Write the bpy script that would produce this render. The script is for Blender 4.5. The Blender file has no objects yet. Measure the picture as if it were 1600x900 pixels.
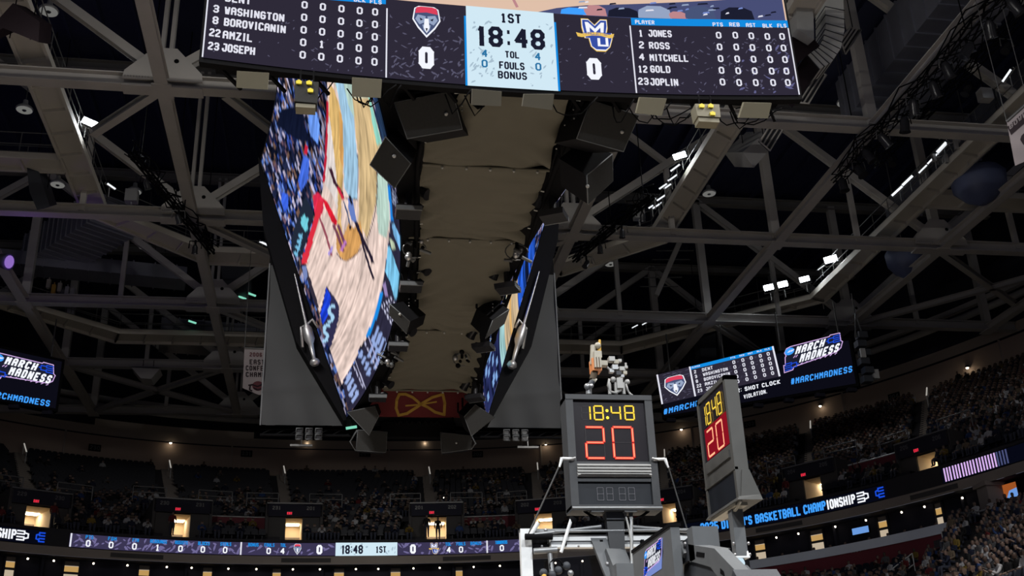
import bpy, math, random
import numpy as np
from mathutils import Vector, Matrix

random.seed(7)
RNG = np.random.default_rng(7)
SC = bpy.context.scene
COL = SC.collection

# ------------------------------------------------------------------ camera
# world: Z up, Y along the court away from the camera, X to the right, metres
FPX = 1705.0                                   # focal length for a 1600 px wide frame
PITCH, YAW, ROLL = map(math.radians, (23.744, 10.067, 2.2553))
EYE = np.array([0.0, 0.0, 1.9])
_f = np.array([math.sin(YAW)*math.cos(PITCH), math.cos(YAW)*math.cos(PITCH), math.sin(PITCH)])
_r0 = np.array([math.cos(YAW), -math.sin(YAW), 0.0])
_u0 = np.cross(_r0, _f)
_r = math.cos(ROLL)*_r0 - math.sin(ROLL)*_u0
_u = math.sin(ROLL)*_r0 + math.cos(ROLL)*_u0
cam_data = bpy.data.cameras.new('camera')
cam = bpy.data.objects.new('camera', cam_data)
COL.objects.link(cam)
cam_data.sensor_fit = 'HORIZONTAL'
cam_data.sensor_width = 36.0
cam_data.lens = 36.0*FPX/1600.0
cam_data.clip_end = 400
cam.matrix_world = Matrix(((_r[0], _u[0], -_f[0], EYE[0]), (_r[1], _u[1], -_f[1], EYE[1]), (_r[2], _u[2], -_f[2], EYE[2]), (0, 0, 0, 1)))
SC.camera = cam

# ------------------------------------------------------------------ world, exposure, big lights
SC.view_settings.view_transform = 'Standard'
SC.view_settings.look = 'None'
SC.view_settings.exposure = 0.0
SC.view_settings.gamma = 1.0
SC.view_settings.use_curve_mapping = False
SC.cycles.use_denoising = True
SC.cycles.max_bounces = 6
SC.cycles.diffuse_bounces = 3
SC.cycles.sample_clamp_indirect = 3.0
world = bpy.data.worlds.new('arena_air')
SC.world = world
world.use_nodes = True
world.node_tree.nodes['Background'].inputs[0].default_value = (0.55, 0.55, 0.7, 1)
world.node_tree.nodes['Background'].inputs[1].default_value = 0.12

def area_light(name, loc, target, power, sx, sy, color=(1, 1, 1), spread=160):
    d = bpy.data.lights.new(name, 'AREA')
    d.shape = 'RECTANGLE'; d.size = sx; d.size_y = sy
    d.energy = power; d.color = color; d.spread = math.radians(spread)
    o = bpy.data.objects.new(name, d)
    COL.objects.link(o)
    o.location = loc
    v = Vector(target) - Vector(loc)
    o.rotation_euler = v.to_track_quat('-Z', 'Y').to_euler()
    return o
# the court floods along both sides of the inner catwalk, over the court (above the picture)
for _y in (-2, 4, 9, 14, 19):
    area_light('court_flood_light', (-11.0, _y, 25.2), (3.5, 0.5*_y+16, 0), 980, 1.6, 0.6, (1.0, 0.97, 0.92), 130)
    area_light('court_flood_light', (16.2, _y, 25.2), (2.0, 0.5*_y+16, 0), 980, 1.6, 0.6, (1.0, 0.97, 0.92), 130)

for _x in (-4.0, 9.0):
    area_light('court_flood_light', (_x, -18, 23.0), (2.7, 10, 3.5), 240, 1.6, 0.6, (0.95, 0.98, 1.0), 40)

# ------------------------------------------------------------------ points on real surfaces seen along a line of sight
def ray(px, py):
    return _f + _r*(px-800)/FPX + _u*(450-py)/FPX
def at_y(px, py, y):
    d = ray(px, py); return EYE + d*(y/d[1])
def at_x(px, py, x):
    d = ray(px, py); return EYE + d*(x/d[0])
def at_z(px, py, z):
    d = ray(px, py); return EYE + d*((z-EYE[2])/d[2])
def at_plane(px, py, p, n):
    d = ray(px, py); p = np.asarray(p, float); n = np.asarray(n, float)
    return EYE + d*(float((p-EYE) @ n)/float(d @ n))
def proj(p):
    q = np.asarray(p, float)-EYE; w = q @ _f
    return 800+FPX*(q @ _r)/w, 450-FPX*(q @ _u)/w

# ------------------------------------------------------------------ colours and materials
def lin(c):
    c = c/255.0
    return c/12.92 if c <= 0.04045 else ((c+0.055)/1.055)**2.4
def C(r, g, b):
    return (lin(r), lin(g), lin(b), 1.0)
MATS = {}
def paint(name, col, rough=0.6, metal=0.0, var=0.18, scale=3.0, bump=0.0, bscale=20.0, spec=0.3):
    """A painted or woven surface: base colour broken up by noise, optional fine bump."""
    m = bpy.data.materials.new(name); m.use_nodes = True
    nt = m.node_tree; b = nt.nodes['Principled BSDF']
    b.inputs['Specular IOR Level'].default_value = spec
    b.inputs['Roughness'].default_value = rough; b.inputs['Metallic'].default_value = metal
    tc = nt.nodes.new('ShaderNodeTexCoord')
    no = nt.nodes.new('ShaderNodeTexNoise'); no.inputs['Scale'].default_value = scale; no.inputs['Detail'].default_value = 4
    nt.links.new(tc.outputs['Object'], no.inputs['Vector'])
    mx = nt.nodes.new('ShaderNodeMix'); mx.data_type = 'RGBA'
    mx.inputs[6].default_value = tuple(x*(1-var) for x in col[:3])+(1,)
    mx.inputs[7].default_value = tuple(min(1, x*(1+var)) for x in col[:3])+(1,)
    nt.links.new(no.outputs['Fac'], mx.inputs[0])
    nt.links.new(mx.outputs[2], b.inputs['Base Color'])
    if bump:
        n2 = nt.nodes.new('ShaderNodeTexNoise'); n2.inputs['Scale'].default_value = bscale
        nt.links.new(tc.outputs['Object'], n2.inputs['Vector'])
        bp = nt.nodes.new('ShaderNodeBump'); bp.inputs['Strength'].default_value = bump
        nt.links.new(n2.outputs['Fac'], bp.inputs['Height']); nt.links.new(bp.outputs['Normal'], b.inputs['Normal'])
    MATS[name] = m
    return m
def glow(name, col, strength=1.0, sample=False):
    m = bpy.data.materials.new(name); m.use_nodes = True
    nt = m.node_tree; nt.nodes.clear()
    e = nt.nodes.new('ShaderNodeEmission'); e.inputs[0].default_value = tuple(col[:3])+(1,); e.inputs[1].default_value = strength
    o = nt.nodes.new('ShaderNodeOutputMaterial'); nt.links.new(e.outputs[0], o.inputs[0])
    if not sample:
        m.cycles.emission_sampling = 'NONE'
    MATS[name] = m
    return m

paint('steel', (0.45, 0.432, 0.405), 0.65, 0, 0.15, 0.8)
paint('steel_far', (0.34, 0.335, 0.33), 0.65, 0, 0.15, 0.8)  # same steel made darker, painting dimness onto the far trusses
paint('steel_top', (0.17, 0.165, 0.16), 0.75, 0, 0.15, 0.8)  # steel darkened further: weak light under the roof put into the colour
paint('walk', (0.5, 0.475, 0.42), 0.7, 0, 0.12, 0.7)
paint('galv', (0.5, 0.51, 0.5), 0.45, 0.5, 0.15, 2)
paint('duct', (0.26, 0.27, 0.32), 0.4, 0.5, 0.25, 1.2)
paint('silver', (0.8, 0.8, 0.76), 0.55, 0.0, 0.1, 2)
paint('navy_roof', (0.02, 0.024, 0.065), 0.8, 0, 0.3, 0.4)
paint('black', (0.006, 0.006, 0.007), 0.8, 0, 0.2, 4, spec=0.05)
paint('black_gloss', (0.02, 0.02, 0.023), 0.25, 0, 0.2, 4)
paint('speaker_grille', (0.038, 0.038, 0.038), 0.8, 0, 0.2, 30, 0.25, 160, spec=0.1)
paint('cabinet', (0.012, 0.012, 0.014), 0.7, 0, 0.2, 6, spec=0.1)
paint('maroon_box', (0.022, 0.016, 0.019), 0.9, 0, 0.15, 2, spec=0.05)
paint('belly_cloth', (0.108, 0.1, 0.079), 0.75, 0, 0.12, 0.8, 0.1, 6)
paint('grey_cloth', (0.036, 0.038, 0.041), 0.7, 0, 0.1, 0.5, 0.1, 4)
paint('red_cloth', (0.16, 0.022, 0.026), 0.7, 0, 0.12, 1.2)
paint('gold', (0.55, 0.33, 0.06), 0.55, 0, 0.08, 4)
paint('chrome', (0.4, 0.4, 0.41), 0.42, 0.8, 0.1, 4)
paint('beige_panel', (0.2, 0.185, 0.135), 0.6, 0, 0.08, 2)
paint('wall_beige', (0.36, 0.28, 0.23), 0.85, 0, 0.1, 0.3)
paint('wall_ledge', (0.34, 0.29, 0.25), 0.8, 0, 0.1, 0.3)
paint('wall_dark', (0.012, 0.012, 0.022), 0.85, 0, 0.2, 0.4)
paint('concrete', (0.05, 0.047, 0.046), 0.85, 0, 0.2, 1.0)
paint('deck', (0.022, 0.021, 0.025), 0.85, 0, 0.2, 0.8)
paint('fascia', (0.22, 0.19, 0.165), 0.75, 0, 0.12, 0.8)
paint('red_wall', (0.13, 0.022, 0.032), 0.7, 0, 0.12, 0.8)
paint('counter', (0.6, 0.66, 0.75), 0.5, 0, 0.1, 1)
paint('seat_navy', (0.006, 0.007, 0.014), 0.5, 0, 0.2, 2)
paint('rail', (0.45, 0.45, 0.45), 0.4, 0.4, 0.1, 3)
paint('rail_dim', (0.14, 0.14, 0.14), 0.4, 0.4, 0.1, 3)
paint('wood', (0.52, 0.44, 0.35), 0.35, 0, 0.12, 1.0)
paint('arena_floor', (0.06, 0.06, 0.065), 0.7, 0, 0.2, 0.6)
paint('pad_grey', (0.115, 0.122, 0.13), 0.6, 0, 0.14, 9, 0.15, 60)
paint('pad_dark', (0.05, 0.055, 0.065), 0.6, 0, 0.14, 9, 0.15, 60)
paint('clock_frame', (0.05, 0.053, 0.058), 0.55, 0, 0.22, 7, 0.12, 50)
paint('clock_frame_warm', (0.075, 0.075, 0.072), 0.55, 0, 0.18, 7, 0.12, 50)
paint('clock_face', (0.016, 0.014, 0.018), 0.25, 0, 0.2, 3)
paint('clock_lower', (0.012, 0.015, 0.021), 0.4, 0, 0.2, 8)
paint('louver', (0.42, 0.42, 0.41), 0.5, 0, 0.1, 6)
paint('dot_faint', (0.05, 0.045, 0.05), 0.5)
paint('dot_off', (0.13, 0.13, 0.15), 0.5)
paint('alu', (0.82, 0.84, 0.85), 0.45, 0.0, 0.12, 8)
paint('rig_grey', (0.36, 0.36, 0.35), 0.45, 0.1, 0.2, 9)
paint('alu_dim', (0.3, 0.31, 0.32), 0.4, 0.5, 0.15, 8)
paint('banner_cloth', (0.34, 0.30, 0.31), 0.8, 0, 0.08, 1.5)
paint('banner_ink', (0.03, 0.02, 0.025), 0.8)
paint('banner_red', (0.12, 0.035, 0.045), 0.8)
paint('blue_dome', (0.09, 0.11, 0.2), 0.5, 0, 0.12, 2)
paint('yellow_tag', (0.75, 0.62, 0.05), 0.5, 0, 0.1, 8)
paint('orange_plastic', (0.75, 0.28, 0.10), 0.45, 0, 0.1, 8)
paint('bone_plastic', (0.4, 0.375, 0.31), 0.45, 0, 0.1, 8)
paint('cream_wall', (0.72, 0.6, 0.43), 0.8, 0, 0.06, 1)
paint('skin_tone', (0.13, 0.085, 0.068), 0.6, 0, 0.1, 8)
paint('skin_deep', (0.05, 0.03, 0.022), 0.6, 0, 0.1, 8)
paint('hair_dark', (0.018, 0.013, 0.011), 0.6, 0, 0.2, 20)
paint('hair_fair', (0.08, 0.05, 0.03), 0.6, 0, 0.2, 20)
paint('trousers', (0.022, 0.025, 0.04), 0.8, 0, 0.2, 6)
for _n, _c in dict(white=(0.62, 0.62, 0.64), grey=(0.2, 0.2, 0.21), navy=(0.02, 0.03, 0.08), black=(0.014, 0.014, 0.016), gold=(0.45, 0.3, 0.05), red=(0.3, 0.03, 0.035), blue=(0.06, 0.14, 0.42), tan=(0.33, 0.25, 0.17)).items():
    paint('shirt_'+_n, tuple(v*(.5 if _n == 'white' else .3) for v in _c), 0.85, 0, 0.2, 8)

glow('scr_white', C(240, 242, 250), 1.05)
glow('scr_text', C(228, 228, 240), 1.0)
glow('scr_dark', C(46, 42, 56), 1.0)
glow('scr_black', C(12, 12, 22), 1.0)
glow('scr_fleck', C(88, 86, 108), 1.0)
glow('scr_fleck_blue', C(98, 98, 140), 1.0)
glow('scr_pale', C(205, 228, 240), 1.05)
glow('scr_pale_fleck', C(168, 190, 206), 1.0)
glow('scr_blue', C(20, 140, 225), 1.0)
glow('scr_deepblue', C(25, 75, 215), 1.0)
glow('scr_ink', C(28, 30, 48), 1.0)
glow('scr_teal', C(40, 115, 165), 1.0)
glow('scr_red', C(222, 66, 92), 1.0)
glow('scr_steel', C(150, 165, 195), 1.0)
glow('scr_steel_dark', C(72, 84, 120), 1.0)
glow('scr_gold', C(235, 195, 95), 1.0)
glow('scr_royal', C(55, 80, 165), 1.0)
glow('scr_wood', C(224, 192, 170), 1.0)
glow('scr_pink', C(190, 135, 140), 1.0)
glow('scr_shirt', C(120, 140, 205), 1.0)
glow('scr_slate', C(72, 78, 118), 1.0)
glow('scr_lilac', C(205, 170, 225), 1.1)
glow('scr_violet', C(140, 105, 190), 1.0)
glow('scr_cyan', C(60, 150, 240), 1.15)
glow('ribbon_ground', C(58, 53, 82), 1.0)
glow('ribbon_fleck', C(112, 105, 150), 1.0)
glow('ribbon_black', C(6, 8, 20), 1.0)
glow('led_yellow', C(250, 225, 70), 1.6)
glow('led_amber', C(235, 190, 70), 1.1)
glow('led_red', (1.0, 0.07, 0.05), 1.2)
glow('led_red_core', (1.0, 0.36, 0.2), 1.5)
glow('red_haze', (0.5, 0.012, 0.03), 0.5)
glow('exit_red', (1.0, 0.03, 0.07), 1.0)
glow('lamp_white', (0.92, 0.97, 1.0), 30.0, True)
glow('lamp_dim', (0.9, 0.95, 1.0), 1.1)
glow('lamp_dot', (1.0, 0.86, 0.66), 5.0)
glow('lamp_green', (0.25, 0.75, 0.55), 0.9)
glow('amber_lit', (1.0, 0.6, 0.2), 0.5)
glow('cream_lit', (1.0, 0.82, 0.6), 0.5)
glow('portal_lamp', (1.0, 0.82, 0.58), 15.0, True)
glow('rail_painted_glow', (0.55, 0.52, 0.47), 0.6)  # rail is no lamp; emission paints in the light it catches
glow('tv_orange', C(170, 90, 40), 0.8)
glow('tv_blue', C(110, 160, 230), 0.9)
glow('downlight_lens', (0.9, 0.9, 0.85), 0.16)

# ------------------------------------------------------------------ mesh builder
class MB:
    def __init__(s):
        s.v, s.f, s.m, s.sm = [], [], [], []
    def add(s, verts, faces, mat, smooth=False):
        o = len(s.v)
        s.v.extend([tuple(map(float, p)) for p in verts])
        for f in faces:
            s.f.append(tuple(i+o for i in f)); s.m.append(mat); s.sm.append(smooth)
        return s
    def poly(s, pts, mat):
        return s.add(pts, [tuple(range(len(pts)))], mat)
    def hexa(s, a, b, mat):
        """Solid between two quads a and b (4 points each, same order)."""
        return s.add(list(a)+list(b), [(3, 2, 1, 0), (4, 5, 6, 7), (0, 1, 5, 4), (1, 2, 6, 5), (2, 3, 7, 6), (3, 0, 4, 7)], mat)
    def box(s, lo, hi, mat):
        (a, b, c), (d, e, f) = lo, hi
        return s.hexa([(a, b, c), (d, b, c), (d, e, c), (a, e, c)], [(a, b, f), (d, b, f), (d, e, f), (a, e, f)], mat)
    def cbox(s, c, sx, sy, sz, mat):
        return s.box((c[0]-sx/2, c[1]-sy/2, c[2]-sz/2), (c[0]+sx/2, c[1]+sy/2, c[2]+sz/2), mat)
    def frame(s, p, q, up=(0, 0, 1)):
        p, q = np.asarray(p, float), np.asarray(q, float)
        d = q-p; d = d/np.linalg.norm(d)
        up = np.asarray(up, float)
        if abs(d @ up) > 0.98: up = np.array([0, 1.0, 0])
        x = np.cross(d, up); x = x/np.linalg.norm(x)
        return p, q, d, x, np.cross(x, d)
    def beam(s, p, q, w, h, mat, up=(0, 0, 1), off=(0, 0)):
        p, q, d, x, z = s.frame(p, q, up)
        o = x*off[0]+z*off[1]
        k = [x*sx*w/2+z*sz*h/2+o for sx, sz in ((-1, -1), (1, -1), (1, 1), (-1, 1))]
        return s.hexa([p+i for i in k], [q+i for i in k], mat)
    def ibeam(s, p, q, w, h, mat, up=(0, 0, 1)):
        t = max(0.03, h*0.09)
        s.beam(p, q, w, t, mat, up, (0, -h/2+t/2)); s.beam(p, q, w, t, mat, up, (0, h/2-t/2))
        return s.beam(p, q, w*0.16, h-2*t, mat, up)
    def tube(s, p, q, r, mat, n=8, r2=None, up=(0, 0, 1)):
        p, q, d, x, z = s.frame(p, q, up)
        r2 = r if r2 is None else r2
        a = [(math.cos(2*math.pi*i/n), math.sin(2*math.pi*i/n)) for i in range(n)]
        vs = [p+x*c*r+z*k*r for c, k in a]+[q+x*c*r2+z*k*r2 for c, k in a]
        s.add(vs, [(i, (i+1) % n, n+(i+1) % n, n+i) for i in range(n)], mat, True)
        return s.add(vs, [tuple(range(n))[::-1], tuple(range(n, 2*n))], mat)
    def path(s, pts, r, mat, n=6):
        pts = [np.asarray(p, float) for p in pts]
        rings = []
        for i, p in enumerate(pts):
            d = pts[min(i+1, len(pts)-1)]-pts[max(i-1, 0)]
            d = d/(np.linalg.norm(d)+1e-9)
            up = np.array([0, 0, 1.0]) if abs(d[2]) < 0.95 else np.array([0, 1.0, 0])
            x = np.cross(d, up); x /= np.linalg.norm(x); z = np.cross(x, d)
            rings += [p+(x*math.cos(2*math.pi*k/n)+z*math.sin(2*math.pi*k/n))*r for k in range(n)]
        F = [(i*n+k, i*n+(k+1) % n, (i+1)*n+(k+1) % n, (i+1)*n+k) for i in range(len(pts)-1) for k in range(n)]
        F += [tuple(range(n))[::-1], tuple(range((len(pts)-1)*n, len(pts)*n))]
        return s.add(rings, F, mat, True)
    def prism(s, pts, vec, mat):
        pts = [np.asarray(p, float) for p in pts]; n = len(pts); v = np.asarray(vec, float)
        return s.add(pts+[p+v for p in pts], [tuple(range(n))[::-1], tuple(range(n, 2*n))]+[(i, (i+1) % n, n+(i+1) % n, n+i) for i in range(n)], mat)
    def lathe(s, p, d, prof, mat, n=14):
        p = np.asarray(p, float); d = np.asarray(d, float); d = d/np.linalg.norm(d)
        _, _, d, x, z = s.frame(p, p+d)
        vs = []
        for t, r in prof:
            vs += [p+d*t+(x*math.cos(2*math.pi*k/n)+z*math.sin(2*math.pi*k/n))*r for k in range(n)]
        m = len(prof)
        F = [(i*n+k, i*n+(k+1) % n, (i+1)*n+(k+1) % n, (i+1)*n+k) for i in range(m-1) for k in range(n)]
        s.add(vs, F, mat, True)
        return s.add(vs, [tuple(range(n))[::-1], tuple(range((m-1)*n, m*n))], mat)
    def ball(s, c, r, mat, n=10, sx=1, sy=1, sz=1):
        m = max(4, n//2+1)
        vs = [(c[0]+sx*r*math.sin(math.pi*i/m)*math.cos(2*math.pi*k/n), c[1]+sy*r*math.sin(math.pi*i/m)*math.sin(2*math.pi*k/n), c[2]+sz*r*math.cos(math.pi*i/m)) for i in range(m+1) for k in range(n)]
        F = [(i*n+k, (i+1)*n+k, (i+1)*n+(k+1) % n, i*n+(k+1) % n) for i in range(m) for k in range(n)]
        return s.add(vs, F, mat, True)
    def mesh(s, name):
        me = bpy.data.meshes.new(name)
        me.from_pydata(s.v, [], s.f)
        names = list(dict.fromkeys(s.m))
        for n in names: me.materials.append(MATS[n])
        idx = {n: i for i, n in enumerate(names)}
        me.polygons.foreach_set('material_index', [idx[m] for m in s.m])
        me.polygons.foreach_set('use_smooth', s.sm)
        me.update()
        return me
    def build(s, name, parent=None, **tags):
        o = bpy.data.objects.new(name, s.mesh(name))
        COL.objects.link(o)
        if parent is not None:
            o.parent = parent
            o.matrix_parent_inverse = PINV.get(parent.name, Matrix())
        for k, v in tags.items(): o[k] = v
        return o
PINV = {}
def thing(name, label, cat, loc=(0, 0, 0), group=None):
    """An Empty at the thing's base; parts built in world coordinates are parented under it."""
    o = bpy.data.objects.new(name, None)
    COL.objects.link(o)
    o.empty_display_size = 0.3
    o.location = [float(x) for x in loc]
    o['label'] = label; o['category'] = cat
    if group: o['group'] = group
    PINV[o.name] = Matrix.Translation(Vector([float(x) for x in loc])).inverted()
    return o
def tag(o, label, cat, group=None):
    o['label'] = label; o['category'] = cat
    if group: o['group'] = group
    return o
def structure(o, label=None):
    o['kind'] = 'structure'
    if label: o['label'] = label
    return o
def kids(o):
    return [c for c in bpy.data.objects if c.parent == o]
def copy_thing(src, parts, loc, rot, label):
    """Copy a thing (an Empty built at the origin) with its parts and sub-parts."""
    r = src.copy(); COL.objects.link(r)
    r.location = [float(x) for x in loc]; r.rotation_euler = rot; r['label'] = label
    for p, subs in parts:
        c = p.copy(); COL.objects.link(c); c.parent = r
        for q in subs:
            d = q.copy(); COL.objects.link(d); d.parent = c
    return r

# ------------------------------------------------------------------ block lettering (stroke font on a 4 x 6 grid)
GL = {'A': '00051636454 0;0343', 'B': '00063645443303;33424130 00', 'C': '4536160501103041', 'D': '0006364541300 0', 'E': '46060040;0333', 'F': '460600;0333',
      'G': '453616050110304143 23', 'H': '0006;4046;0343', 'I': '1636;1030;2620', 'J': '1646;4641301001 02', 'K': '0006;460340', 'L': '060040', 'M': '0006234640', 'N': '00064046',
      'O': '051636454130100105', 'P': '000636454433 03', 'Q': '051636454130100105;2140', 'R': '000636454433 03;2340', 'S': '45361605041333424130 1001', 'T': '0646;2620',
      'U': '060110304146', 'V': '062046', 'W': '061024 3046', 'X': '0640;0046', 'Y': '062346;2320', 'Z': '06460040',
      '0': '051636454130100105', '1': '152620;1030', '2': '05163645440100 40', '3': '051636454433424130 1001;3313', '4': '360242;3630', '5': '4606033342413010 01',
      '6': '45361605011030414233 03', '7': '064610', '8': '1304051636454433130201103041423 3', '9': '4313040516364541301001', '#': '1016;3036;0242;0444', "'": '2624', '-': '1333', '.': '2020', ':': '2121;2525', '/': '1036'}
GL = {k: [[(int(a[i]), int(a[i+1])) for i in range(0, len(a), 2)] for a in v.replace(' ', '').split(';')] for k, v in GL.items()}
def letters(mb, s, P, u0, v0, h, mat, wid=0.66, sw=0.19, gap=0.15, align='l', slant=0.0, total=None):
    """Write s with its lower left corner at (u0, v0); P maps flat (u, v) to the surface. total = full width to fit."""
    cw, g = h*wid, h*gap
    adv = [0.45*cw+g if c in " .':" else (0.62*cw+g if c in '1I' and len(s) > 3 else cw+g) for c in s]
    T = sum(adv)-g
    k = 1.0 if total is None else total/T
    x = u0-(T*k/2 if align == 'c' else (T*k if align == 'r' else 0))
    t = h*sw
    for c, a in zip(s, adv):
        gw = (a-g)
        for line in GL.get(c, []):
            n = len(line)
            pts = [((x+((px/4.0 if c not in '.:\'' else 0.5)*(gw-t)+t/2)*k), v0+py/6.0*(h-t)+t/2) for px, py in line]
            for i in range(max(1, n-1)):
                (ax, ay), (bx, by) = pts[i], pts[min(i+1, n-1)]
                dx, dy = bx-ax, by-ay; L = math.hypot(dx, dy)
                if L < 1e-9: dx, dy, L = 1.0, 0.0, 1.0
                dx, dy = dx/L*t/2, dy/L*t/2
                e = 0.55 if n > 1 else 1.0
                q = [(ax-dx*e-dy, ay-dy*e+dx), (ax-dx*e+dy, ay-dy*e-dx), (bx+dx*e+dy, by+dy*e-dx), (bx+dx*e-dy, by+dy*e+dx)]
                mb.poly([P(u+slant*(v-v0), v) for u, v in q], mat)
        x += a*k
def unit_letters(s, m, wid=0.6, sw=0.19, gap=0.15):
    """Lettering whose whole width and height are 1, as (vertices, faces)."""
    LT = MB(); letters(LT, s, lambda a, b: (a, b, 0), 0, 0, 1.0, m, wid=wid, sw=sw, gap=gap)
    T = max(v[0] for v in LT.v); LT.v = [(v[0]/T, v[1], 0) for v in LT.v]
    return LT
def rect(mb, P, u0, v0, u1, v1, mat, n=1):
    for i in range(n):
        a, b = u0+(u1-u0)*i/n, u0+(u1-u0)*(i+1)/n
        mb.poly([P(a, v0), P(b, v0), P(b, v1), P(a, v1)], mat)
def shape(mb, P, pts, mat):
    mb.poly([P(u, v) for u, v in pts], mat)
def flecks(mb, P, u0, v0, u1, v1, n, size, mat, seed=1, dens=None):
    r = random.Random(seed)
    for _ in range(n):
        u, v = r.uniform(u0, u1), r.uniform(v0, v1)
        if dens and r.random() > dens((u-u0)/(u1-u0), (v-v0)/(v1-v0)): continue
        a = r.uniform(0.2, 1.3) if r.random() < 0.7 else r.uniform(2.2, 2.9)
        L, w = size*r.uniform(0.5, 1.7), size*r.uniform(0.25, 0.5)
        c, s_ = math.cos(a), math.sin(a)
        shape(mb, P, [(min(u1, max(u0, u+L*x*c-w*y*s_)), min(v1, max(v0, v+L*x*s_+w*y*c))) for x, y in ((-.5, -.3), (0, -.5), (.5, -.2), (.45, .4), (-.1, .5))], mat)
def stroke(mb, P, pts, t, mat, close=False):
    pts = list(pts)+([pts[0]] if close else [])
    for (ax, ay), (bx, by) in zip(pts, pts[1:]):
        dx, dy = bx-ax, by-ay; L = math.hypot(dx, dy) or 1.0
        dx, dy = dx/L*t/2, dy/L*t/2
        mb.poly([P(*q) for q in ((ax-dx*.8-dy, ay-dy*.8+dx), (ax-dx*.8+dy, ay-dy*.8-dx), (bx+dx*.8+dy, by+dy*.8-dx), (bx+dx*.8-dy, by+dy*.8+dx))], mat)
def wolf_crest(mb, P, u, v, w, h, lift):
    """Team crest: a red-topped steel shield with facets, centred on u, top at v."""
    Q = lambda k: (lambda a, b: P(u+a*w/2, v-b*h, lift*k))
    shape(mb, Q(1), [(-.86, .08), (-.55, 0), (.55, 0), (.86, .08), (1, .45), (.62, .72), (0, 1.02), (-.62, .72), (-1, .45)], 'scr_white')
    shape(mb, Q(2), [(-.78, .1), (.78, .1), (.9, .44), (.56, .68), (0, .95), (-.56, .68), (-.9, .44)], 'scr_steel_dark')
    shape(mb, Q(3), [(-.8, .26), (-.72, .07), (-.4, .03), (.4, .03), (.72, .07), (.8, .26), (0, .21)], 'scr_red')
    shape(mb, Q(4), [(-.14, .42), (.14, .42), (.2, .72), (0, .9), (-.2, .72)], 'scr_white'); shape(mb, Q(5), [(-.08, .74), (.08, .74), (0, .86)], 'scr_ink')
    for s in (-1, 1):
        shape(mb, Q(4), [(s*.25, .46), (s*.5, .4), (s*.42, .5)], 'scr_ink')
        shape(mb, Q(3), [(s*.05, .34), (s*.62, .3), (s*.8, .45), (s*.5, .62), (s*.18, .55)], 'scr_steel')
        shape(mb, Q(3), [(s*.06, .62), (s*.3, .62), (s*.2, .8), (s*.04, .86)], 'scr_steel')
def letter_crest(mb, P, u, v, w, h, lift):
    """Team crest: the two block letters on each other with a gold ribbon across."""
    Q = lambda k: (lambda a, b: P(u+a*w/2, v-b*h, lift*k))
    for k, g, m in ((1, .06, 'scr_gold'), (2, .03, 'scr_white'), (3, 0, 'scr_royal')):
        e = g
        shape(mb, Q(k), [(-.62-e, -e), (-.3, -e), (.02, .2-e), (.34, -e), (.64+e, -e), (.64+e, .2+e), (.5+e, .62), (-.5-e, .62), (-.62-e, .2+e)], m)
        shape(mb, Q(k), [(-.28-e, .5), (.85+e, .42), (.85+e, .62), (.7+e, .9), (.5, 1+e), (.02, 1+e), (-.2-e, .9), (-.28-e, .66)], m)
    shape(mb, Q(4), [(-.5, .08), (-.34, .08), (.02, .3), (.36, .08), (.52, .08), (.44, .5), (.3, .5), (.3, .26), (.02, .44), (-.26, .26), (-.26, .5), (-.42, .5)], 'scr_white')
    shape(mb, Q(4), [(.1, .62), (.24, .62), (.24, .84), (.52, .84), (.52, .6), (.66, .6), (.66, .9), (.1, .9)], 'scr_white')
    shape(mb, Q(5), [(-1, .46), (-.7, .5), (-.2, .43), (.3, .43), (.72, .5), (1, .46), (.92, .6), (.72, .62), (.3, .55), (-.2, .55), (-.7, .62), (-.92, .6)], 'scr_gold')
    letters(mb, 'MARQUETTE', Q(6), -.62, .525, -.07, 'scr_royal', total=1.24, wid=1.6, sw=-.2)
# ------------------------------------------------------------------ the bowl: plan curves round the court
CX, CY, NB = 2.2, 24.4, 2.4
def plan(phi, ar, al, b):
    c, s = math.cos(phi), math.sin(phi)
    return (CX+(ar if c > 0 else al)*math.copysign(abs(c)**(2/NB), c), CY+b*math.copysign(abs(s)**(2/NB), s))
class Curve:
    """Superellipse at one level, walked by arc length u from the far end (u = 0), positive to the right."""
    def __init__(s, ar, al, b, phi0=-0.35, phi1=math.pi+0.35, n=1400):
        # even steps of arc: refine phi where the curve is fast
        ph = np.linspace(phi0, phi1, n*4)
        P = np.array([plan(p, ar, al, b) for p in ph])[::-1]
        d = np.r_[0, np.cumsum(np.hypot(*np.diff(P, axis=0).T))]
        mid = np.argmin(np.abs(P[:, 0]-CX)+(P[:, 1] < CY)*1e3)
        s.u = d-d[mid]; s.P = P
        s.par = (ar, al, b)
    def at(s, u):
        return np.array([np.interp(u, s.u, s.P[:, 0]), np.interp(u, s.u, s.P[:, 1])])
    def normal(s, u):
        """Inward unit normal (towards the court)."""
        t = s.at(u+0.1)-s.at(u-0.1); t /= np.linalg.norm(t)
        return np.array([t[1], -t[0]])*-1 if (np.array([-t[1], t[0]]) @ (np.array([CX, CY])-s.at(u))) > 0 else np.array([t[1], -t[0]])
    def u_of(s, p):
        return s.u[np.argmin((s.P[:, 0]-p[0])**2+(s.P[:, 1]-p[1])**2)]
    def hit(s, px, py):
        """Arc position and height where a line of sight meets this curve's upright wall."""
        ar, al, b = s.par
        d = ray(px, py)
        def F(t):
            p = EYE+d*t; dx = p[0]-CX
            return abs(dx/(ar if dx > 0 else al))**NB+abs((p[1]-CY)/b)**NB-1
        lo = hi = 20.0
        while F(hi) < 0: hi += 1
        for _ in range(50):
            m = (lo+hi)/2
            lo, hi = (m, hi) if F(m) < 0 else (lo, m)
        p = EYE+d*lo
        return s.u_of(p), p[2]
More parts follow.
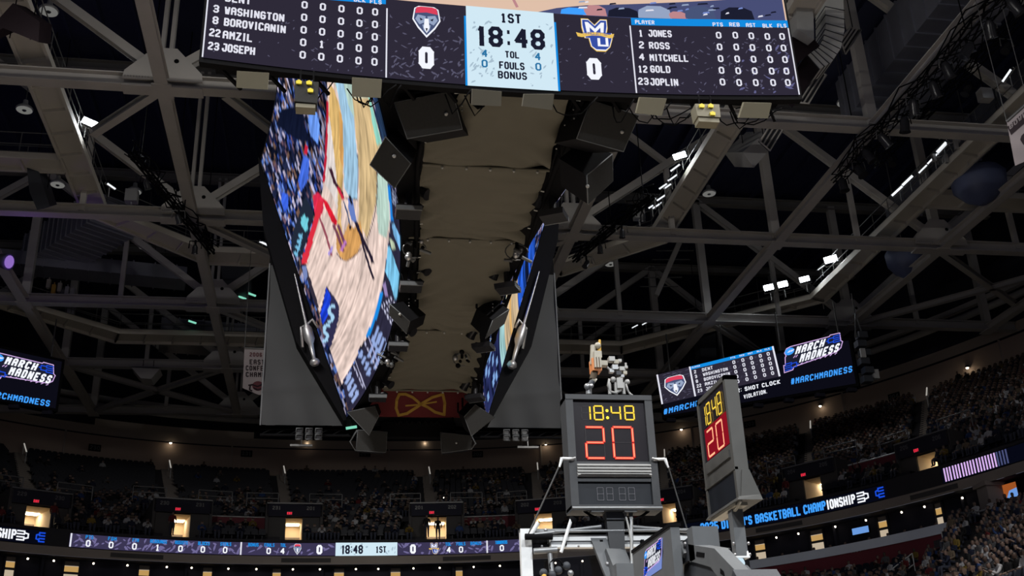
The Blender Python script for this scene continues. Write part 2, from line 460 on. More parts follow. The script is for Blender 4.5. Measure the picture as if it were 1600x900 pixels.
def band(mb, cu, u0, u1, z0, z1, mat, step=0.8, cu2=None, off=0.0):
    """Upright (or, with cu2, sloped) strip along the curve."""
    n = max(1, int(abs(u1-u0)/step))
    k = None
    for i in range(n):
        a, b = u0+(u1-u0)*i/n, u0+(u1-u0)*(i+1)/n
        pa, pb = cu.at(a), cu.at(b)
        if off: pa, pb = pa+cu.normal(a)*off, pb+cu.normal(b)*off
        if cu2 is None: qa, qb = pa, pb
        else:
            qa, qb = cu2.at(cu2.u_of(pa) if k is None else 0), cu2.at(cu2.u_of(pb))
        mb.poly([(*pa, z0), (*pb, z0), (*qb, z1), (*qa, z1)], mat)
def level(s):
    return Curve(27.3+15.2*s, 29.5+13.0*s, 35.6+22.4*s)
def deck_z(s):
    return 13.5+9.2*s

RIB = level(0)                 # the face of the upper deck, where the ribbon displays hang
UL, UR = -40.0, 60.0           # arc range that the picture can show

# floor with the playing court, roof deck
mb = MB()
mb.poly([(-45, -30, 0), (50, -30, 0), (50, 95, 0), (-45, 95, 0)], 'arena_floor')
mb.poly([(-4.9, 8.9, .02), (10.3, 8.9, .02), (10.3, 37.6, .02), (-4.9, 37.6, .02)], 'wood')
structure(mb.build('floor'))
mb = MB()
mb.poly([(-50, 10, 33.4), (-50, 90, 33.4), (56, 90, 33.4), (56, 10, 33.4)], 'navy_roof')
for x in np.arange(-48, 56, 1.55): mb.box((x, 10, 33.1), (x+0.12, 90, 33.4), 'navy_roof')
structure(mb.build('ceiling'))

# back wall of the upper deck
WALL = Curve(42.6, 42.6, 58.2)
mb = MB()
band(mb, WALL, -50, 66, 22.2, 24.7, 'wall_beige')
band(mb, WALL, -50, 66, 24.7, 25.35, 'wall_ledge', off=0.35)
WALL2 = Curve(43.0, 43.0, 58.6)
band(mb, WALL2, -50, 66, 24.4, 33.4, 'wall_dark')
for u in np.arange(-45, 62, 11.8):          # panel joints
    p, n = WALL.at(u), WALL.normal(u)
    mb.prism([(*(p+n*.02), 22.2), (*(p+n*.1), 22.2), (*(p+n*.1), 24.8), (*(p+n*.02), 24.8)], (.12, 0, 0), 'wall_ledge')
for u0, u1, h in ((-19.5, -8.0, .5), (27, 37.5, .75), (-50, -27, .35)):         # raised lengths of ledge
    n_ = 10
    band(mb, WALL, u0, u1, 25.35, 25.35+h, 'wall_ledge', off=0.3)
structure(mb.build('wall_back'))

def radial(cu, p, C=(2.2, 8.0)):
    """Arc position on another level, going straight up the rake from p."""
    d = np.asarray(p)-np.array(C); q = cu.P-np.array(C)
    k = np.abs(q[:, 0]*d[1]-q[:, 1]*d[0])/np.linalg.norm(q, axis=1)+1e3*((q @ d) < 0)
    return cu.u[int(np.argmin(k))]
# where the lit entrances stand: seen position, sections, top of the opening, half width
PORT = [(62, 800, '229', '230', 14.78, .62), (285, 803, '230', '231', 15.0, .45), (460, 806, '231', '201', 14.98, .45), (682, 806, '201', '202', 15.02, .55), (848, 805, '202', '203', 14.98, .5), (1043, 790, '203', '204', 14.82, .4), (1266, 748, '204', '205', 14.78, .5), (1444, 712, '205', '206', 14.52, .55)]
SP = .05
PC = level(SP); PU = [PC.hit(q[0], q[1])[0] for q in PORT]
# upper seating deck, stepped
NROW = 32
ROWS = [level((i+.5)/NROW) for i in range(NROW+1)]
EDGE = [level(i/NROW) for i in range(NROW+2)]
mb = MB()
for i in range(NROW):
    z0, z1 = deck_z(i/NROW), deck_z((i+1)/NROW)
    s_ = (i+1)/NROW; cut = SP < s_ < .2
    ax = [radial(EDGE[i], PC.at(q)) for q in PU] if cut else []
    n = 300 if cut else 70
    for k in range(n):
        a, b = UL*1.3+(UR-UL)*1.3*k/n, UL*1.3+(UR-UL)*1.3*(k+1)/n
        if any(abs((a+b)/2-x) < .8 for x in ax): continue
        pa, pb = EDGE[i].at(a), EDGE[i].at(b)
        qa, qb = EDGE[i+1].at(EDGE[i+1].u_of(pa)), EDGE[i+1].at(EDGE[i+1].u_of(pb))
        mb.poly([(*pa, z0), (*pb, z0), (*qb, z0), (*qa, z0)], 'deck')
        mb.poly([(*pa, z0-(.29 if i else .9)), (*pb, z0-(.29 if i else .9)), (*pb, z0), (*pa, z0)], 'deck')
structure(mb.build('seating_deck'), 'dark stepped concrete of the upper seating deck')

# fascia below the ribbon displays and the suites under it
mb = MB()
band(mb, RIB, UL*1.2, UR*1.2, 13.35, 13.5, 'deck')
band(mb, RIB, UL*1.2, UR*1.2, 12.62, 13.35, 'black', off=-0.02)
band(mb, RIB, UL*1.2, UR*1.2, 12.2, 12.62, 'fascia', off=0.06)
IN4 = Curve(28.2, 30.4, 36.5)
band(mb, RIB, UL*1.2, UR*1.2, 12.2, 12.2, 'wall_dark', cu2=IN4)
for u in np.arange(-39, 64, 8.6):            # dark panels let into the fascia
    band(mb, RIB, u, u+2.6, 12.3, 12.52, 'concrete', off=0.08)
structure(mb.build('trim_1'), 'grey fascia under the ribbon displays')
mb = MB()
band(mb, IN4, UL*1.3, UR*1.3, 9.2, 12.3, 'wall_dark')
for u in np.arange(-38, 66, 7.1):            # partitions between suites
    p, q = IN4.at(u), RIB.at(RIB.u_of(IN4.at(u)))
    q = p+(q-p)*0.35
    mb.prism([(*p, 9.2), (*q, 9.2), (*q, 12.25), (*p, 12.25)], (.12, 0, 0), 'wall_dark')
structure(mb.build('wall_suites'), 'dark back wall of the suites under the upper deck')
mb = MB()
n = 50
for k in range(n):
    a, b = UL*1.2+(UR-UL)*1.2*k/n, UL*1.2+(UR-UL)*1.2*(k+1)/n
    pa, pb = RIB.at(a), RIB.at(b); qa, qb = IN4.at(IN4.u_of(pa)), IN4.at(IN4.u_of(pb))
    mb.poly([(*pa, 9.9), (*pb, 9.9), (*qb, 9.9), (*qa, 9.9)], 'deck')
structure(mb.build('floor.001'), 'dark floor of the suites')

# counter, red wall and lower seating deck on the right
uA, uB, uC = RIB.hit(1130, 880)[0], RIB.hit(1492, 815)[0], RIB.hit(1660, 780)[0]
mb = MB()
for z0, z1, o, m in ((10.58, 11.0, .10, 'counter'), (10.98, 11.0, -.35, 'counter')):
    band(mb, RIB, uA-12, uB, z0, z1, m, off=o)
nn = 30
for k in range(nn):
    a, b = uA-12+(uB-uA+12)*k/nn, uA-12+(uB-uA+12)*(k+1)/nn
    pa, pb, na, nb = RIB.at(a), RIB.at(b), RIB.normal(a), RIB.normal(b)
    mb.poly([(*(pa+na*.1), 11.0), (*(pb+nb*.1), 11.0), (*(pb-nb*.5), 11.0), (*(pa-na*.5), 11.0)], 'counter')
structure(mb.build('trim_2'), 'pale counter along the front of the right-hand suites')
mb = MB()
band(mb, RIB, uA-12, uC+10, 8.0, 10.7, 'red_wall', off=0.04)
structure(mb.build('wall_suite_front'), 'dark red wall below the suite counter')
LOW = [Curve(27.0-.70*i, 29, 35.2-.70*i) for i in range(19)]
def low_z(i, px):                       # the deck on the far right of the picture reaches higher
    return (10.45 if px > 1490 else 9.25)-.30*i
mb = MB()
for i in range(18):
    n = 44
    for k in range(n):
        us = [uA-14+(uC+14-uA+14)*j/n for j in (k, k+1)]
        pa, pb = LOW[i].at(us[0]), LOW[i].at(us[1])
        qa, qb = LOW[i+1].at(LOW[i+1].u_of(pa)), LOW[i+1].at(LOW[i+1].u_of(pb))
        z = low_z(i, proj((*((pa+pb)/2), 10))[0])
        mb.poly([(*pa, z), (*pb, z), (*qb, z), (*qa, z)], 'deck')
        mb.poly([(*qa, z), (*qb, z), (*qb, z-.3), (*qa, z-.3)], 'deck')
structure(mb.build('seating_deck.001'), 'dark stepped concrete of the lower seating deck on the right')

# column between two suites on the right, and suite doorways
u, z = RIB.hit(1540, 770)
p, nrm = RIB.at(u), RIB.normal(u)
mb = MB(); c = p-nrm*.3
mb.cbox((c[0], c[1], 11.2), .75, .75, 2.2, 'fascia'); mb.cbox((c[0], c[1], 12.15), .95, .95, .18, 'fascia')
structure(mb.build('trim_3'), 'pale square column between two suites on the right')
k = 1
for px, w, stand in ((15, .9, 0), (112, 1.3, 1), (226, 1.0, 0), (325, .9, 0), (433, .85, 0), (530, 1.0, 0), (618, 1.0, 0), (717, .75, 0), (1188, 1.1, 0), (1275, 1.3, 0), (1376, 1.0, 0), (1462, .8, 0)):
    py = 880 if px < 900 else 1195-.295*px
    u, z = IN4.hit(px, py)
    z0, z1 = 9.9, 12.12
    p, nv = IN4.at(u), IN4.normal(u); t = np.array([-nv[1], nv[0]])
    a, b = p-t*w/2+nv*.05, p+t*w/2+nv*.05
    w *= .62; a, b = p-t*w/2+nv*.05, p+t*w/2+nv*.05
    D = MB()
    zs = (z0, 11.05, 11.5, 11.62, 11.88, 11.91, z1)
    for z_0, z_1, m in zip(zs[:-1], zs[1:], ('concrete', 'cream_lit', 'concrete', 'amber_lit', 'cream_lit', 'fascia')):
        D.poly([(*a, z_0), (*b, z_0), (*b, z_1), (*a, z_1)], m)
    for e in (a, b): D.prism([(*(e-t*.05), z0), (*(e+t*.05), z0), (*(e+t*.05), z1), (*(e-t*.05), z1)], (*(nv*.12), 0), 'wall_dark')
    D.prism([(*a, z1), (*b, z1), (*b, z1+.1), (*a, z1+.1)], (*(nv*.12), 0), 'wall_dark')
    structure(D.build('door_%d' % k), 'amber lit doorway at the back of a suite'); k += 1
# ------------------------------------------------------------------ roof trusses
NX = [-25.2, -15.8, -6.35, 2.65, 10.95, 21.1, 29.7, 38.5]
TY = [34.6, 44.9, 55.1, 64.7, 74.0]
ZB, ZT = 25.0, 32.6
ORD = ['first', 'second', 'third', 'fourth', 'farthest']
def inside(x, y):
    return abs((x-CX)/42.2)**NB+abs((y-CY)/57.8)**NB < 1
def half_span(y):
    return 42.2*(1-abs((y-CY)/57.8)**NB)**(1/NB)
TRL = ['steel roof truss nearest the hanging scoreboard, its chord crossing behind the speakers', 'steel roof truss crossing at mid height behind the side screen of the scoreboard',
       'steel roof truss crossing level with the foot of the side screen', 'far steel roof truss running behind the white pennant banner', 'farthest steel roof truss just in front of the back wall']
for ti, y in enumerate(TY):
    hs = half_span(y)
    x0, x1 = max(-30.0, CX-hs), min(42.0, CX+hs)
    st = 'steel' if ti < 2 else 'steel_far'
    T = thing('roof_truss', TRL[ti], 'roof truss', (2.65, y, ZB), 'parallel roof trusses')
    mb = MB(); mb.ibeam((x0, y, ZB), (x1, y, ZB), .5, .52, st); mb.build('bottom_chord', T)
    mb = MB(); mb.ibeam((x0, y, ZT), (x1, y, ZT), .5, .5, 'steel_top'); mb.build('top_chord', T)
    for j, x in enumerate(NX):
        if not (x0 < x < x1): continue
        mb = MB()
        if x in (-6.35, 2.65, 10.95):
            mb.beam((x-.16, y, ZB), (x-.16, y, ZT), .14, .3, st); mb.beam((x+.16, y, ZB), (x+.16, y, ZT), .14, .3, st)
        else:
            mb.beam((x, y, ZB), (x, y, ZT), .42, .36, st)
        mb.build('vertical_post', T)
        if x in (-6.35, 10.95, 29.7, -25.2):
            mb = MB()
            pl = [(x-1.4, y-.3, ZB-.05), (x+1.4, y-.3, ZB-.05), (x+1.35, y-.3, ZB+.3), (x+.4, y-.3, ZB+1.35), (x-.4, y-.3, ZB+1.35), (x-1.35, y-.3, ZB+.3)]
            mb.prism(pl, (0, .06, 0), st); mb.prism([(a, b+.56, c) for a, b, c in pl], (0, .06, 0), st)
            mb.beam((x-1.4, y, ZB-.3), (x+1.4, y, ZB-.3), .6, .07, st)
            g = mb.build('gusset_plate', T)
            mb = MB()
            mb.tube((x+.42, y-.315, ZB+.8), (x+.42, y-.29, ZB+.8), .09, 'black', 12)
            for b in range(9): mb.tube((x-1.3+b*.1, y-.33, ZB+.05), (x-1.3+b*.1, y-.29, ZB+.05), .03, 'steel_far', 6)
            mb.build('bolt_holes', g)
            for x2, top in ((NX[j-1] if j else x-9, 1), (NX[j+1] if j+1 < len(NX) else x+9, 1)):
                xe, ze = x2, ZT
                if not (x0 < xe < x1):
                    f = (x1-x)/(xe-x) if xe > x1 else (x0-x)/(xe-x)
                    xe, ze = x+(xe-x)*f, ZB+(ZT-ZB)*f
                if abs(xe-x) < 1.5: continue
                mb = MB(); mb.ibeam((x, y, ZB+.3), (xe, y, ze), .34, .36, st, (0, 1, 0)); mb.build('diagonal_brace', T)
    for xm in (-11.1, 15.9, 25.4, 34.0):
        if x0 < xm < x1 and ti >= 1:
            mb = MB(); mb.beam((xm, y, ZB), (xm, y, ZB+3.9), .24, .22, st); mb.build('vertical_post', T)
    if ti < 2:
        mb = MB(); mb.beam((11.2, y, 33.0), (15.9, y, 29.0), .26, .26, st, (0, 1, 0)); mb.build('diagonal_brace', T)

# longitudinal beams joining the trusses, with flat cross bracing
LBL = {-25.2: 'far left', -15.8: 'second from the left', -6.35: 'just left of the scoreboard', 2.65: 'behind the scoreboard', 10.95: 'just right of the scoreboard', 21.1: 'passing over the two shot clocks', 29.7: 'toward the right', 38.5: 'far right'}
for x in NX:
    ye = CY+57.8*(1-min(.999, abs((x-CX)/42.2)**NB))**(1/NB)
    ys = [16.0]+[t for t in TY if t < ye-1]
    mb = MB()
    for a, b in zip(ys[:-1], ys[1:]):
        mb.ibeam((x, a+.1, ZB-.12), (x, b-.1, ZB-.12), .46, .4, 'steel')
        mb.beam((x-.35, b, ZB-.31), (x+.35, b, ZB-.31), .9, .06, 'steel')
    tag(mb.build('roof_beam'), 'long steel roof beam running away from the camera, %s' % LBL[x], 'beam', 'long roof beams')
BR = [((-6.55, 34.9), (-9.4, 38.1)), ((-4.2, 34.9), (2.4, 44.6)), ((-6.2, 45.2), (-1.5, 50.2)), ((11.1, 45.2), (6.0, 50.6)), 
      ((29.9, 45.2), (38, 51.5)), ((21.3, 55.4), (27.5, 61.5)), ((-15.6, 64.9), (-6.5, 73.8)), ((-6.5, 64.9), (-15.6, 73.8)), ((11.1, 64.9), (20.9, 73.8)), ((20.9, 64.9), (11.2, 73.8)), ((-6.2, 55.3), (2.5, 64.5)), ((29.8, 55.3), (36.5, 48.0))]
for i, (a, b) in enumerate(BR):
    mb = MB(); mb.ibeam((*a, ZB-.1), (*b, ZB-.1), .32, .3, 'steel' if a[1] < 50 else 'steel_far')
    q = proj((*(np.array(a)+np.array(b))/2, ZB))
    tag(mb.build('roof_brace'), 'slanting steel roof brace at the truss level, %s of the scoreboard, %s truss bay' % ('left' if q[0] < 640 else 'right', ['first', 'second', 'third', 'fourth', 'last'][min(4, int((min(a[1], b[1])-30)//10))]) , 'brace', 'slanting braces between the trusses')
# ring beam and pipe along the eaves
mb = MB()
EAVE = Curve(41.0, 41.0, 56.5)
for u in np.arange(-46, 62, 4.0):
    p, q = EAVE.at(u), EAVE.at(u+4.05)
    mb.tube((*p, 26.3), (*q, 26.3), .22, 'steel_far', 8)
    mb.beam((*p, 26.9), (*q, 26.9), .35, .3, 'steel_far')
tag(mb.build('eaves_pipe'), 'grey pipe and ring beam curving along the eaves above the back wall', 'pipe')

# ------------------------------------------------------------------ catwalks
def walkway(name, label, left, right, z, post=1.9, rails='both', lit=None):
    """Deck between two edge polylines with soffit ribs, edge beams, hand rails and posts."""
    left = [np.array((*p, z)) for p in left]; right = [np.array((*p, z)) for p in right]
    T = thing(name, label, 'catwalk', left[0])
    D = MB(); E = MB(); R = MB(); K = MB()
    for a, b, c, d in zip(left[:-1], left[1:], right[:-1], right[1:]):
        D.hexa([a, b, d, c], [p+np.array((0, 0, .05)) for p in (a, b, d, c)], 'walk')
        E.beam(a, b, .12, .3, 'walk', off=(0, -.02)); E.beam(c, d, .12, .3, 'walk', off=(0, -.02))
        L = np.linalg.norm(b-a); n = max(1, int(L/1.6))
        for i in range(n+1):
            t = i/n
            p, q = a+(b-a)*t, c+(d-c)*t
            E.beam(p+(0, 0, -.06), q+(0, 0, -.06), .1, .16, 'walk')
            for e in (p, q): K.tube(e, e+np.array((0, 0, 1.1)), .022, 'rail_dim', 5)
        for e0, e1 in ((a, b), (c, d)):
            for h in (.55, 1.1): R.tube(e0+np.array((0, 0, h)), e1+np.array((0, 0, h)), .024, 'rail_dim', 5)
            R.beam(e0+np.array((0, 0, .12)), e1+np.array((0, 0, .12)), .02, .16, 'rail_dim')
    D.build('walk_deck', T); E.build('edge_beam', T); R.build('hand_rail', T); K.build('rail_posts', T)
    return T
walkway('catwalk', 'inner ring catwalk around the hanging scoreboard, carrying the nearer floodlights',
        [(-11.5, 20), (-11.5, 46.8), (-6.6, 51.9), (11.9, 51.9), (16.4, 47.4), (16.4, 20)], [(-10.45, 20), (-10.45, 46.4), (-6.2, 50.4), (11.5, 50.4), (15.4, 46.4), (15.4, 20)], 26)
walkway('catwalk', 'outer ring catwalk nearer the seats, with the brightest floodlights at its right corner',
        [(-22.6, 20), (-22.6, 54.2), (-12.8, 63.5), (18.2, 63.5), (27.9, 54.2), (27.9, 20)], [(-21.6, 20), (-21.6, 53.8), (-12.3, 61.9), (17.8, 61.9), (26.9, 53.8), (26.9, 20)], 26)
walkway('catwalk', 'short cross catwalk on the left, level with the bright floodlight', [(-21.6, 43.1), (-11.5, 43.1)], [(-21.6, 42.0), (-11.5, 42.0)], 26)
walkway('catwalk', 'short cross catwalk at the right edge, behind the blue domes', [(27.9, 42.6), (40, 42.6)], [(27.9, 41.3), (40, 41.3)], 26)

# ------------------------------------------------------------------ lamps on the catwalks
def lamp(px, py, z, w, h, kind, ang=0.0, bright=0.0):
    """Flood fixture: finned body, lens, yoke; the lit ones throw their own light at the court."""
    c = at_z(px, py, z)
    aim = np.array([2.7, 26.0, 4.0])-c; aim /= np.linalg.norm(aim)
    side = np.cross(aim, (0, 0, 1.0)); side /= np.linalg.norm(side); up = np.cross(side, aim)
    if ang: side, up = side*math.cos(ang)+up*math.sin(ang), up*math.cos(ang)-side*math.sin(ang)
    q = lambda k, a, b: c+aim*k+side*a+up*b
    T = thing('floodlight', '', 'floodlight', c, 'catwalk floodlights')
    B = MB(); B.hexa([q(0, -w/2, -h/2), q(0, w/2, -h/2), q(0, w/2, h/2), q(0, -w/2, h/2)], [q(-.22, -w/2*.85, -h/2*.7), q(-.22, w/2*.85, -h/2*.7), q(-.22, w/2*.85, h/2*.7), q(-.22, -w/2*.85, h/2*.7)], 'pad_dark')
    for i in range(5): B.beam(q(-.28, -w*.4+i*w*.2, -h*.35), q(-.28, -w*.4+i*w*.2, h*.35), .02, .12, 'pad_dark', aim)
    B.build('housing', T)
    L = MB(); L.poly([q(.012, -w*.46, -h*.42), q(.012, w*.46, -h*.42), q(.012, w*.46, h*.42), q(.012, -w*.46, h*.42)], kind)
    L.build('lens', T, label='glowing white lens')
    Y = MB(); Y.path([q(-.1, -w*.55, 0), q(-.1, -w*.55, -h*.9), q(-.1, w*.55, -h*.9), q(-.1, w*.55, 0)], .02, 'galv', 5)
    Y.tube(q(-.1, 0, -h*.9), q(-.1, 0, -h*.9)-np.array((0, 0, .5)), .025, 'galv', 5); Y.build('yoke', T)
    if bright:
        d = bpy.data.lights.new('floodlight_beam', 'SPOT'); d.energy = bright; d.spot_size = math.radians(150); d.spot_blend = .6; d.shadow_soft_size = .3; d.color = (.93, .97, 1)
        o = bpy.data.objects.new('floodlight_beam', d); COL.objects.link(o); o.location = [float(v) for v in c+aim*.1]
        o.rotation_euler = Vector((float(aim[0]), float(aim[1]), float(aim[2]))).to_track_quat('-Z', 'Y').to_euler()
    return T
FL = [(140, 191, 26.9, 'single bright floodlight on the left catwalk beside the slanting brace', .85, .42, 1), (1062, 243, 26.9, 'single bright floodlight right of the hanging speakers', .8, .42, 1),
      (1298, 405, 26.9, 'bright floodlight alone at the bend of the outer right catwalk', .95, .55, 1), (1201, 449, 26.8, 'first of the bright floodlights in a row, above the shot clocks', .75, .5, 1),
      (1223, 444, 26.8, 'second of the bright floodlights in a row, above the shot clocks', .75, .5, 1), (1257, 436, 26.8, 'third of the bright floodlights in a row, above the shot clocks', .75, .45, 1)]
for px, py, z, lab, w, h, b in FL:
    lamp(px, py, z, w*.8, h*.75, 'lamp_white', 0, 260)['label'] = lab
DIM = [(1055, 262, .6, .09), (1052, 277, .5, .09), (1047, 280, .3, .09), (1036, 291, .5, .09), (1043, 291, .45, .09), (1033, 309, .55, .09), (1021, 312, .3, .09), (1027, 321, .6, .09), (1017, 323, .3, .09),
       (1471, 230, .7, .13), (1472, 233, .7, .08), (1457, 248, .75, .09), (1442, 264, .6, .09), (1418, 282, .75, .14), (1402, 298, .8, .13), (390, 378, .5, .12), (412, 380, .5, .12), (413, 391, .4, .1), (174, 291, .5, .1),
       (992, 510, .45, .07), (1008, 505, .45, .07), (1573, 118, .7, .1), (1283, 418, .5, .06), (1284, 470, .3, .06)]
for i, (px, py, w, h) in enumerate(DIM):
    t = lamp(px, py, 26.7 if py < 440 else 26.5, w, h, 'lamp_dim', -.35 if px > 600 else .3)
    zone = 'inner catwalk rail right of the speakers' if 1010 < px < 1060 and py < 330 else 'rail of the outer catwalk at the upper right' if px > 1390 else 'catwalk just left of the side screen' if px < 420 else 'far right catwalk'
    t['label'] = 'slim white strip floodlight seen edge on, %s' % zone
for i, (px, py, z) in enumerate(((300, 503, 26.5), (378, 465, 26.5), (393, 460, 26.5), (317, 474, 25.6))):
    c = at_z(px, py, z); mb = MB(); mb.tube(c+np.array((-.22, -.2, 0)), c+np.array((.22, .2, 0)), .06, 'lamp_green' if i < 3 else 'rail', 8); mb.ball(c+np.array((-.22, -.2, 0)), .07, 'pad_dark', 6); mb.ball(c+np.array((.22, .2, 0)), .07, 'pad_dark', 6)
    tag(mb.build('tube_light'), ['green glowing tube light alone on the far left catwalk', 'green glowing tube light, lower of a pair left of the grey cover', 'green glowing tube light, upper of a pair left of the grey cover', 'unlit pale tube light on the node of the third truss'][i], 'tube light', 'short tube lights')
# purple stage lamp at the left edge
c = at_y(6, 408, 47.5)
T = thing('stage_lamp', 'round stage lamp glowing purple at the left edge', 'stage lamp', c)
mb = MB(); mb.lathe(c, (1, -.4, -.3), [(-.5, .25), (0, .34), (.3, .38), (.3, .3)], 'pad_dark'); mb.build('housing', T)
mb = MB(); mb.lathe(c+np.array((.27, -.11, -.08)), (1, -.4, -.3), [(0, .3), (.04, .25)], 'scr_violet'); mb.build('lens', T)
d = bpy.data.lights.new('stage_lamp_beam', 'POINT'); d.energy = 35; d.color = (.35, .12, 1); d.shadow_soft_size = .3
o = bpy.data.objects.new('stage_lamp_beam', d); COL.objects.link(o); o.location = [float(v) for v in c+np.array((.9, -.6, -.5))]
# round downlights under the roof
for i, (px, py, lab) in enumerate(((38, 172, 'upper left, beside the broad catwalk'), (76, 18, 'at the top left corner under the diagonal'), (90, 289, 'left, below the cross catwalk'), (227, 387, 'under the bend of the left catwalk'), (382, 428, 'just left of the side screen'),
                                  (1320, 161, 'behind the right end of the scoreboard'), (1160, 226, 'right of the hanging speakers, beside the louvred box'), (1108, 303, 'below the box near the right catwalk'), (954, 413, 'right of the scoreboard by a thin brace'), (292, 546, 'left, above the third truss'), (1190, 496, 'above the right corner display'), (210, 300, 'left, near the catwalk lamps'))):
    c = at_z(px, py, 29.5)
    T = thing('round_downlight', 'round pale downlight under the roof, %s' % lab, 'downlight', c, 'round downlights under the roof')
    mb = MB(); mb.lathe(c, (0, 0, 1), [(0, .36), (.06, .38), (.12, .34), (.3, .12), (.5, .1)], 'rail', 18); mb.tube(c+np.array((0, 0, .5)), (c[0], c[1], 33.2), .02, 'rail_dim', 5); mb.build('shade', T)
    mb = MB(); mb.lathe(c-np.array((0, 0, .02)), (0, 0, 1), [(0, .32), (.015, .34)], 'downlight_lens', 18); mb.build('lens', T)
    mb = MB(); mb.lathe(c-np.array((0, 0, .05)), (0, 0, 1), [(0, .07), (.03, .1)], 'pad_dark', 10); mb.build('lamp', T)

# ------------------------------------------------------------------ ducts and boxes in the roof
def duct(name, label, A, B, w, h, mat, ribs, rib_mat=None, up=(0, 0, 1)):
    """Straight rectangular duct with raised seams."""
    A, B = np.asarray(A, float), np.asarray(B, float)
    T = thing(name, label, 'duct', A)
    mb = MB(); mb.beam(A, B, w, h, mat, up); mb.build('casing', T)
    mb = MB(); d = (B-A)/np.linalg.norm(B-A)
    for i in range(ribs):
        p = A+(B-A)*(i+.5)/ribs
        mb.beam(p-d*.04, p+d*.04, w+.12, h+.12, rib_mat or mat, up)
    mb.build('seams', T)
    return T
duct('air_duct', 'large ribbed air duct running beside the long beam at the upper right', (24.2, 16, 29.4), (24.2, 39.5, 29.4), 3.1, 2.2, 'duct', 26)
duct('air_duct', 'ribbed dark air duct bending under the left catwalk', (-16.4, 59.4, 29.4), (-11.6, 53.6, 29.4), 2.6, 1.8, 'duct', 14)
duct('air_duct', 'flat dark air duct behind the cross catwalk at the left edge', (-20, 57.6, 28.4), (-8.5, 59.5, 28.4), 1.6, .8, 'duct', 10)
duct('air_duct', 'long dark air duct behind the floodlight truss at the upper right', (31.0, 22, 29.6), (31.0, 50, 29.6), 1.5, 1.2, 'duct', 14)
duct('air_duct', 'dark duct seen low through the far left trusses', (-11, 68, 28.2), (-4.5, 69, 28.2), 2.4, 1.5, 'duct', 9)
# silver elbow
T = thing('duct_elbow', 'pale silver duct elbow curving down beside the right end of the scoreboard', 'duct', at_y(1298, 0, 31))
cl = [at_y(a, b, 31) for a, b in ((1294, -60), (1296, 20), (1297, 55), (1292, 80), (1280, 98), (1262, 108))]
E_ = MB(); S_ = MB()
yv = np.array((0, 1.0, 0)); rings = []
for i, p in enumerate(cl):
    d = cl[min(i+1, len(cl)-1)]-cl[max(i-1, 0)]; d[1] = 0; d /= np.linalg.norm(d)
    x = np.cross(d, yv); rings.append([p+x*a*.36+yv*b*.45 for a, b in ((-1, -1), (1, -1), (1, 1), (-1, 1))])
for a, b in zip(rings[:-1], rings[1:]): E_.hexa(a, b, 'silver')
for k in range(14):
    f = k/13*(len(rings)-1); i = min(int(f), len(rings)-2); t = f-i
    m_ = [rings[i][j]*(1-t)+rings[i+1][j]*t for j in range(4)]; c_ = sum(m_)/4
    S_.path([c_+(p-c_)*1.03 for p in m_+[m_[0]]], .022, 'pad_dark', 4)
E_.build('casing', T); S_.build('seams', T)
mb = MB(); r = rings[-1]; d = np.array((-.55, 0, -.75)); mb.prism([p for p in r], d*1.5, 'maroon_box'); mb.build('outlet', T, label='dark open end')
def hung_box(name, label, cat, quad, y, depth, mat, top=33.45, extra=None, n=None):
    """Box whose camera-side face is the given outline at distance y, hung from the roof by two rods."""
    pts = [at_y(a, b, y) for a, b in quad] if n is None else [at_plane(a, b, at_y(*quad[0], y), n) for a, b in quad]
    c = sum(pts)/len(pts)
    T = thing(name, label, cat, c)
    mb = MB(); mb.prism(pts, depth, mat); mb.build('body', T)
    mb = MB()
    for s in (-.3, .3): mb.tube((c[0]+s, c[1]+depth[1]*.5, c[2]), (c[0]+s, c[1]+depth[1]*.5, top), .02, 'black', 5)
    mb.build('hanger_rods', T)
    if extra: extra(T, pts)
    return T
def frame_on(T, pts):
    mb = MB(); mb.path([p-np.array((0, .05, 0)) for p in pts+[pts[0]]], .05, 'steel', 4)
    for t in (.33, .66): mb.tube(pts[0]*(1-t)+pts[1]*t-np.array((0, .05, 0)), pts[3]*(1-t)+pts[2]*t-np.array((0, .05, 0)), .04, 'steel', 5)
    mb.build('louvre_frame', T)
hung_box('air_handler', 'dark box with a framed grille right of the hanging speakers', 'air handler', ((1160, 238), (1178, 262), (1213, 222), (1197, 205)), 38.5, (0, 2.0, 1.2), 'steel_far', extra=None)
hung_box('roof_grille', 'slanting louvred frame hung below the first truss right of the scoreboard', 'grille', ((1187, 222), (1202, 236), (1222, 205), (1207, 190)), 36.5, (0, .15, .1), 'pad_dark', extra=frame_on)
hung_box('roof_grille', 'slanting louvred frame above the silver duct elbow', 'grille', ((1313, 65), (1320, 85), (1344, 48), (1328, 44)), 33.0, (0, .15, .1), 'pad_dark', extra=frame_on)
hung_box('roof_grille', 'slanting louvred frame below the dark end of the duct elbow', 'grille', ((1242, 160), (1262, 163), (1290, 118), (1272, 112)), 33.5, (0, .15, .1), 'pad_dark', extra=frame_on)
hung_box('air_handler', 'pale panelled air handler box beside the top right of the scoreboard', 'air handler', ((1244, -20), (1270, -20), (1272, 62), (1245, 46)), 29, (0, 1.2, .3), 'galv')
hung_box('air_handler', 'dark open-bottomed box under the pale air handler', 'air handler', ((1238, 58), (1262, 48), (1281, 72), (1244, 100)), 29.5, (0, .9, .6), 'maroon_box')
hung_box('loudspeaker_pod', 'large dark maroon hung box in the top left corner', 'loudspeaker', ((-30, 60), (20, 5), (62, 34), (60, 66), (5, 44)), 29.0, (0, 1.2, .8), 'maroon_box')
hung_box('air_handler', 'grey hanging box behind the second truss at the left edge', 'air handler', ((42, 262), (60, 268), (78, 322), (58, 328), (46, 300)), 43, (0, 1.0, .6), 'pad_dark')
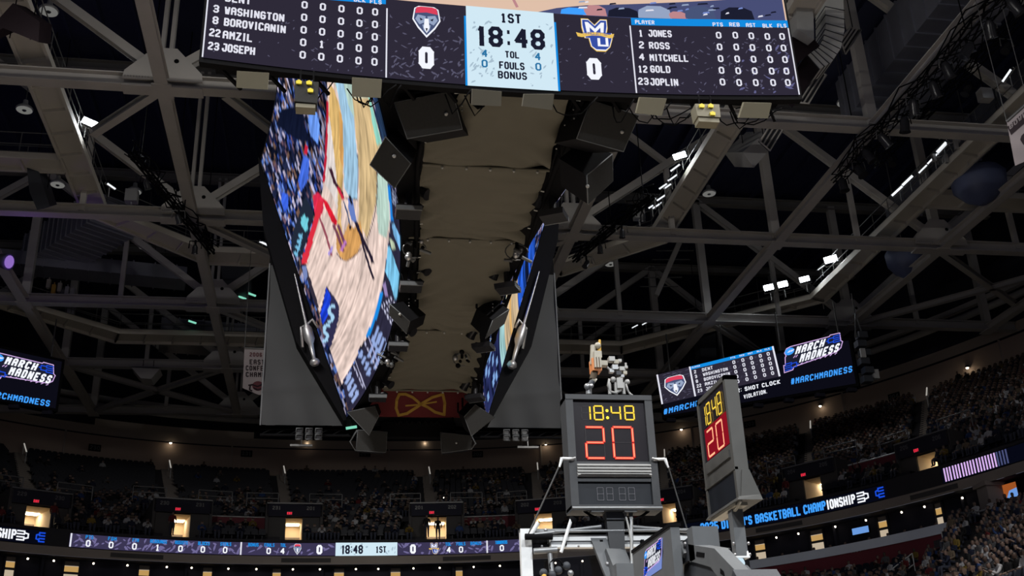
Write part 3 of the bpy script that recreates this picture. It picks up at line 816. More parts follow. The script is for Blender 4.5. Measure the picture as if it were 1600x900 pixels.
hung_box('air_handler', 'pale trapezoid hopper hanging below the far left truss', 'hopper', ((205, 574), (250, 576), (236, 592), (220, 591)), 64, (0, 1.2, 0), 'steel_far')
hung_box('air_handler', 'grey hanging box behind the left end of the third truss', 'air handler', ((345, 415), (392, 412), (392, 455), (350, 462)), 57, (0, 1.5, 0), 'pad_dark')
hung_box('air_handler', 'dark upright box between the far roof braces right of the scoreboard', 'air handler', ((1093, 530), (1118, 520), (1120, 575), (1098, 590)), 62, (0, 1.0, 0), 'pad_dark')
for px, py, r, lab in ((1415, 409, 1.0, 'lower'), (1531, 290, 1.25, 'upper')):
    c = at_z(px, py, 25.6)
    T = thing('blue_dome', '%s of two drooping blue fabric domes hung at the right' % lab, 'hung fabric dome', c, 'blue hung domes')
    mb = MB(); mb.lathe(c+np.array((0, 0, .8)), (.05, .1, -1), [(0, r*.8), (.3, r), (.9, r*.95), (1.4, r*.6), (1.7, r*.15)], 'blue_dome', 16); mb.build('fabric', T)
    mb = MB(); mb.tube(c+np.array((0, 0, .8)), c+np.array((0, 0, 6)), .03, 'rail_dim', 5); mb.build('hanger_rod', T)
# black lighting trusses with hanging lamps
def black_truss(label, A, B, lamps, seed, s=.2, g=.8):
    A, B = np.asarray(A, float), np.asarray(B, float)
    T = thing('lighting_truss', label, 'lighting truss', A, 'black lighting trusses')
    mb = MB()
    off = [np.array(o) for o in ((-s, 0, -s), (s, 0, -s), (s, 0, s), (-s, 0, s))]
    for o in off: mb.tube(A+o, B+o, .03 if s > .15 else .05, 'black', 6)
    n = int(np.linalg.norm(B-A)/.7)
    for i in range(n):
        p, q = A+(B-A)*i/n, A+(B-A)*(i+1)/n
        for j in range(4): mb.tube(p+off[j], q+off[(j+1) % 4], .02, 'black', 4)
    mb.build('truss_frame', T)
    r = random.Random(seed)
    for i in range(lamps):
        c = A+(B-A)*(i+.5)/lamps+np.array((r.uniform(-.2, .2), 0, -.55))
        mb = MB(); d = np.array((r.uniform(-.7, .7), r.uniform(-.4, .6), -1))
        mb.tube(c+np.array((0, 0, .4)), c, .05, 'black', 6); mb.lathe(c, d, [(-.3*g, .12*g), (-.1*g, .22*g), (.3*g, .22*g), (.45*g, .27*g)], 'black_gloss', 10)
        h = mb.build('stage_lamp', T)
        mb = MB(); mb.path([c+np.array((-.27, 0, 0)), c+np.array((-.25, 0, .35)), c+np.array((.25, 0, .35)), c+np.array((.27, 0, 0))], .03, 'rail_dim' if i % 2 else 'black', 4); mb.build('yoke', h)
    mb = MB()
    for k in range(5):
        P = [A+(B-A)*t+np.array((r.uniform(-.3, .3), 0, r.uniform(.1, .4)-.3*math.sin(t*17+k))) for t in np.linspace(0, 1, 18)]
        mb.path(P, .03, 'black', 4)
    mb.build('cables', T)
    for e in (.1, .5, .9):
        p = A+(B-A)*e; mb = MB(); mb.tube(p+np.array((0, 0, .26)), (p[0], p[1], 33.2), .025, 'black', 5); mb.build('hanger_rod', T)
    return T
black_truss('black truss of stage lamps crossing the upper right in front of the big duct', (20.6, 37.2, 24.0), (21.0, 17.5, 24.0), 17, 3)
black_truss('black truss of stage lamps on the left above the second roof truss', (-8.0, 38.6, 24.4), (-5.6, 46.5, 24.0), 3, 5, .09, .55)
black_truss('grey lattice girder of lamps at the upper right edge', (25.0, 41.5, 27.4), (25.6, 27.0, 27.4), 5, 9, .16, .7)
black_truss('black truss of stage lamps right of the hanging speakers', (13.6, 40.5, 24.6), (11.4, 46.6, 24.3), 4, 11, .09, .55)
mb = MB(); c = at_z(206, 307, 26.4); mb.cbox(c, .55, .4, .6, 'rail'); mb.tube(c, (c[0], c[1], 26.0), .04, 'rail', 6); tag(mb.build('junction_box'), 'pale junction box on the left catwalk rail', 'box', 'pale boxes on catwalk rails')
mb = MB(); c = at_z(998, 333, 26.4); mb.cbox(c, .5, .4, .7, 'rail'); mb.tube(c, c-np.array((0, 0, .7)), .04, 'rail', 6); tag(mb.build('junction_box'), 'pale junction box on the catwalk right of the speakers', 'box', 'pale boxes on catwalk rails')
mb = MB(); c = at_z(1539, 149, 26.4); mb.cbox(c, .5, .4, .5, 'rail'); mb.tube(c, (c[0], c[1], 33.3), .03, 'black', 6); tag(mb.build('junction_box'), 'pale junction box at the upper right beside the lattice girder', 'box', 'pale boxes on catwalk rails')
mb = MB(); c = at_z(90, 452, 26.6)
for dx, dz, m in ((-.5, .3, 'bone_plastic'), (-.2, 0, 'gold'), (.1, .1, 'bone_plastic'), (.5, -.1, 'rail'), (.8, -.2, 'rail'), (.3, -.3, 'rail_dim')): mb.cbox((c[0]+dx, c[1], c[2]+dz), .2, .2, .5, m); mb.tube((c[0]+dx, c[1], c[2]+dz-.3), (c[0]+dx, c[1], c[2]+dz+.4), .03, m, 5)
tag(mb.build('spotlight_rig'), 'clutter of pale spotlight gear on the far left catwalk', 'lighting gear')
mb = MB(); c = at_z(1490, 240, 26.6)
rr = random.Random(4)
for i in range(16):
    p = c+np.array((rr.uniform(-1.1, 1.1), rr.uniform(-1.6, 1.0), rr.uniform(-.6, .6))); mb.tube(c, p, .02, 'rail', 4); mb.cbox(p, .14, .14, rr.uniform(.2, .5), 'rail'); mb.tube(p, p+np.array((rr.uniform(-.3, .3), .2, rr.uniform(-.4, .4))), .025, 'rail', 5)
tag(mb.build('spotlight_rig'), 'clutter of pale spotlight gear lit on the outer right catwalk', 'lighting gear')
# ladder-like stay
A, B = at_y(1062, 378, 58), at_y(1025, 462, 58); mb = MB(); mb.beam(A, B, .3, .3, 'steel_far', (0, 1, 0))
for k in range(6):
    p = A+(B-A)*(k+.5)/6; mb.tube(p+np.array((-1.1, 0, .25)), p+np.array((1.3, 0, .35)), .04, 'rail_dim', 5)
tag(mb.build('roof_ladder'), 'slanting roof stay with side rungs above the far right catwalk', 'ladder')
# ------------------------------------------------------------------ the hanging scoreboard
SB = thing('scoreboard', 'huge hanging scoreboard with end and side displays and a cloth-covered belly', 'scoreboard', (2.72, 24.2, 12.1))
MX = 2.72
def ey(x): return 14.5+0.3*(1-((x-MX)/4.88)**2)
def es(px, py):
    y = 14.6
    for _ in range(6): p = at_y(px, py, y); y = ey(p[0])
    return p[0], p[2]
def EP(u, v, k=1): return (u, ey(u)-.006*k, v)
X0, X1, ZL = -2.14, 7.62, 12.1
mb = MB()
n = 24
for i in range(n):
    a, b = X0-.04+(X1-X0+.08)*i/n, X0-.04+(X1-X0+.08)*(i+1)/n
    mb.hexa([(a, ey(a), 12.02), (b, ey(b), 12.02), (b, ey(b)+.14, 12.02), (a, ey(a)+.14, 12.02)], [(a, ey(a), 18.2), (b, ey(b), 18.2), (b, ey(b)+.14, 18.2), (a, ey(a)+.14, 18.2)], 'black')
ES = mb.build('end_screen', SB, label='curved end display facing the camera with player table and game clock')
TOPL = [es(*q) for q in ((318, -24), (470, -12), (604, -1), (729, 10), (869, 22), (988, 29), (1112, 31), (1237, 33))]
ZB_ = 13.47
def zt_(x): return float(np.interp(x, [q[0] for q in TOPL], [q[1] for q in TOPL]))
def head(mb, u0, u1, d0, d1, m, k=3, n=16):
    rect(mb, lambda u, v: EP(u, zt_(u)+v, k), u0, d0, u1, d1, m, n)
def strip(mb, u0, u1, v0, v1, m, k=1, n=16):
    rect(mb, lambda u, v: EP(u, v, k), u0, v0, u1, v1, m, n)
mb = MB()
strip(mb, X0, X1, ZL+.6, 17.9, 'scr_wood', 1)
for i in range(32):
    a, b = X0+(X1-X0)*i/32, X0+(X1-X0)*(i+1)/32; shape(mb, lambda u, v: EP(u, v, 2), [(a, ZL), (b, ZL), (b, zt_(b)), (a, zt_(a))], 'scr_dark')
xs = es(604, 60)[0]; xw0, xw1 = es(729, 70)[0], es(868, 80)[0]; xr = es(988, 85)[0]
flecks(mb, lambda u, v: EP(u, v, 3), X0+.05, ZL+.03, xs-.05, ZB_-.2, 150, .05, 'scr_fleck', 3, lambda a, b: .25+.75*a*(1-b))
flecks(mb, lambda u, v: EP(u, v, 3), xs+.05, ZL+.03, xw0-.05, ZB_-.05, 150, .075, 'scr_fleck', 4, lambda a, b: 1.1-b)
flecks(mb, lambda u, v: EP(u, v, 3), xw1+.05, ZL+.03, xr-.05, ZB_-.05, 70, .05, 'scr_fleck', 5, lambda a, b: .6)
flecks(mb, lambda u, v: EP(u, v, 3), xr+.08, ZL+.03, X1-.05, ZB_-.2, 260, .055, 'scr_fleck', 6, lambda a, b: .25+.6*a)
flecks(mb, lambda u, v: EP(u, v, 3), xr+1.6, ZL+.03, X1-.05, ZB_-.3, 60, .09, 'scr_fleck_blue', 16, lambda a, b: a)
shape(mb, lambda u, v: EP(u, v, 3), [(xw0, ZL-.02), (xw1, ZL-.02), (xw1, zt_(xw1)), (xw0, zt_(xw0))], 'scr_pale')
flecks(mb, lambda u, v: EP(u, v, 4), xw0+.03, ZL+.03, xw1-.03, ZB_-.05, 90, .08, 'scr_pale_fleck', 7)
strip(mb, xw0-.035, xw0, ZL-.02, ZB_, 'scr_blue', 3, 1); strip(mb, xw1, xw1+.035, ZL-.02, ZB_, 'scr_blue', 3, 1)
head(mb, X0, xs-.02, -.115, 0, 'scr_blue'); head(mb, xr+.03, X1, -.15, 0, 'scr_blue')
strip(mb, xs-.012, xs+.012, ZL, ZB_, 'scr_text', 4, 1); strip(mb, xr-.012, xr+.012, ZL, ZB_, 'scr_text', 4, 1)
strip(mb, X0, X0+.022, ZL, 17.9, 'scr_text', 4, 1); strip(mb, X1-.022, X1, ZL, ZB_, 'scr_text', 4, 1)
# the picture above the table: court boards, and people seated along the sideline seen from behind
PV = lambda k: (lambda u, v: EP(u, v, k))
for i in range(24):
    a, b = xw1-.3+(X1-.03-xw1+.3)*i/24, xw1-.3+(X1-.03-xw1+.3)*(i+1)/24
    tf = lambda u: float(np.interp(u, [xw1-.3, xw1+.1, xw1+.6, X1], [zt_(xw1), zt_(xw1)+.13, ZB_+.4, ZB_+.7]))
    shape(mb, PV(2), [(a, zt_(a)), (b, zt_(b)), (b, tf(b)), (a, tf(a))], 'scr_slate')
strip(mb, X0, X1, 16.7, 17.9, 'scr_ink', 3)
for a, b in (((-1.6, 14.6), (3.4, 14.2)), ((-1.2, 15.9), (5.6, 15.6)), ((2.9, 13.75), (1.9, 16.3))): stroke(mb, PV(3), [(a[0]+(b[0]-a[0])*k/12, a[1]+(b[1]-a[1])*k/12) for k in range(13)], .05, 'scr_pink')
shape(mb, PV(3), [(-2.1, 14.75), (-.2, 14.7), (-.4, 15.7), (-2.1, 15.8)], 'scr_gold')
rr = random.Random(12)
for x, w, h, m in ((3.9, .5, .14, 'scr_cyan'), (4.25, .42, .22, 'scr_pink'), (4.75, .55, .2, 'scr_ink'), (5.3, .6, .26, 'scr_steel'), (6.1, .55, .27, 'scr_steel_dark'), (6.75, .6, .26, 'scr_ink'), (7.35, .4, .24, 'scr_slate'), (5.7, .35, .15, 'scr_pink')):
    z_ = zt_(x)+.005; shape(mb, PV(3), [(x-w/2, z_), (x+w/2, z_), (x+w*.45, z_+h*.7), (x+w*.2, z_+h), (x-w*.2, z_+h), (x-w*.46, z_+h*.65)], m)
for i in range(26):
    x = rr.uniform(xw1+.35, X1-.2); v = zt_(x)+rr.uniform(.05, .3); L = rr.uniform(.06, .2)
    shape(mb, PV(4), [(x, v), (x+L, v+.02), (x+L*.9, v+.05), (x+.02, v+.035)], rr.choice(['scr_steel', 'scr_ink', 'scr_text', 'scr_shirt']))
shape(mb, PV(3), [(xw1-.25, ZB_+.02), (xw1-.05, ZB_+.02), (xw1-.08, ZB_+.13), (xw1-.22, ZB_+.13)], 'scr_steel')
mb.build('display_picture', ES)
mb = MB()
def put(s, px, py, px1, py1, h, m, k=5, **kw):
    u0, v0 = es(px, py); u1, _ = es(px1, py1)
    letters(mb, s, PV(k), u0, v0, h, m, total=u1-u0, **kw)
for s, a, b in (('DENT', (352, 4), (392, 10)), ('WASHINGTON', (351, 24), (444, 31)), ('BOROVICANIN', (350, 42), (446, 52)), ('AMZIL', (348, 62), (394, 68)), ('JOSEPH', (347, 82), (398, 87))):
    put(s, *a, *b, .155, 'scr_text')
for s, a, b in (('3', (333, 21), (342, 22)), ('8', (332, 39), (341, 40)), ('22', (327, 58), (344, 60)), ('23', (325, 79), (342, 81))): put(s, *a, *b, .15, 'scr_text')
for r in range(5):
    for c, (a, b) in enumerate((((476, 10), (473, 88)), ((504.5, 13), (502, 91)), ((533.5, 16), (531, 94)), ((562, 19), (560, 97)), ((586, 21), (585, 99)))):
        px, py = a[0]+(b[0]-a[0])*r/4, a[1]+(b[1]-a[1])*r/4
        u, v = es(px, py); letters(mb, '1' if (r, c) == (3, 1) else '0', PV(5), u, v-.065, .145, 'scr_text', align='c', wid=.68, sw=.2)
for s, px, py in (('PTS', 478, -9), ('REB', 508, -6), ('AST', 537, -2), ('BLK', 562, 5), ('FLS', 587, 8)): u, v = es(px, py); letters(mb, s, PV(5), u, v, .085, 'scr_text', align='c')
for s, a, b in (('JONES', (1013, 59), (1049, 60)), ('ROSS', (1014, 78), (1046, 79)), ('MITCHELL', (1015, 97), (1075, 98)), ('GOLD', (1016, 115), (1047, 116)), ('JOPLIN', (1016, 135), (1059, 135))): put(s, *a, *b, .145, 'scr_text')
for s, a, b in (('1', (998, 59), (1004, 59)), ('2', (998, 77), (1006, 77)), ('4', (998, 96), (1007, 96)), ('12', (997, 115), (1011, 115)), ('23', (997, 134), (1013, 134))): put(s, *a, *b, .145, 'scr_text')
for r in range(5):
    for a, b in (((1122, 57), (1128, 130)), ((1148, 57), (1154, 131)), ((1173, 58), (1180, 131)), ((1198, 59), (1207, 131)), ((1221, 59), (1230, 131))):
        u, v = es(a[0]+(b[0]-a[0])*r/4, a[1]+(b[1]-a[1])*r/4); letters(mb, '0', PV(5), u, v-.065, .14, 'scr_text', align='c', wid=.68, sw=.2)
for s, a, b in (('PLAYER', (992, 39), (1022, 40)), ('PTS', (1113, 43), (1129, 43)), ('REB', (1139, 43), (1155, 43)), ('AST', (1165, 44), (1180, 44)), ('BLK', (1191, 45), (1206, 45)), ('FLS', (1214, 45), (1228, 45))): put(s, *a, *b, .085, 'scr_text')
put('1ST', 782, 37, 814, 39, .2, 'scr_ink'); put('18:48', 746, 73, 851, 77, .415, 'scr_ink', sw=.19)
put('TOL', 789, 92, 811, 93, .14, 'scr_ink'); put('FOULS', 780, 109, 819, 110, .15, 'scr_ink'); put('BONUS', 778, 124, 823, 126, .15, 'scr_ink')
for s, px, py in (('4', 757, 91), ('0', 757, 107), ('4', 840, 96), ('0', 841, 112)): u, v = es(px, py); letters(mb, s, PV(5), u, v, .155, 'scr_teal', align='c')
for px, py in ((666, 109), (929, 126)): u, v = es(px, py); letters(mb, '0', PV(5), u, v, .43, 'scr_white', align='c', wid=.58, sw=.24)
mb.build('lettering', ES)
mb = MB()
u, v = es(666, 12); wolf_crest(mb, lambda a, b, k: EP(a, b, 4+k), u, v, .47, .62, 1)
mb.build('team_crest', ES, label='red-topped shield crest'); mb = MB()
u, v = es(927, 34); letter_crest(mb, lambda a, b, k: EP(a, b, 4+k), u, v, .66, .6, 1)
mb.build('team_crest', ES, label='two-letter crest with gold ribbon')

# side displays: leaning out, curving in along their length
SY0, SY1, SZ0, SZ1, TILT = 14.95, 33.45, 12.2, 21.35, 3.1/9.0
def side(y, z, sgn=-1, d=0.0):
    x = 1.47-((y-24.2)/9.4)**2-TILT*(z-12.2)
    if sgn > 0: x = 2*MX-x-.033*(z-12.2)
    nx = -math.cos(math.atan(TILT)) if sgn < 0 else math.cos(math.atan(TILT))
    return (x+nx*d, y, z-math.sin(math.atan(TILT))*d)
def side_hit(px, py):
    """(along, up) on the left display where a line of sight meets it."""
    d = ray(px, py); ts = np.linspace(12, 48, 1200)
    P = EYE+ts[:, None]*d
    F = P[:, 0]-(1.47-((P[:, 1]-24.2)/9.4)**2-TILT*(P[:, 2]-12.2))
    k = np.where(F[:-1]*F[1:] < 0)[0]
    if not len(k): k = [int(np.argmin(np.abs(F)))]
    ok = [i for i in k if SY0-.8 < P[i, 1] < SY1+2.5]
    best = P[(ok or list(k))[0]]
    return (best[1]-SY0)/(SY1-SY0), (best[2]-SZ0)/(SZ1-SZ0)
def in_poly(S, T, pts):
    r = np.zeros(S.shape, bool); n = len(pts)
    for i in range(n):
        x1, y1 = pts[i]; x2, y2 = pts[(i+1) % n]
        if y1 == y2: continue
        c = ((y1 > T) != (y2 > T)) & (S < (x2-x1)*(T-y1)/(y2-y1)+x1)
        r ^= c
    return r
NS, NT = 300, 170
sv, tv = np.meshgrid(np.linspace(0, 1, NS), np.linspace(0, 1, NT), indexing='ij')
def vnoise(S, T, a, b, seed):
    """Smooth value noise, a x b cells."""
    g = np.random.default_rng(seed).random((a+2, b+2))
    x, y = S*a, T*b; i, j = x.astype(int), y.astype(int); fx, fy = x-i, y-j
    return (g[i, j]*(1-fx)+g[i+1, j]*fx)*(1-fy)+(g[i, j+1]*(1-fx)+g[i+1, j+1]*fx)*fy
def rgb(r, g, b): return np.array([lin(r), lin(g), lin(b)])
PIC = np.zeros((NS, NT, 3))+rgb(14, 18, 36)
# the crowd in the televised picture: upright blobs of coloured clothing
cells = np.random.default_rng(5)
pal = [rgb(*c) for c in ((14, 18, 34), (14, 18, 34), (20, 24, 44), (22, 30, 56), (30, 36, 66), (58, 86, 175), (100, 135, 215), (160, 165, 205), (200, 190, 215), (36, 42, 72), (120, 92, 80), (26, 40, 96), (110, 84, 100), (80, 90, 135))]
cs, ct = np.meshgrid(np.arange(95), np.arange(46), indexing='ij')
cid = cells.integers(0, len(pal), cs.shape)
jx, jy = cells.random(cs.shape)*.6, cells.random(cs.shape)*.6
sub = 1+.9*np.minimum(1, np.abs(np.sin(sv*94*math.pi+vnoise(sv, tv, 60, 40, 1)*2.8)))*np.abs(np.sin(tv*45*math.pi))
ci, cj = np.clip((sv*94+vnoise(sv, tv, 60, 40, 1)*.9).astype(int), 0, 94), np.clip((tv*45+vnoise(sv, tv, 80, 50, 2)*.9).astype(int), 0, 45)
crowd = np.array(pal)[cid[ci, cj]]*(.75+.6*vnoise(sv, tv, 200, 90, 3))[..., None]
dimm = vnoise(sv, tv, 7, 5, 8)
PIC = crowd*((.35+.8*dimm)*sub*.75)[..., None]
LAYERS = []
def lay(pix, col, streak=0.0, seed=0, amp=None):
    st = [side_hit(*p) for p in pix]
    m = in_poly(sv, tv, st)
    c = rgb(*col)[None, None, :]*np.ones(PIC.shape)
    if streak:
        v = 1+streak*(vnoise(sv, tv, 14, 150, 20+seed)+.6*vnoise(sv, tv, 50, 165, 40+seed)-.8)*1.6
        c = c*v[..., None]
    PIC[m] = c[m]
def near(pix): return pix
# dark patch of empty seats, pale shirts
lay(((440, 170), (470, 165), (478, 200), (484, 222), (468, 220), (446, 205), (432, 195)), (16, 22, 44), .3, 1)
lay(((484, 160), (492, 165), (500, 195), (497, 225), (486, 212), (482, 190)), (105, 150, 235), .6, 2)
lay(((475, 242), (484, 250), (482, 280), (470, 300), (466, 282)), (70, 110, 225), .5, 3)
lay(((441, 300), (450, 304), (451, 325), (444, 331), (440, 315)), (60, 100, 225), .4, 4)
lay(((477, 225), (482, 228), (480, 242), (475, 240)), (200, 35, 60))
# hardwood
COURT = [(512, 112), (512, 160), (511, 220), (507, 262), (505, 292), (500, 318), (494, 345), (486, 380), (478, 412), (483, 430), (490, 455), (499, 487), (506, 512), (515, 543), (524, 570), (534, 599), (545, 580), (555, 562), (563, 542), (575, 525), (586, 492), (595, 457), (601, 425), (606, 388), (610, 345), (608, 300), (606, 285), (600, 252), (597, 221), (588, 185), (578, 153), (565, 112)]
lay(COURT, (228, 204, 194), .5, 5)
lay(((523, 128), (549, 112), (565, 112), (580, 155), (597, 222), (603, 262), (607, 290), (609, 345), (604, 372), (592, 365), (588, 315), (589, 272), (578, 230), (560, 160), (551, 190), (530, 150)), (182, 208, 196), .35, 6)
lay(((515, 130), (522, 138), (531, 165), (536, 190), (537, 262), (534, 305), (533, 345), (536, 366), (526, 372), (528, 330), (524, 280), (520, 240), (514, 180)), (216, 178, 112), .45, 7)
lay(((530, 172), (535, 178), (537, 240), (536, 262), (531, 245)), (214, 160, 92), .3, 8)
lay(((511, 190), (515, 180), (523, 245), (528, 300), (528, 330), (520, 305), (507, 285)), (222, 212, 208), .3, 9)
lay(((524, 120), (535, 118), (545, 165), (553, 182), (557, 225), (559, 250), (559, 311), (548, 311), (538, 292), (537, 240), (536, 190), (531, 160)), (158, 196, 222), .45, 10)
lay(((551, 152), (576, 152), (590, 205), (600, 245), (589, 272), (588, 315), (581, 345), (574, 372), (560, 345), (560, 240), (556, 205)), (206, 178, 132), .5, 11)
lay(((576, 150), (579, 153), (592, 205), (597, 222), (590, 228), (582, 190)), (140, 205, 190), .3, 12)
lay(((579, 118), (588, 120), (600, 165), (609, 213), (597, 222), (588, 180)), (38, 58, 88), .7, 13)
lay(((526, 366), (535, 372), (545, 348), (553, 356), (563, 345), (568, 368), (566, 378), (558, 398), (548, 406), (541, 408), (532, 402), (526, 388)), (216, 160, 94), .4, 14)
def line(pix, w, col, seed=0):
    for a, b in zip(pix[:-1], pix[1:]):
        dx, dy = b[0]-a[0], b[1]-a[1]; L = math.hypot(dx, dy); nx, ny = -dy/L*w/2, dx/L*w/2
        lay(((a[0]+nx, a[1]+ny), (a[0]-nx, a[1]-ny), (b[0]-nx, b[1]-ny), (b[0]+nx, b[1]+ny)), col)
line(((589, 250), (590, 285), (589, 315), (584, 345), (575, 371), (565, 388), (556, 398), (548, 405), (541, 408), (533, 404), (527, 396)), 1.4, (70, 50, 60))
line(((559, 311), (559, 240)), 1.2, (110, 120, 140)); line(((540, 310), (559, 311)), 1.8, (30, 28, 40))
# red sideline, boards and players
line(((512, 158), (511, 205), (509, 250), (506, 285)), 3.2, (190, 30, 55))
lay(((489, 305), (497, 300), (507, 312), (505, 330), (500, 342), (492, 335)), (225, 45, 80), .5, 15)
line(((501, 312), (497, 335), (486, 372), (477, 405)), 8, (222, 46, 66))
lay(((474, 395), (482, 393), (480, 412), (471, 412)), (226, 48, 66))
lay(((477, 306), (491, 333), (483, 362), (473, 398), (459, 400), (455, 372), (466, 340)), (34, 42, 58))
lay(((471, 340), (476, 334), (478, 340), (483, 341), (481, 350), (482, 358), (477, 362), (473, 355), (470, 349)), (110, 200, 215), .3, 16)
for k, (x, y) in enumerate(((467, 366), (465, 375), (463, 384), (460, 393))): line(((x, y), (x+5, y+7)), 4.2, (120, 190, 225)); line(((x+2, y+5), (x+6, y-1)), 2.2, (120, 190, 225))
lay(((505, 309), (512, 315), (528, 347), (524, 354), (519, 347), (508, 322)), (216, 30, 50), .3, 17)
line(((516, 262), (524, 286), (533, 298), (537, 311)), 4.5, (60, 30, 46)); line(((528, 292), (537, 311)), 4, (205, 40, 66))
line(((521, 350), (530, 372), (537, 393)), 4, (118, 66, 84)); line(((528, 350), (535, 370), (541, 384)), 4, (110, 62, 90)); line(((500, 340), (510, 368), (519, 400)), 3, (150, 78, 92)); line(((520, 385), (514, 398)), 3.5, (170, 150, 226)); line(((541, 376), (533, 392)), 4, (190, 120, 196))
lay(((544, 308), (551, 312), (557, 342), (556, 350), (549, 342), (545, 325)), (104, 128, 196)); line(((546, 305), (551, 320)), 3, (28, 26, 40))
line(((556, 346), (568, 376), (580, 400), (583, 411)), 4.5, (38, 30, 48)); line(((560, 352), (570, 392), (580, 424), (585, 437)), 3, (38, 30, 48)); line(((537, 314), (543, 332), (547, 350)), 1.8, (70, 86, 120))
lay(((546, 351), (550, 352), (549, 359), (546, 359)), (34, 30, 44))
line(((476, 418), (484, 440), (490, 460), (497, 482)), 5, (52, 46, 60)); lay(((472, 415), (479, 416), (481, 430), (478, 440), (474, 430)), (120, 136, 188))
# floor lettering: dark outline, blue stripes, two pale letters
lay(((510, 446), (518, 458), (523, 464), (530, 477), (530, 495), (524, 520), (516, 545), (508, 530), (502, 500), (500, 490)), (48, 46, 78))
lay(((510, 449), (518, 464), (512, 492), (505, 508), (501, 492)), (26, 60, 200), .8, 18)
for dx, dy in ((0, 0), (-8, 30)):
    line(((524+dx, 478+dy), (517+dx, 478+dy), (514+dx, 487+dy), (521+dx, 494+dy), (518+dx, 502+dy), (512+dx, 503+dy)), 4.6, (168, 212, 242))
# player tables along the lower edge of the picture
lay(((606, 286), (612, 290), (640, 330), (640, 420), (615, 560), (545, 645), (535, 599), (556, 562), (575, 525), (595, 457), (606, 388), (611, 345)), (44, 42, 62), .3, 19)
line(((608, 290), (613, 345)), 4, (30, 130, 220)); line(((597, 456), (589, 490), (574, 526)), 5, (28, 140, 228))
lay(((606, 386), (610, 384), (622, 420), (629, 438), (624, 462), (617, 468), (610, 440), (602, 424)), (120, 190, 226), .6, 20)
lay(((613, 350), (617, 350), (633, 385), (632, 398), (626, 392), (615, 365)), (120, 178, 224), .6, 21)
lay(((609, 372), (616, 378), (619, 388), (613, 390)), (190, 205, 175), .3, 22); lay(((598, 444), (603, 440), (607, 462), (602, 462)), (150, 130, 180))
for r in range(5):
    for c in range(5):
        x, y = 597+c*4.4+r*3.6, 476+c*8.0+r*-3.0
        line(((x, y), (x+1.2, y+5.5)), 2.2, (205, 205, 232))
        if r < 4 and c < 4: x, y = 614+c*3.6, 297+r*6+c*3; line(((x, y), (x+1.6, y+3)), 1.6, (190, 200, 230))
for (x, y), cols in (((588, 516), 5), ((582, 540), 0)):
    for k in range(4): line(((x+4-k*-4.5, y+k*9-6), (x-6-k*-4.5, y+k*9+18)), 4.6, (150, 172, 224))
for k in range(5): line(((570+k*4.2, 534+k*9), (572+k*4.2, 540+k*9)), 2, (190, 190, 220))
for k in range(4): line(((567+k*4.2, 548+k*9), (562+k*4.2, 559+k*9)), 5, (150, 172, 224))
for k in range(4): line(((553+k*4, 572+k*9), (556+k*4, 579+k*9)), 2, (190, 190, 220))
for k in range(4): line(((549+k*3.6, 582+k*9.5), (540+k*3.6, 600+k*9.5)), 5, (158, 178, 228))
line(((555, 562), (572, 608)), 1.4, (190, 190, 220)); line(((576, 525), (592, 570)), 1.4, (170, 170, 210))
# a second, simpler picture for the right-hand display
PR = crowd*(.5+.6*dimm)[..., None]
f = sv*2.6+tv*.5
def bandr(lo, hi, a, b, col, streak, seed):
    m = (tv > lo) & (tv < hi) & (sv > a) & (sv < b)
    c = rgb(*col)*(1+streak*(vnoise(sv, tv, 12, 150, seed)-.5)*2)[..., None]
    PR[m] = c[m]
bandr(.40, .66, 0, 1, (36, 84, 190), 1.3, 61); bandr(.52, .56, 0, 1, (16, 24, 50), .8, 66); bandr(.18, .27, 0, 1, (160, 204, 206), .6, 63); bandr(.25, .42, 0, 1, (196, 172, 138), .7, 62); bandr(.31, .335, 0, 1, (214, 168, 104), .4, 64)
bandr(0, .19, 0, 1, (34, 40, 80), 1.4, 65)
for k in range(60):
    s0 = RNG.random()*.95; t0 = RNG.random()*.16
    bandr(t0, t0+.018, s0, s0+.035, (130, 170, 225), .2, 66+k)
def pic_mat(name):
    m = glow(name, (1, 1, 1), 1.0, True)
    nt = m.node_tree; a = nt.nodes.new('ShaderNodeAttribute'); a.attribute_name = 'picture'
    nt.links.new(a.outputs['Color'], nt.nodes['Emission'].inputs[0])
pic_mat('video_pixels')
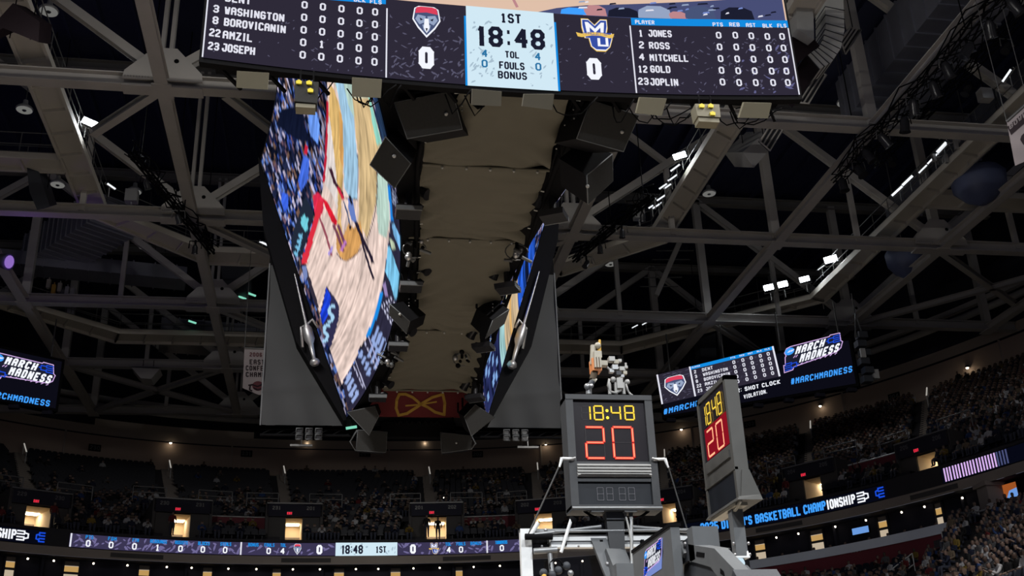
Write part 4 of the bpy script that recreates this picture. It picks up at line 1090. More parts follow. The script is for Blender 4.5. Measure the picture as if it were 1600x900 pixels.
for sgn, pic, lab in ((-1, PIC, 'left side display showing a televised basketball game'), (1, PR, 'right side display, seen as a sliver of coloured picture')):
    mb = MB(); n = 30
    for i in range(n):
        a, b = SY0-.1+(SY1-SY0+.2)*i/n, SY0-.1+(SY1-SY0+.2)*(i+1)/n
        mb.hexa([side(a, SZ0-.05, sgn, -.01), side(b, SZ0-.05, sgn, -.01), side(b, SZ0-.05, sgn, -.5), side(a, SZ0-.05, sgn, -.5)],
                [side(a, SZ1+.1, sgn, -.01), side(b, SZ1+.1, sgn, -.01), side(b, SZ1+.1, sgn, -.5), side(a, SZ1+.1, sgn, -.5)], 'black')
    S_ = mb.build('side_screen', SB, label=lab)
    me = bpy.data.meshes.new('video_picture')
    V = [side(SY0+(SY1-SY0)*s, SZ0+(SZ1-SZ0)*t, sgn, .012) for s in np.linspace(0, 1, NS) for t in np.linspace(0, 1, NT)]
    F = [(i*NT+j, (i+1)*NT+j, (i+1)*NT+j+1, i*NT+j+1) for i in range(NS-1) for j in range(NT-1)]
    if sgn < 0: F = [f_[::-1] for f_ in F]
    me.from_pydata(V, [], F); me.materials.append(MATS['video_pixels'])
    at = me.attributes.new('picture', 'FLOAT_COLOR', 'POINT')
    at.data.foreach_set('color', np.concatenate([np.clip(pic, 0, 1.2), np.ones((NS, NT, 1))], 2).ravel().astype(np.float32))
    o = bpy.data.objects.new('video_picture', me); COL.objects.link(o); o.parent = S_
    # far end post of the display, leaning with it
    mb = MB()
    pts = [side(33.5, 21.5, sgn, .02), side(33.5, 12.15, sgn, .02), side(33.5, 12.15, sgn, .12), side(33.5, 15.0, sgn, .75), side(33.5, 19.0, sgn, .62), side(33.5, 21.5, sgn, .05)]
    mb.prism(pts, (0, .7, 0), 'black')
    post = mb.build('end_post', SB)
    # polished sword hilt hanging on the post
    w = .32 if sgn < 0 else -.22
    a, b = (at_y(478, 505, 33.3), at_y(492, 566, 33.3)) if sgn < 0 else (at_y(819, 505, 33.3), at_y(800, 570, 33.3))
    mb = MB(); d = b-a; L = np.linalg.norm(d)
    mb.lathe(a, d, [(-1.3*L, .02), (0, .05), (.15*L, .16), (.42*L, .17), (.55*L, .09), (.9*L, .055), (.95*L, .14), (1.02*L, .17), (1.08*L, .1)], 'chrome', 12)
    mb.path([a+d*.2+np.array((w, 0, .12)), a+d*.12+np.array((w*.5, 0, .3)), a+d*.05, a+d*.15+np.array((-w*.6, 0, .05)), a+d*.55+np.array((-w*.8, 0, -.1))], .05, 'chrome', 6)
    mb.build('sword_hilt', post)
# cloth on the far end of the board, black panel above
def cloth(name, fn, nu, nv, mat, parent, thick=None, **kw):
    mb = MB()
    V = [fn(i/nu, j/nv) for i in range(nu+1) for j in range(nv+1)]
    mb.add(V, [(i*(nv+1)+j, (i+1)*(nv+1)+j, (i+1)*(nv+1)+j+1, i*(nv+1)+j+1) for i in range(nu) for j in range(nv)], mat, True)
    return mb.build(name, parent, **kw)
XL, XR = -2.2, 7.6
mb = MB(); mb.box((XL-.02, 34.35, 12.15), (XR+.02, 34.7, 21.5), 'black'); back = mb.build('end_frame', SB)
def gcl(s, t):
    x, z = XL+(XR-XL)*s, 12.14+(5.6)*t
    w = .035*math.sin(s*55+t*9)*math.exp(-t*4)+.05*math.exp(-((t-.22-.03*math.sin(s*7))**2)*700)+.03*math.sin(t*14+s*6)
    return (x, 34.28-.05-w-.15*math.exp(-((s-.24)**2)*900)*0, z)
cloth('grey_cover', gcl, 90, 40, 'grey_cloth', SB, label='grey cloth cover over the far end display')
mb = MB()
for s in (XL, XR): mb.tube((s, 34.2, 12.14), (s, 34.2, 17.8), .03, 'pad_grey', 6)
for k in range(6): mb.beam((XL, 34.25, 12.1), (XR, 34.25, 12.1), .1, .1, 'black')
mb.build('cover_edge_tubes', SB)
# belly cloth in four lengths with wrinkles gathered at their hems
SEG = [(15.0, 17.6), (17.6, 20.65), (20.65, 25.95), (25.95, 30.75)]
def xl(y): return 1.95 if y < 15.6 else 1.45 if y < 19 else 1.62 if y < 23 else 1.7
for k, (ya, yb) in enumerate(SEG):
    def bcl(s, t, ya=ya, yb=yb, k=k):
        y = ya+(yb-ya)*t; x0, x1 = np.interp(y, [15, 17, 20.6, 24.4, 27, 30.8], [2.0, 1.42, 1.74, 1.95, 1.86, 1.45]), np.interp(y, [15, 17.5, 30.8], [3.8, 3.9, 4.1])
        x = x0+(x1-x0)*s
        sag = .13*math.sin(math.pi*t)*math.sin(math.pi*s)**.5
        q_ = (1-t)*(yb-ya); g = math.exp(-q_/(1.3 if k == 1 else .8 if k == 2 else .4))+.5*math.exp(-t*(yb-ya)/.4)
        wr = (.10*(1-2*abs(math.sin((y*7.5)+1.6*math.sin(s*3.2+k)+.5*math.sin(s*9)))**.7)*g*(1 if k in (1, 2) else .35)*(.55+.45*math.sin(s*7+k*2)) + .12*math.sin(y*7.5+x*8)*math.exp(-s*6)*(1-abs(2*t-1))**.5+.11*math.sin(y*8-x*7)*math.exp(-(1-s)*6)*t)
        return (x, y, 12.25-sag+wr)
    b_ = cloth('belly_cloth', bcl, 50, 110, 'belly_cloth', SB)
    mb = MB()
    mb.tube((1.5, yb, 12.22), (4.0, yb, 12.22), .03, 'belly_cloth', 6)
    for i in range(5): mb.ball((1.9+i*.45, yb, 12.17), .03, 'rail', 6)
    mb.build('hem_tube', b_)
# red panel with a gold bow emblem below the far end
mb = MB(); RA, RB_ = (1.25, 4.7), (12.4, 13.5)
mb.hexa([(RA[0], 33.9, RB_[0]), (RA[1], 33.9, RB_[0]), (RA[1], 34.0, RB_[0]), (RA[0], 34.0, RB_[0])], [(RA[0]-.1, 33.7, RB_[1]), (RA[1]+.1, 33.7, RB_[1]), (RA[1]+.1, 33.8, RB_[1]), (RA[0]-.1, 33.8, RB_[1])], 'red_cloth')
rp = mb.build('emblem_panel', SB, label='dark red panel with gold bow emblem')
def RP(px, py): return at_plane(px, py, (3, 33.88, 12.4), (0, 1.1, .2))
mb = MB()
def gold(pts, w=4.2):
    for (ax, ay), (bx, by) in zip(pts, pts[1:]):
        dx, dy = bx-ax, by-ay; L = math.hypot(dx, dy); nx, ny = -dy/L*w/2, dx/L*w/2; ex, ey_ = dx/L*1.6, dy/L*1.6
        mb.poly([RP(ax-ex+nx, ay-ey_+ny), RP(ax-ex-nx, ay-ey_-ny), RP(bx+ex-nx, by+ey_-ny), RP(bx+ex+nx, by+ey_+ny)], 'gold')
gold([(624, 616), (620, 625), (619, 638), (623, 649), (636, 646), (650, 637), (660, 630), (675, 621), (692, 616), (695, 630), (694, 648), (680, 644), (668, 636), (657, 631), (645, 621), (634, 616), (624, 616)])
gold([(635, 634), (657, 632)], 2.5); gold([(657, 632), (681, 628)], 2.5)
mb.build('gold_emblem', rp)
# black rigging along both belly edges and beneath the far end
for sg, xe in ((-1, lambda y: float(np.interp(y, [15, 17, 20.6, 24.4, 27, 31], [1.9, 1.4, 1.66, 1.86, 1.76, 1.4]))), (1, lambda y: float(np.interp(y, [15, 17.5, 31], [4.0, 4.02, 4.2])))):
    mb = MB(); ys = np.arange(15.2, 31.2, .8)
    for h in (12.2, 12.55):
        mb.path([(xe(y), y, h) for y in ys], .05, 'black', 6)
    for y in ys[::1]:
        mb.tube((xe(y), y, 12.2), (xe(y), y+.4, 12.55), .03, 'black', 5)
        mb.tube((xe(y), y, 12.2), (xe(y)-sg*.12, y, 12.22), .015, 'rail', 5)
    for c_ in range(3):
        mb.path([(xe(y)+sg*(.03*c_-.04+.04*math.sin(y*2.1+c_)), y, 12.3+.1*math.sin(y*1.7+c_*2)) for y in np.arange(15.2, 31.2, .35)], .025, 'black', 5)
    mb.build('rigging_rail', SB)
mb = MB()
for z in (11.85, 12.1): mb.tube((XL, 34.3, z), (XR, 34.3, z), .045, 'black', 6)
for i in range(22):
    x = XL+(XR-XL)*i/22; mb.tube((x, 34.3, 11.85), (x+.45, 34.3, 12.1), .02, 'black', 5)
mb.box((1.6, 34.0, 11.75), (4.0, 34.3, 12.25), 'black')
for i in range(9): mb.path([(2.0+i*.2+.1*math.sin(t*3+i), 33.9, 12.3-.2*abs(math.sin(t*3.1+i))) for t in np.linspace(0, 1, 6)], .03, 'black', 5)
for x in (-.9, 6.4): mb.tube((x, 34.25, 11.9), (x, 34.25, 11.55), .02, 'rail', 5); mb.cbox((x, 34.25, 11.5), .7, .12, .06, 'rail_dim')
mb.build('lower_truss', SB)
# cables and suspension under the near end display
mb = MB(); r = random.Random(21)
for i in range(16):
    x = r.uniform(-1.2, 6.6); L = r.uniform(.3, 1.0)
    mb.path([(x+L*t, 14.95+.2*math.sin(t*5), 12.0-r.uniform(.1, .28)*4*t*(1-t)) for t in np.linspace(0, 1, 7)], .013, 'black', 4)
mb.path([at_y(726, 128, 15.2), at_y(738, 138, 15.2), at_y(737, 160, 15.2), at_y(747, 168, 15.2), at_y(756, 164, 15.2)], .035, 'black', 6)
mb.box((-2.0, 14.95, 12.3), (7.5, 15.2, 12.5), 'black')
for i in range(14): mb.beam((-1.9+i*.7, 14.9, 12.2), (-1.6+i*.7, 15.3, 12.1), .05, .05, 'black')
mb.build('cable_tray', SB)
mb = MB()
for x, y in ((1.2, 16), (4.2, 16), (1.2, 33), (4.2, 33), (2.7, 24)): mb.tube((x, y, 18), (x, y, 33.2), .05, 'rail_dim', 6)
mb.box((.9, 15.2, 17.8), (4.6, 33.5, 18.2), 'black')
mb.build('hoist_frame', SB)

# ------------------------------------------------------------------ loudspeakers hung round the belly
def loudspeaker(label, quad, y, n, back, badge=None, bracket=None, ty=.8, stud=None):
    """Grille face given by its outline on a plane at distance y with normal n; cabinet tapers along back."""
    c0 = at_y(sum(p[0] for p in quad)/4, sum(p[1] for p in quad)/4, y)
    n = np.asarray(n, float); n /= np.linalg.norm(n)
    F = [at_plane(*p, c0, n) for p in quad]; c = sum(F)/4
    back = np.asarray(back, float)
    T = thing('loudspeaker', label, 'loudspeaker', c, 'loudspeakers hung under the scoreboard')
    mb = MB(); Bk = [c+(p-c)*ty+back for p in F]; mb.hexa(F, Bk, 'cabinet'); cab = mb.build('cabinet', T)
    mb = MB(); k = -back/np.linalg.norm(back)*.035; G = [c+(p-c)*.975 for p in F]; mb.hexa([p+k for p in G], G, 'speaker_grille')
    g = mb.build('grille', T)
    mb = MB(); mb.path([p+k*.6 for p in F+[F[0]]], .014, 'pad_grey', 4); mb.build('grille_frame', T)
    if badge:
        p = at_plane(*badge, c0+k*1.2, n); mb = MB(); mb.ball(p, .035, 'louver', 8); mb.build('badge', g, label='small white badge')
    if bracket is None: bracket = [Bk[0], Bk[0]+np.array((0, 0, 12.45-Bk[0][2]))]
    else: bracket = [at_y(*p, y+.15) for p in bracket]
    mb = MB(); mb.path(bracket, .03, 'pad_grey' if len(bracket) > 2 else 'black', 5)
    top = (Bk[0]+Bk[1])/2; mb.tube(top, (top[0], top[1], max(12.6, top[2]+.3)), .035, 'black', 5)
    mb.build('bracket', T)
    if stud is not None:
        mb = MB()
        for s_ in stud: mb.ball(at_y(*s_, y+.1), .018, 'rail', 6)
        mb.build('bolts', cab)
    return T
loudspeaker('large black loudspeaker hung left of the belly cloth, nearest the end display', ((617, 161), (707, 142), (723, 202), (637, 217)), 15.5, (-.1, -.8, -.6), (.32, .75, .3), (697, 178), ((620, 150), (690, 138), (722, 126), (723, 165)), .78, ((722, 158), (722, 165), (722, 172)))
loudspeaker('black loudspeaker turned on its corner, hung just below the nearest left one', ((579, 257), (603, 214), (642, 255), (617, 293)), 16.2, (-.55, -.5, -.65), (.22, .5, .55), (616, 244), None, .8)
loudspeaker('large black loudspeaker hung right of the belly cloth, under the end display', ((922, 157), (997, 181), (973, 237), (900, 217)), 15.5, (.1, -.8, -.6), (-.32, .75, .3), (972, 206), ((897, 158), (898, 140), (918, 146)), .8, ((896, 171), (897, 178), (897, 185)))
loudspeaker('black wedge loudspeaker below the large one on the right', ((915, 273), (955, 240), (956, 282), (917, 318)), 16.5, (.6, -.6, -.5), (-.42, .2, .42), (918, 291), None, .95, ((915, 233), (916, 240), (916, 246)))
loudspeaker('black loudspeaker half-way along the left belly edge', ((610, 475), (641, 502), (636, 521), (609, 492)), 23.4, (-.35, -.75, -.55), (.45, .6, .42), (625, 491), None, .85, ((639, 467), (639, 473), (639, 478)))
loudspeaker('black loudspeaker half-way along the right belly edge', ((769, 500), (795, 483), (787, 505), (758, 528)), 23.5, (.5, -.7, -.5), (-.3, .5, .5), None, None, .9, ((770, 475), (770, 480), (770, 486)))
loudspeaker('black loudspeaker tilted at the far left corner of the belly', ((543, 644), (586, 634), (592, 650), (577, 680)), 32.0, (-.3, -.8, -.4), (.15, .7, .35), None, None, .85)
loudspeaker('black loudspeaker tilted at the far right corner of the belly', ((725, 651), (742, 632), (773, 652), (736, 681)), 32.0, (.3, -.8, -.4), (-.15, .7, .35), None, None, .85)
loudspeaker('dark upright loudspeaker hanging lowest at the far left corner', ((559, 672), (605, 675), (603, 707), (556, 704)), 33.2, (0, -1, -.15), (0, .8, .1), None, ((558, 672), (547, 690), (556, 704)), .8)
loudspeaker('dark upright loudspeaker hanging lowest at the far right corner', ((688, 676), (737, 681), (736, 702), (690, 708)), 33.2, (0, -1, -.15), (0, .8, .1), (713, 692), ((737, 681), (743, 693), (736, 702)), .8)
# pale flat antenna panels and two boxes with yellow tags under the end display
for i, (q, lab) in enumerate(((((370, 111), (420, 114), (418, 140), (369, 137)), 'leftmost, in front of the roof truss'), (((550, 121), (597, 124), (595, 153), (550, 151)), 'in front of the left side display'), (((738, 139), (784, 143), (783, 166), (737, 164)), 'left one in front of the belly cloth'), (((819, 147), (866, 147), (863, 172), (816, 166)), 'right one in front of the belly cloth'),
                              (((1000, 152), (1042, 154), (1034, 181), (994, 177)), 'just right of the big right loudspeaker'), (((1163, 160), (1206, 161), (1200, 185), (1155, 184)), 'rightmost, near the end of the display'))):
    P = [at_plane(*p, at_y(*q[0], 14.42), (0, .85, .5)) for p in q]
    T = thing('antenna_panel', 'flat beige panel hung under the end display, %s' % lab, 'antenna panel', sum(P)/4, 'beige panels under the end display')
    m_ = 'belly_cloth' if i in (2, 3) else 'beige_panel'
    mb = MB(); mb.prism(P, (0, .07, .05), m_); mb.build('panel', T)
    mb = MB(); t = (P[0]+P[1])/2
    for k in (.2, .5, .8): p = P[0]+(P[1]-P[0])*k; mb.tube(p+np.array((0, .05, -.02)), (p[0], 15.0, 12.1), .012, 'black', 5)
    mb.beam(P[0]+np.array((0, .08, 0)), P[1]+np.array((0, .08, 0)), .03, .03, 'pad_dark'); mb.build('bracket', T)
for q, tags, lab, m_ in ((((461, 126), (498, 128), (495, 161), (460, 158)), ((467, 128), (483, 129), (485, 141)), 'left side display', 'speaker_grille'), (((1086, 162), (1124, 163), (1126, 183), (1090, 181)), ((1097, 165), (1111, 165), (1114, 177)), 'roof truss right of the speakers', 'beige_panel')):
    P = [at_y(*p, 14.5) for p in q]
    T = thing('control_box', 'hung equipment box with yellow tags, before the %s' % lab, 'equipment box', sum(P)/4)
    mb = MB(); mb.prism(P, (0, .25, 0), m_); mb.box(tuple(P[3]+np.array((.02, .02, -.09))), tuple(P[2]+np.array((-.02, .22, -.01))), 'beige_panel'); mb.build('casing', T)
    for t_ in tags:
        a = at_y(*t_, 14.47); mb = MB(); mb.prism([a+np.array(v) for v in ((-.04, 0, -.03), (.04, 0, -.03), (.045, 0, .02), (0, 0, .045), (-.045, 0, .02))], (0, .03, 0), 'yellow_tag'); mb.build('tag', T)
    mb = MB(); c = sum(P)/4; mb.tube(c+np.array((-.1, .1, .1)), (c[0]-.1, c[1]+.1, 12.05), .015, 'black', 5); mb.tube(c+np.array((.1, .1, .1)), (c[0]+.1, c[1]+.1, 12.05), .015, 'black', 5)
    mb.build('hanger_rods', T)
# moving-head lamps standing off the belly edges
def moving_lamp():
    r = thing('moving_head_lamp', '', 'stage light', (0, 0, 0), 'moving-head lamps along the belly edges')
    mb = MB(); mb.hexa([(-.24, -.2, 0), (.24, -.2, 0), (.24, .2, 0), (-.24, .2, 0)], [(-.25, -.22, .12), (.25, -.22, .12), (.25, .22, .12), (-.25, .22, .12)], 'black_gloss'); mb.box((-.25, -.235, .0), (.25, -.2, .09), 'pad_grey'); a = mb.build('base', r)
    mb = MB(); mb.tube((.0, 0, .1), (.0, 0, .55), .075, 'black_gloss', 12); mb.path([(.0, 0, .5), (-.02, 0, .6), (.1, 0, .66), (.2, .02, .62)], .06, 'black_gloss', 8); b = mb.build('column', r)
    mb = MB(); mb.lathe((.2, .02, .6), (.5, -.3, -.5), [(-.12, .06), (0, .11), (.2, .11), (.28, .13)], 'black_gloss', 12); mb.path([(0.06, -.05, .15), (.2, -.05, .2), (.27, -.05, .14)], .05, 'black_gloss', 8); c = mb.build('lamp_head', r)
    mb = MB(); mb.path([(-.12, 0, .1), (-.2, .05, .4), (-.08, .1, .7), (0, .1, .85)], .02, 'black', 5); mb.ball((.15, 0, .66), .035, 'chrome', 6); d = mb.build('cable', r)
    return r, [(a, []), (b, []), (c, []), (d, [])]
root, parts = moving_lamp()
MLP = [(638, 336, 11.75, 0, 'left belly edge, nearest the camera'), (642, 452, 11.75, 0, 'left belly edge, second one along'), (622, 545, 11.7, 0, 'left belly edge, third one along'), (590, 625, 11.65, 0, 'far left belly corner by the red panel'),
       (865, 342, 11.75, math.pi, 'right belly edge, nearest the camera'), (793, 454, 11.75, math.pi, 'right belly edge, second one along'), (755, 546, 11.7, math.pi, 'right belly edge, third one along'), (742, 625, 11.65, math.pi, 'far right belly corner by the red panel')]
for i, (px, py, z, rz, lab) in enumerate(MLP):
    p = at_z(px, py, z); o = root if i == 0 else copy_thing(root, parts, p, (0, 0, 0), '')
    o.location = [float(v) for v in p]; o.rotation_euler = (0, 0, rz*.85); o['label'] = 'black moving-head lamp on a flat base, %s' % lab
for i, (px, py, lab) in enumerate(((648, 388, 'left belly edge, between the first two lamps'), (678, 560, 'left'), (808, 392, 'right belly edge beside the side display'), (608, 557, 'left belly edge, far end'), (722, 560, 'right belly edge, far end'))):
    if i == 1: continue
    c = at_z(px, py, 12.0); r = random.Random(i+40); mb = MB()
    for k in range(9):
        p = c+np.array((r.uniform(-.2, .2), r.uniform(-.2, .2), r.uniform(-.25, .25)))
        (mb.ball(p, r.uniform(.04, .08), r.choice(['chrome', 'pad_grey', 'black']), 8) if k % 2 else mb.tube(p, p+np.array((r.uniform(-.25, .25), .1, r.uniform(-.2, .2))), .035, r.choice(['pad_grey', 'black', 'rail_dim']), 6))
    mb.path([c+np.array((.25*math.cos(t), .05, .2*math.sin(t))) for t in np.linspace(0, 5, 12)], .015, 'rail_dim', 5)
    mb.tube(c, (c[0], c[1], 12.5), .04, 'black', 5)
    tag(mb.build('camera_pod'), 'cluster of lenses and cables at the %s' % lab, 'camera', 'lens clusters on the belly')
for px, py, lab in ((483, 676, 'left'), (806, 678, 'right')):
    c = at_y(px, py, 34.0); mb = MB()
    for k in range(3):
        for j in range(2): mb.path([c+np.array((-.3+k*.3+x, y, -.14+j*.2+z)) for x, y, z in ((-.1, 0, -.08), (.1, 0, -.08), (.1, 0, .08), (-.1, 0, .08), (-.1, 0, -.08))], .025, 'pad_grey', 4); mb.cbox(c+np.array((-.3+k*.3, .08, -.14+j*.2)), .16, .1, .12, 'black_gloss')
    mb.tube(c, (c[0], c[1]+.1, 12.0), .025, 'rail_dim', 5)
    tag(mb.build('lamp_cage'), 'small caged lamp cluster hanging below the grey cover on the %s' % lab, 'lamp', 'caged lamps below the grey cover')
c = at_y(549, 668, 33.8); mb = MB(); mb.tube(c+np.array((-.17, 0, -.03)), c+np.array((.17, 0, .03)), .045, 'lamp_green', 8); mb.path([c, c+np.array((0, .1, .3))], .015, 'rail_dim', 4); tag(mb.build('tube_light'), 'green glowing tube light under the grey cover beside the far left loudspeaker', 'tube light', 'short tube lights')
# ------------------------------------------------------------------ corner display boards
def corner_board(name, label, A, B, zb, zt, mirror=False):
    """Upright dark display from A to B (plan), returns the flat map (u metres from A, v metres from zb)."""
    A, B = np.array(A), np.array(B); L = np.linalg.norm(B-A); d = (B-A)/L
    n = np.array([d[1], -d[0]])
    if n @ (np.array([2.7, 20])-A) < 0: n = -n
    T = thing(name, label, 'display board', (*A, zb), 'corner display boards')
    P = lambda u, v, k=1: (*(A+d*u+n*(.012*k)), zb+v)
    mb = MB(); q = lambda u, o, z: (*(A+d*u+n*o), z)
    mb.hexa([q(-.15, 0, zb-.15), q(L+.15, 0, zb-.15), q(L+.15, -.5, zb-.15), q(-.15, -.5, zb-.15)], [q(-.15, 0, zt+.15), q(L+.15, 0, zt+.15), q(L+.15, -.5, zt+.15), q(-.15, -.5, zt+.15)], 'black')
    for u in np.linspace(.5, L-.5, 4): mb.tube(q(u, -.25, zt), q(u, -.25, 25.0), .04, 'rail_dim', 5)
    for u in np.linspace(.3, L-.3, 7): mb.cbox(q(u, -.2, zb-.25), .5, .3, .2, 'wall_dark')
    mb.build('cabinet', T)
    return T, P, L, d, n
BA, BB = (18.80, 57.75), (27.55, 51.55)
T, BP, BL, bd, bn = corner_board('corner_display', 'corner display board at the right showing a player table and tournament logo', BA, BB, 20.0, 22.45)
def bh(px, py):
    p = at_plane(px, py, (*BA, 20), (bn[0], bn[1], 0)); return float((p[:2]-np.array(BA)) @ bd), p[2]-20
def bracket_logo(mb, P, Q, lw, flip=False):
    """Tournament logo: two stacked words in a pale outline with bracket marks; Q maps unit (0..1, 0..1) to the board."""
    k = 3
    F = lambda pts: [Q(*p) for p in pts]
    out = [(.03, .30), (.03, .62), (.05, .66), (.02, .80), (.06, .96), (.13, 1.0), (.80, .97), (.82, 1.02), (.98, 1.0), (1.0, .66), (1.03, .60), (1.0, .36), (.93, .24), (.18, .13), (.16, .02), (.01, .0), (.0, .30)]
    shape(mb, lambda u, v: P(u, v, 2), F(out), 'scr_ink')
    stroke(mb, lambda u, v: P(u, v, 3), F(out), lw, 'scr_lilac', True)
    c = [(.11+.085*math.cos(a), .81+.15*math.sin(a)) for a in np.linspace(0, 2*math.pi, 18)]
    shape(mb, lambda u, v: P(u, v, 4), F(c), 'scr_cyan')
    def W(s, x0, x1, y0, h, m, sw=.22):
        LT = unit_letters(s, m, .56, sw)
        for f in LT.f: mb.poly([P(*Q(x0+(x1-x0)*LT.v[i][0]+.05*LT.v[i][1], y0+h*LT.v[i][1]), 5) for i in f], m)
    W('MARCH', .2, .70, .60, .33, 'scr_white'); W('MADNESS', .27, .95, .22, .35, 'scr_white'); W('NCAA', .065, .155, .77, .08, 'scr_white')
    for x in np.linspace(.3, .9, 8): stroke(mb, lambda u, v: P(u, v, 5), F([(x, .15), (x+.03, .19)]), lw*.8, 'scr_lilac')
    for x in (.18, .22): stroke(mb, lambda u, v: P(u, v, 5), F([(x, .50), (x+.03, .57)]), lw*.8, 'scr_lilac')
    for s, x, y in ((1, .985, .79), (-1, .03, .2)):
        for a in (.13, .04, -.04, -.13): stroke(mb, lambda u, v: P(u, v, 4), F([(x, y+a), (x-s*.11, y+a)]), lw*1.2, 'scr_deepblue')
        for a in (.085, -.085): stroke(mb, lambda u, v: P(u, v, 4), F([(x-s*.11, y+a-.045), (x-s*.11, y+a+.045)]), lw*1.2, 'scr_deepblue'); stroke(mb, lambda u, v: P(u, v, 4), F([(x-s*.11, y+a), (x-s*.2, y+a)]), lw*1.2, 'scr_deepblue')
        stroke(mb, lambda u, v: P(u, v, 4), F([(x-s*.2, y-.085), (x-s*.2, y+.085)]), lw*1.2, 'scr_deepblue'); stroke(mb, lambda u, v: P(u, v, 4), F([(x-s*.2, y), (x-s*.23, y)]), lw*1.2, 'scr_deepblue')
def quad_map(f, tl, tr, bl, br):
    """Unit square to the board, from four seen corners."""
    a, b, c, d_ = [np.array(f(*p)) for p in (bl, br, tl, tr)]
    return lambda s, t: tuple((a*(1-s)+b*s)*(1-t)+(c*(1-s)+d_*s)*t)
mb = MB()
rect(mb, lambda u, v: BP(u, v, 1), 0, 0, BL, 2.45, 'scr_black', 4)
Q = quad_map(bh, (1026, 586), (1209, 541), (1034, 632), (1220, 588))
def qr(mb, Q, s0, t0, s1, t1, m, k): mb.poly([BP(*Q(*p), k) for p in ((s0, t0), (s1, t0), (s1, t1), (s0, t1))], m)
qr(mb, Q, 0, 0, 1, 1, 'scr_dark', 2); qr(mb, Q, .29, .89, 1, 1, 'scr_blue', 3)
flecks(mb, lambda s, t: BP(*Q(s, t), 3), .01, .02, .28, .97, 60, .035, 'scr_fleck', 2); flecks(mb, lambda s, t: BP(*Q(s, t), 3), .3, .02, .97, .86, 120, .022, 'scr_fleck', 3)
for s in (0, .285, .985): qr(mb, Q, s, 0, s+.014, 1, 'scr_text', 4)
wolf_crest(mb, lambda a, b, k: BP(*Q(a, b), 4+k), .145, .82, .19, .66, 1)
def qw(s, x0, x1, y, h, m='scr_text'):
    LT = unit_letters(s, m)
    for f in LT.f: mb.poly([BP(*Q(x0+(x1-x0)*LT.v[i][0], y+h*LT.v[i][1]), 6) for i in f], m)
for r, (num, nm, w) in enumerate((('2', 'DENT', .09), ('3', 'WASHINGTON', .21), ('8', 'BOROVICANIN', .22), ('22', 'AMZIL', .11), ('23', 'JOSEPH', .13))):
    y = .73-r*.16; qw(num, .32, .34+(.02 if len(num) > 1 else 0), y, .11); qw(nm, .39, .39+w, y, .11)
    for c, x in enumerate((.66, .735, .805, .88, .945)): qw('1' if (r, c) == (3, 1) else '0', x-.012, x+.012, y, .115)
qw('PLAYER', .31, .38, .92, .05)
for c, x in enumerate((.66, .735, .805, .88, .945)): qw(('PTS', 'REB', 'AST', 'BLK', 'FLS')[c], x-.02, x+.02, .92, .05)
bracket_logo(mb, BP, quad_map(bh, (1224, 545), (1314, 520), (1225, 583), (1314, 557)), .045)
def along(s, p0, p1, h, m, k=6, slant=.18):
    a, b = np.array(bh(*p0)), np.array(bh(*p1))
    LT = unit_letters(s, m)
    for f in LT.f:
        mb.poly([BP(*(a*(1-LT.v[i][0])+b*LT.v[i][0]+np.array((slant*h*LT.v[i][1], h*LT.v[i][1]))), k) for i in f], m)
along('#MARCHMADNESS', (1037, 649), (1145, 621), .34, 'scr_cyan'); along('#MARCHMADNESS', (1236, 602), (1332, 582), .36, 'scr_cyan')
along('announcer: SHOT CLOCK'.upper(), (1106, 624), (1220, 600), .24, 'scr_white', slant=0); along('VIOLATION.', (1163, 624), (1199, 615), .24, 'scr_white', slant=0)
mb.build('screen', T)
mb = MB(); c = at_y(1348, 560, 51)
for k in range(6): mb.cbox((c[0]+.15*(k % 2), c[1], c[2]-1.2+k*.5), .5, .5, .34, 'pad_dark')
mb.cbox((c[0]-.1, c[1]-.3, c[2]+.2), .28, .1, .5, 'louver'); mb.cbox((c[0]+.55, c[1], c[2]-.9), .3, .3, .5, 'louver')
mb.path([c+np.array((-.2, 0, 1.2)), c+np.array((0, 0, 2.6)), c+np.array((.25, 0, 1.2))], .06, 'pad_grey', 5); mb.tube(c+np.array((0, 0, 2.6)), (c[0], c[1], 25), .03, 'rail_dim', 5)
tag(mb.build('line_array'), 'dark hanging stack of loudspeakers beside the right end of the corner display', 'loudspeaker')
LA, LB = (-23.2, 51.6), (-14.25, 57.85)
T, BP, BL, bd, bn = corner_board('corner_display', 'corner display board at the left edge showing the tournament logo', LA, LB, 20.0, 22.6)
def bh(px, py):
    p = at_plane(px, py, (*LA, 20), (bn[0], bn[1], 0)); return float((p[:2]-np.array(LA)) @ bd), p[2]-20
mb = MB(); rect(mb, lambda u, v: BP(u, v, 1), 0, 0, BL, 2.6, 'scr_black', 4)
bracket_logo(mb, BP, quad_map(bh, (-14, 549), (85, 571), (-16, 589), (80, 610)), .045)
along('#MARCHMADNESS', (-34, 618), (76, 636), .34, 'scr_cyan', slant=.1)
mb.build('screen', T)

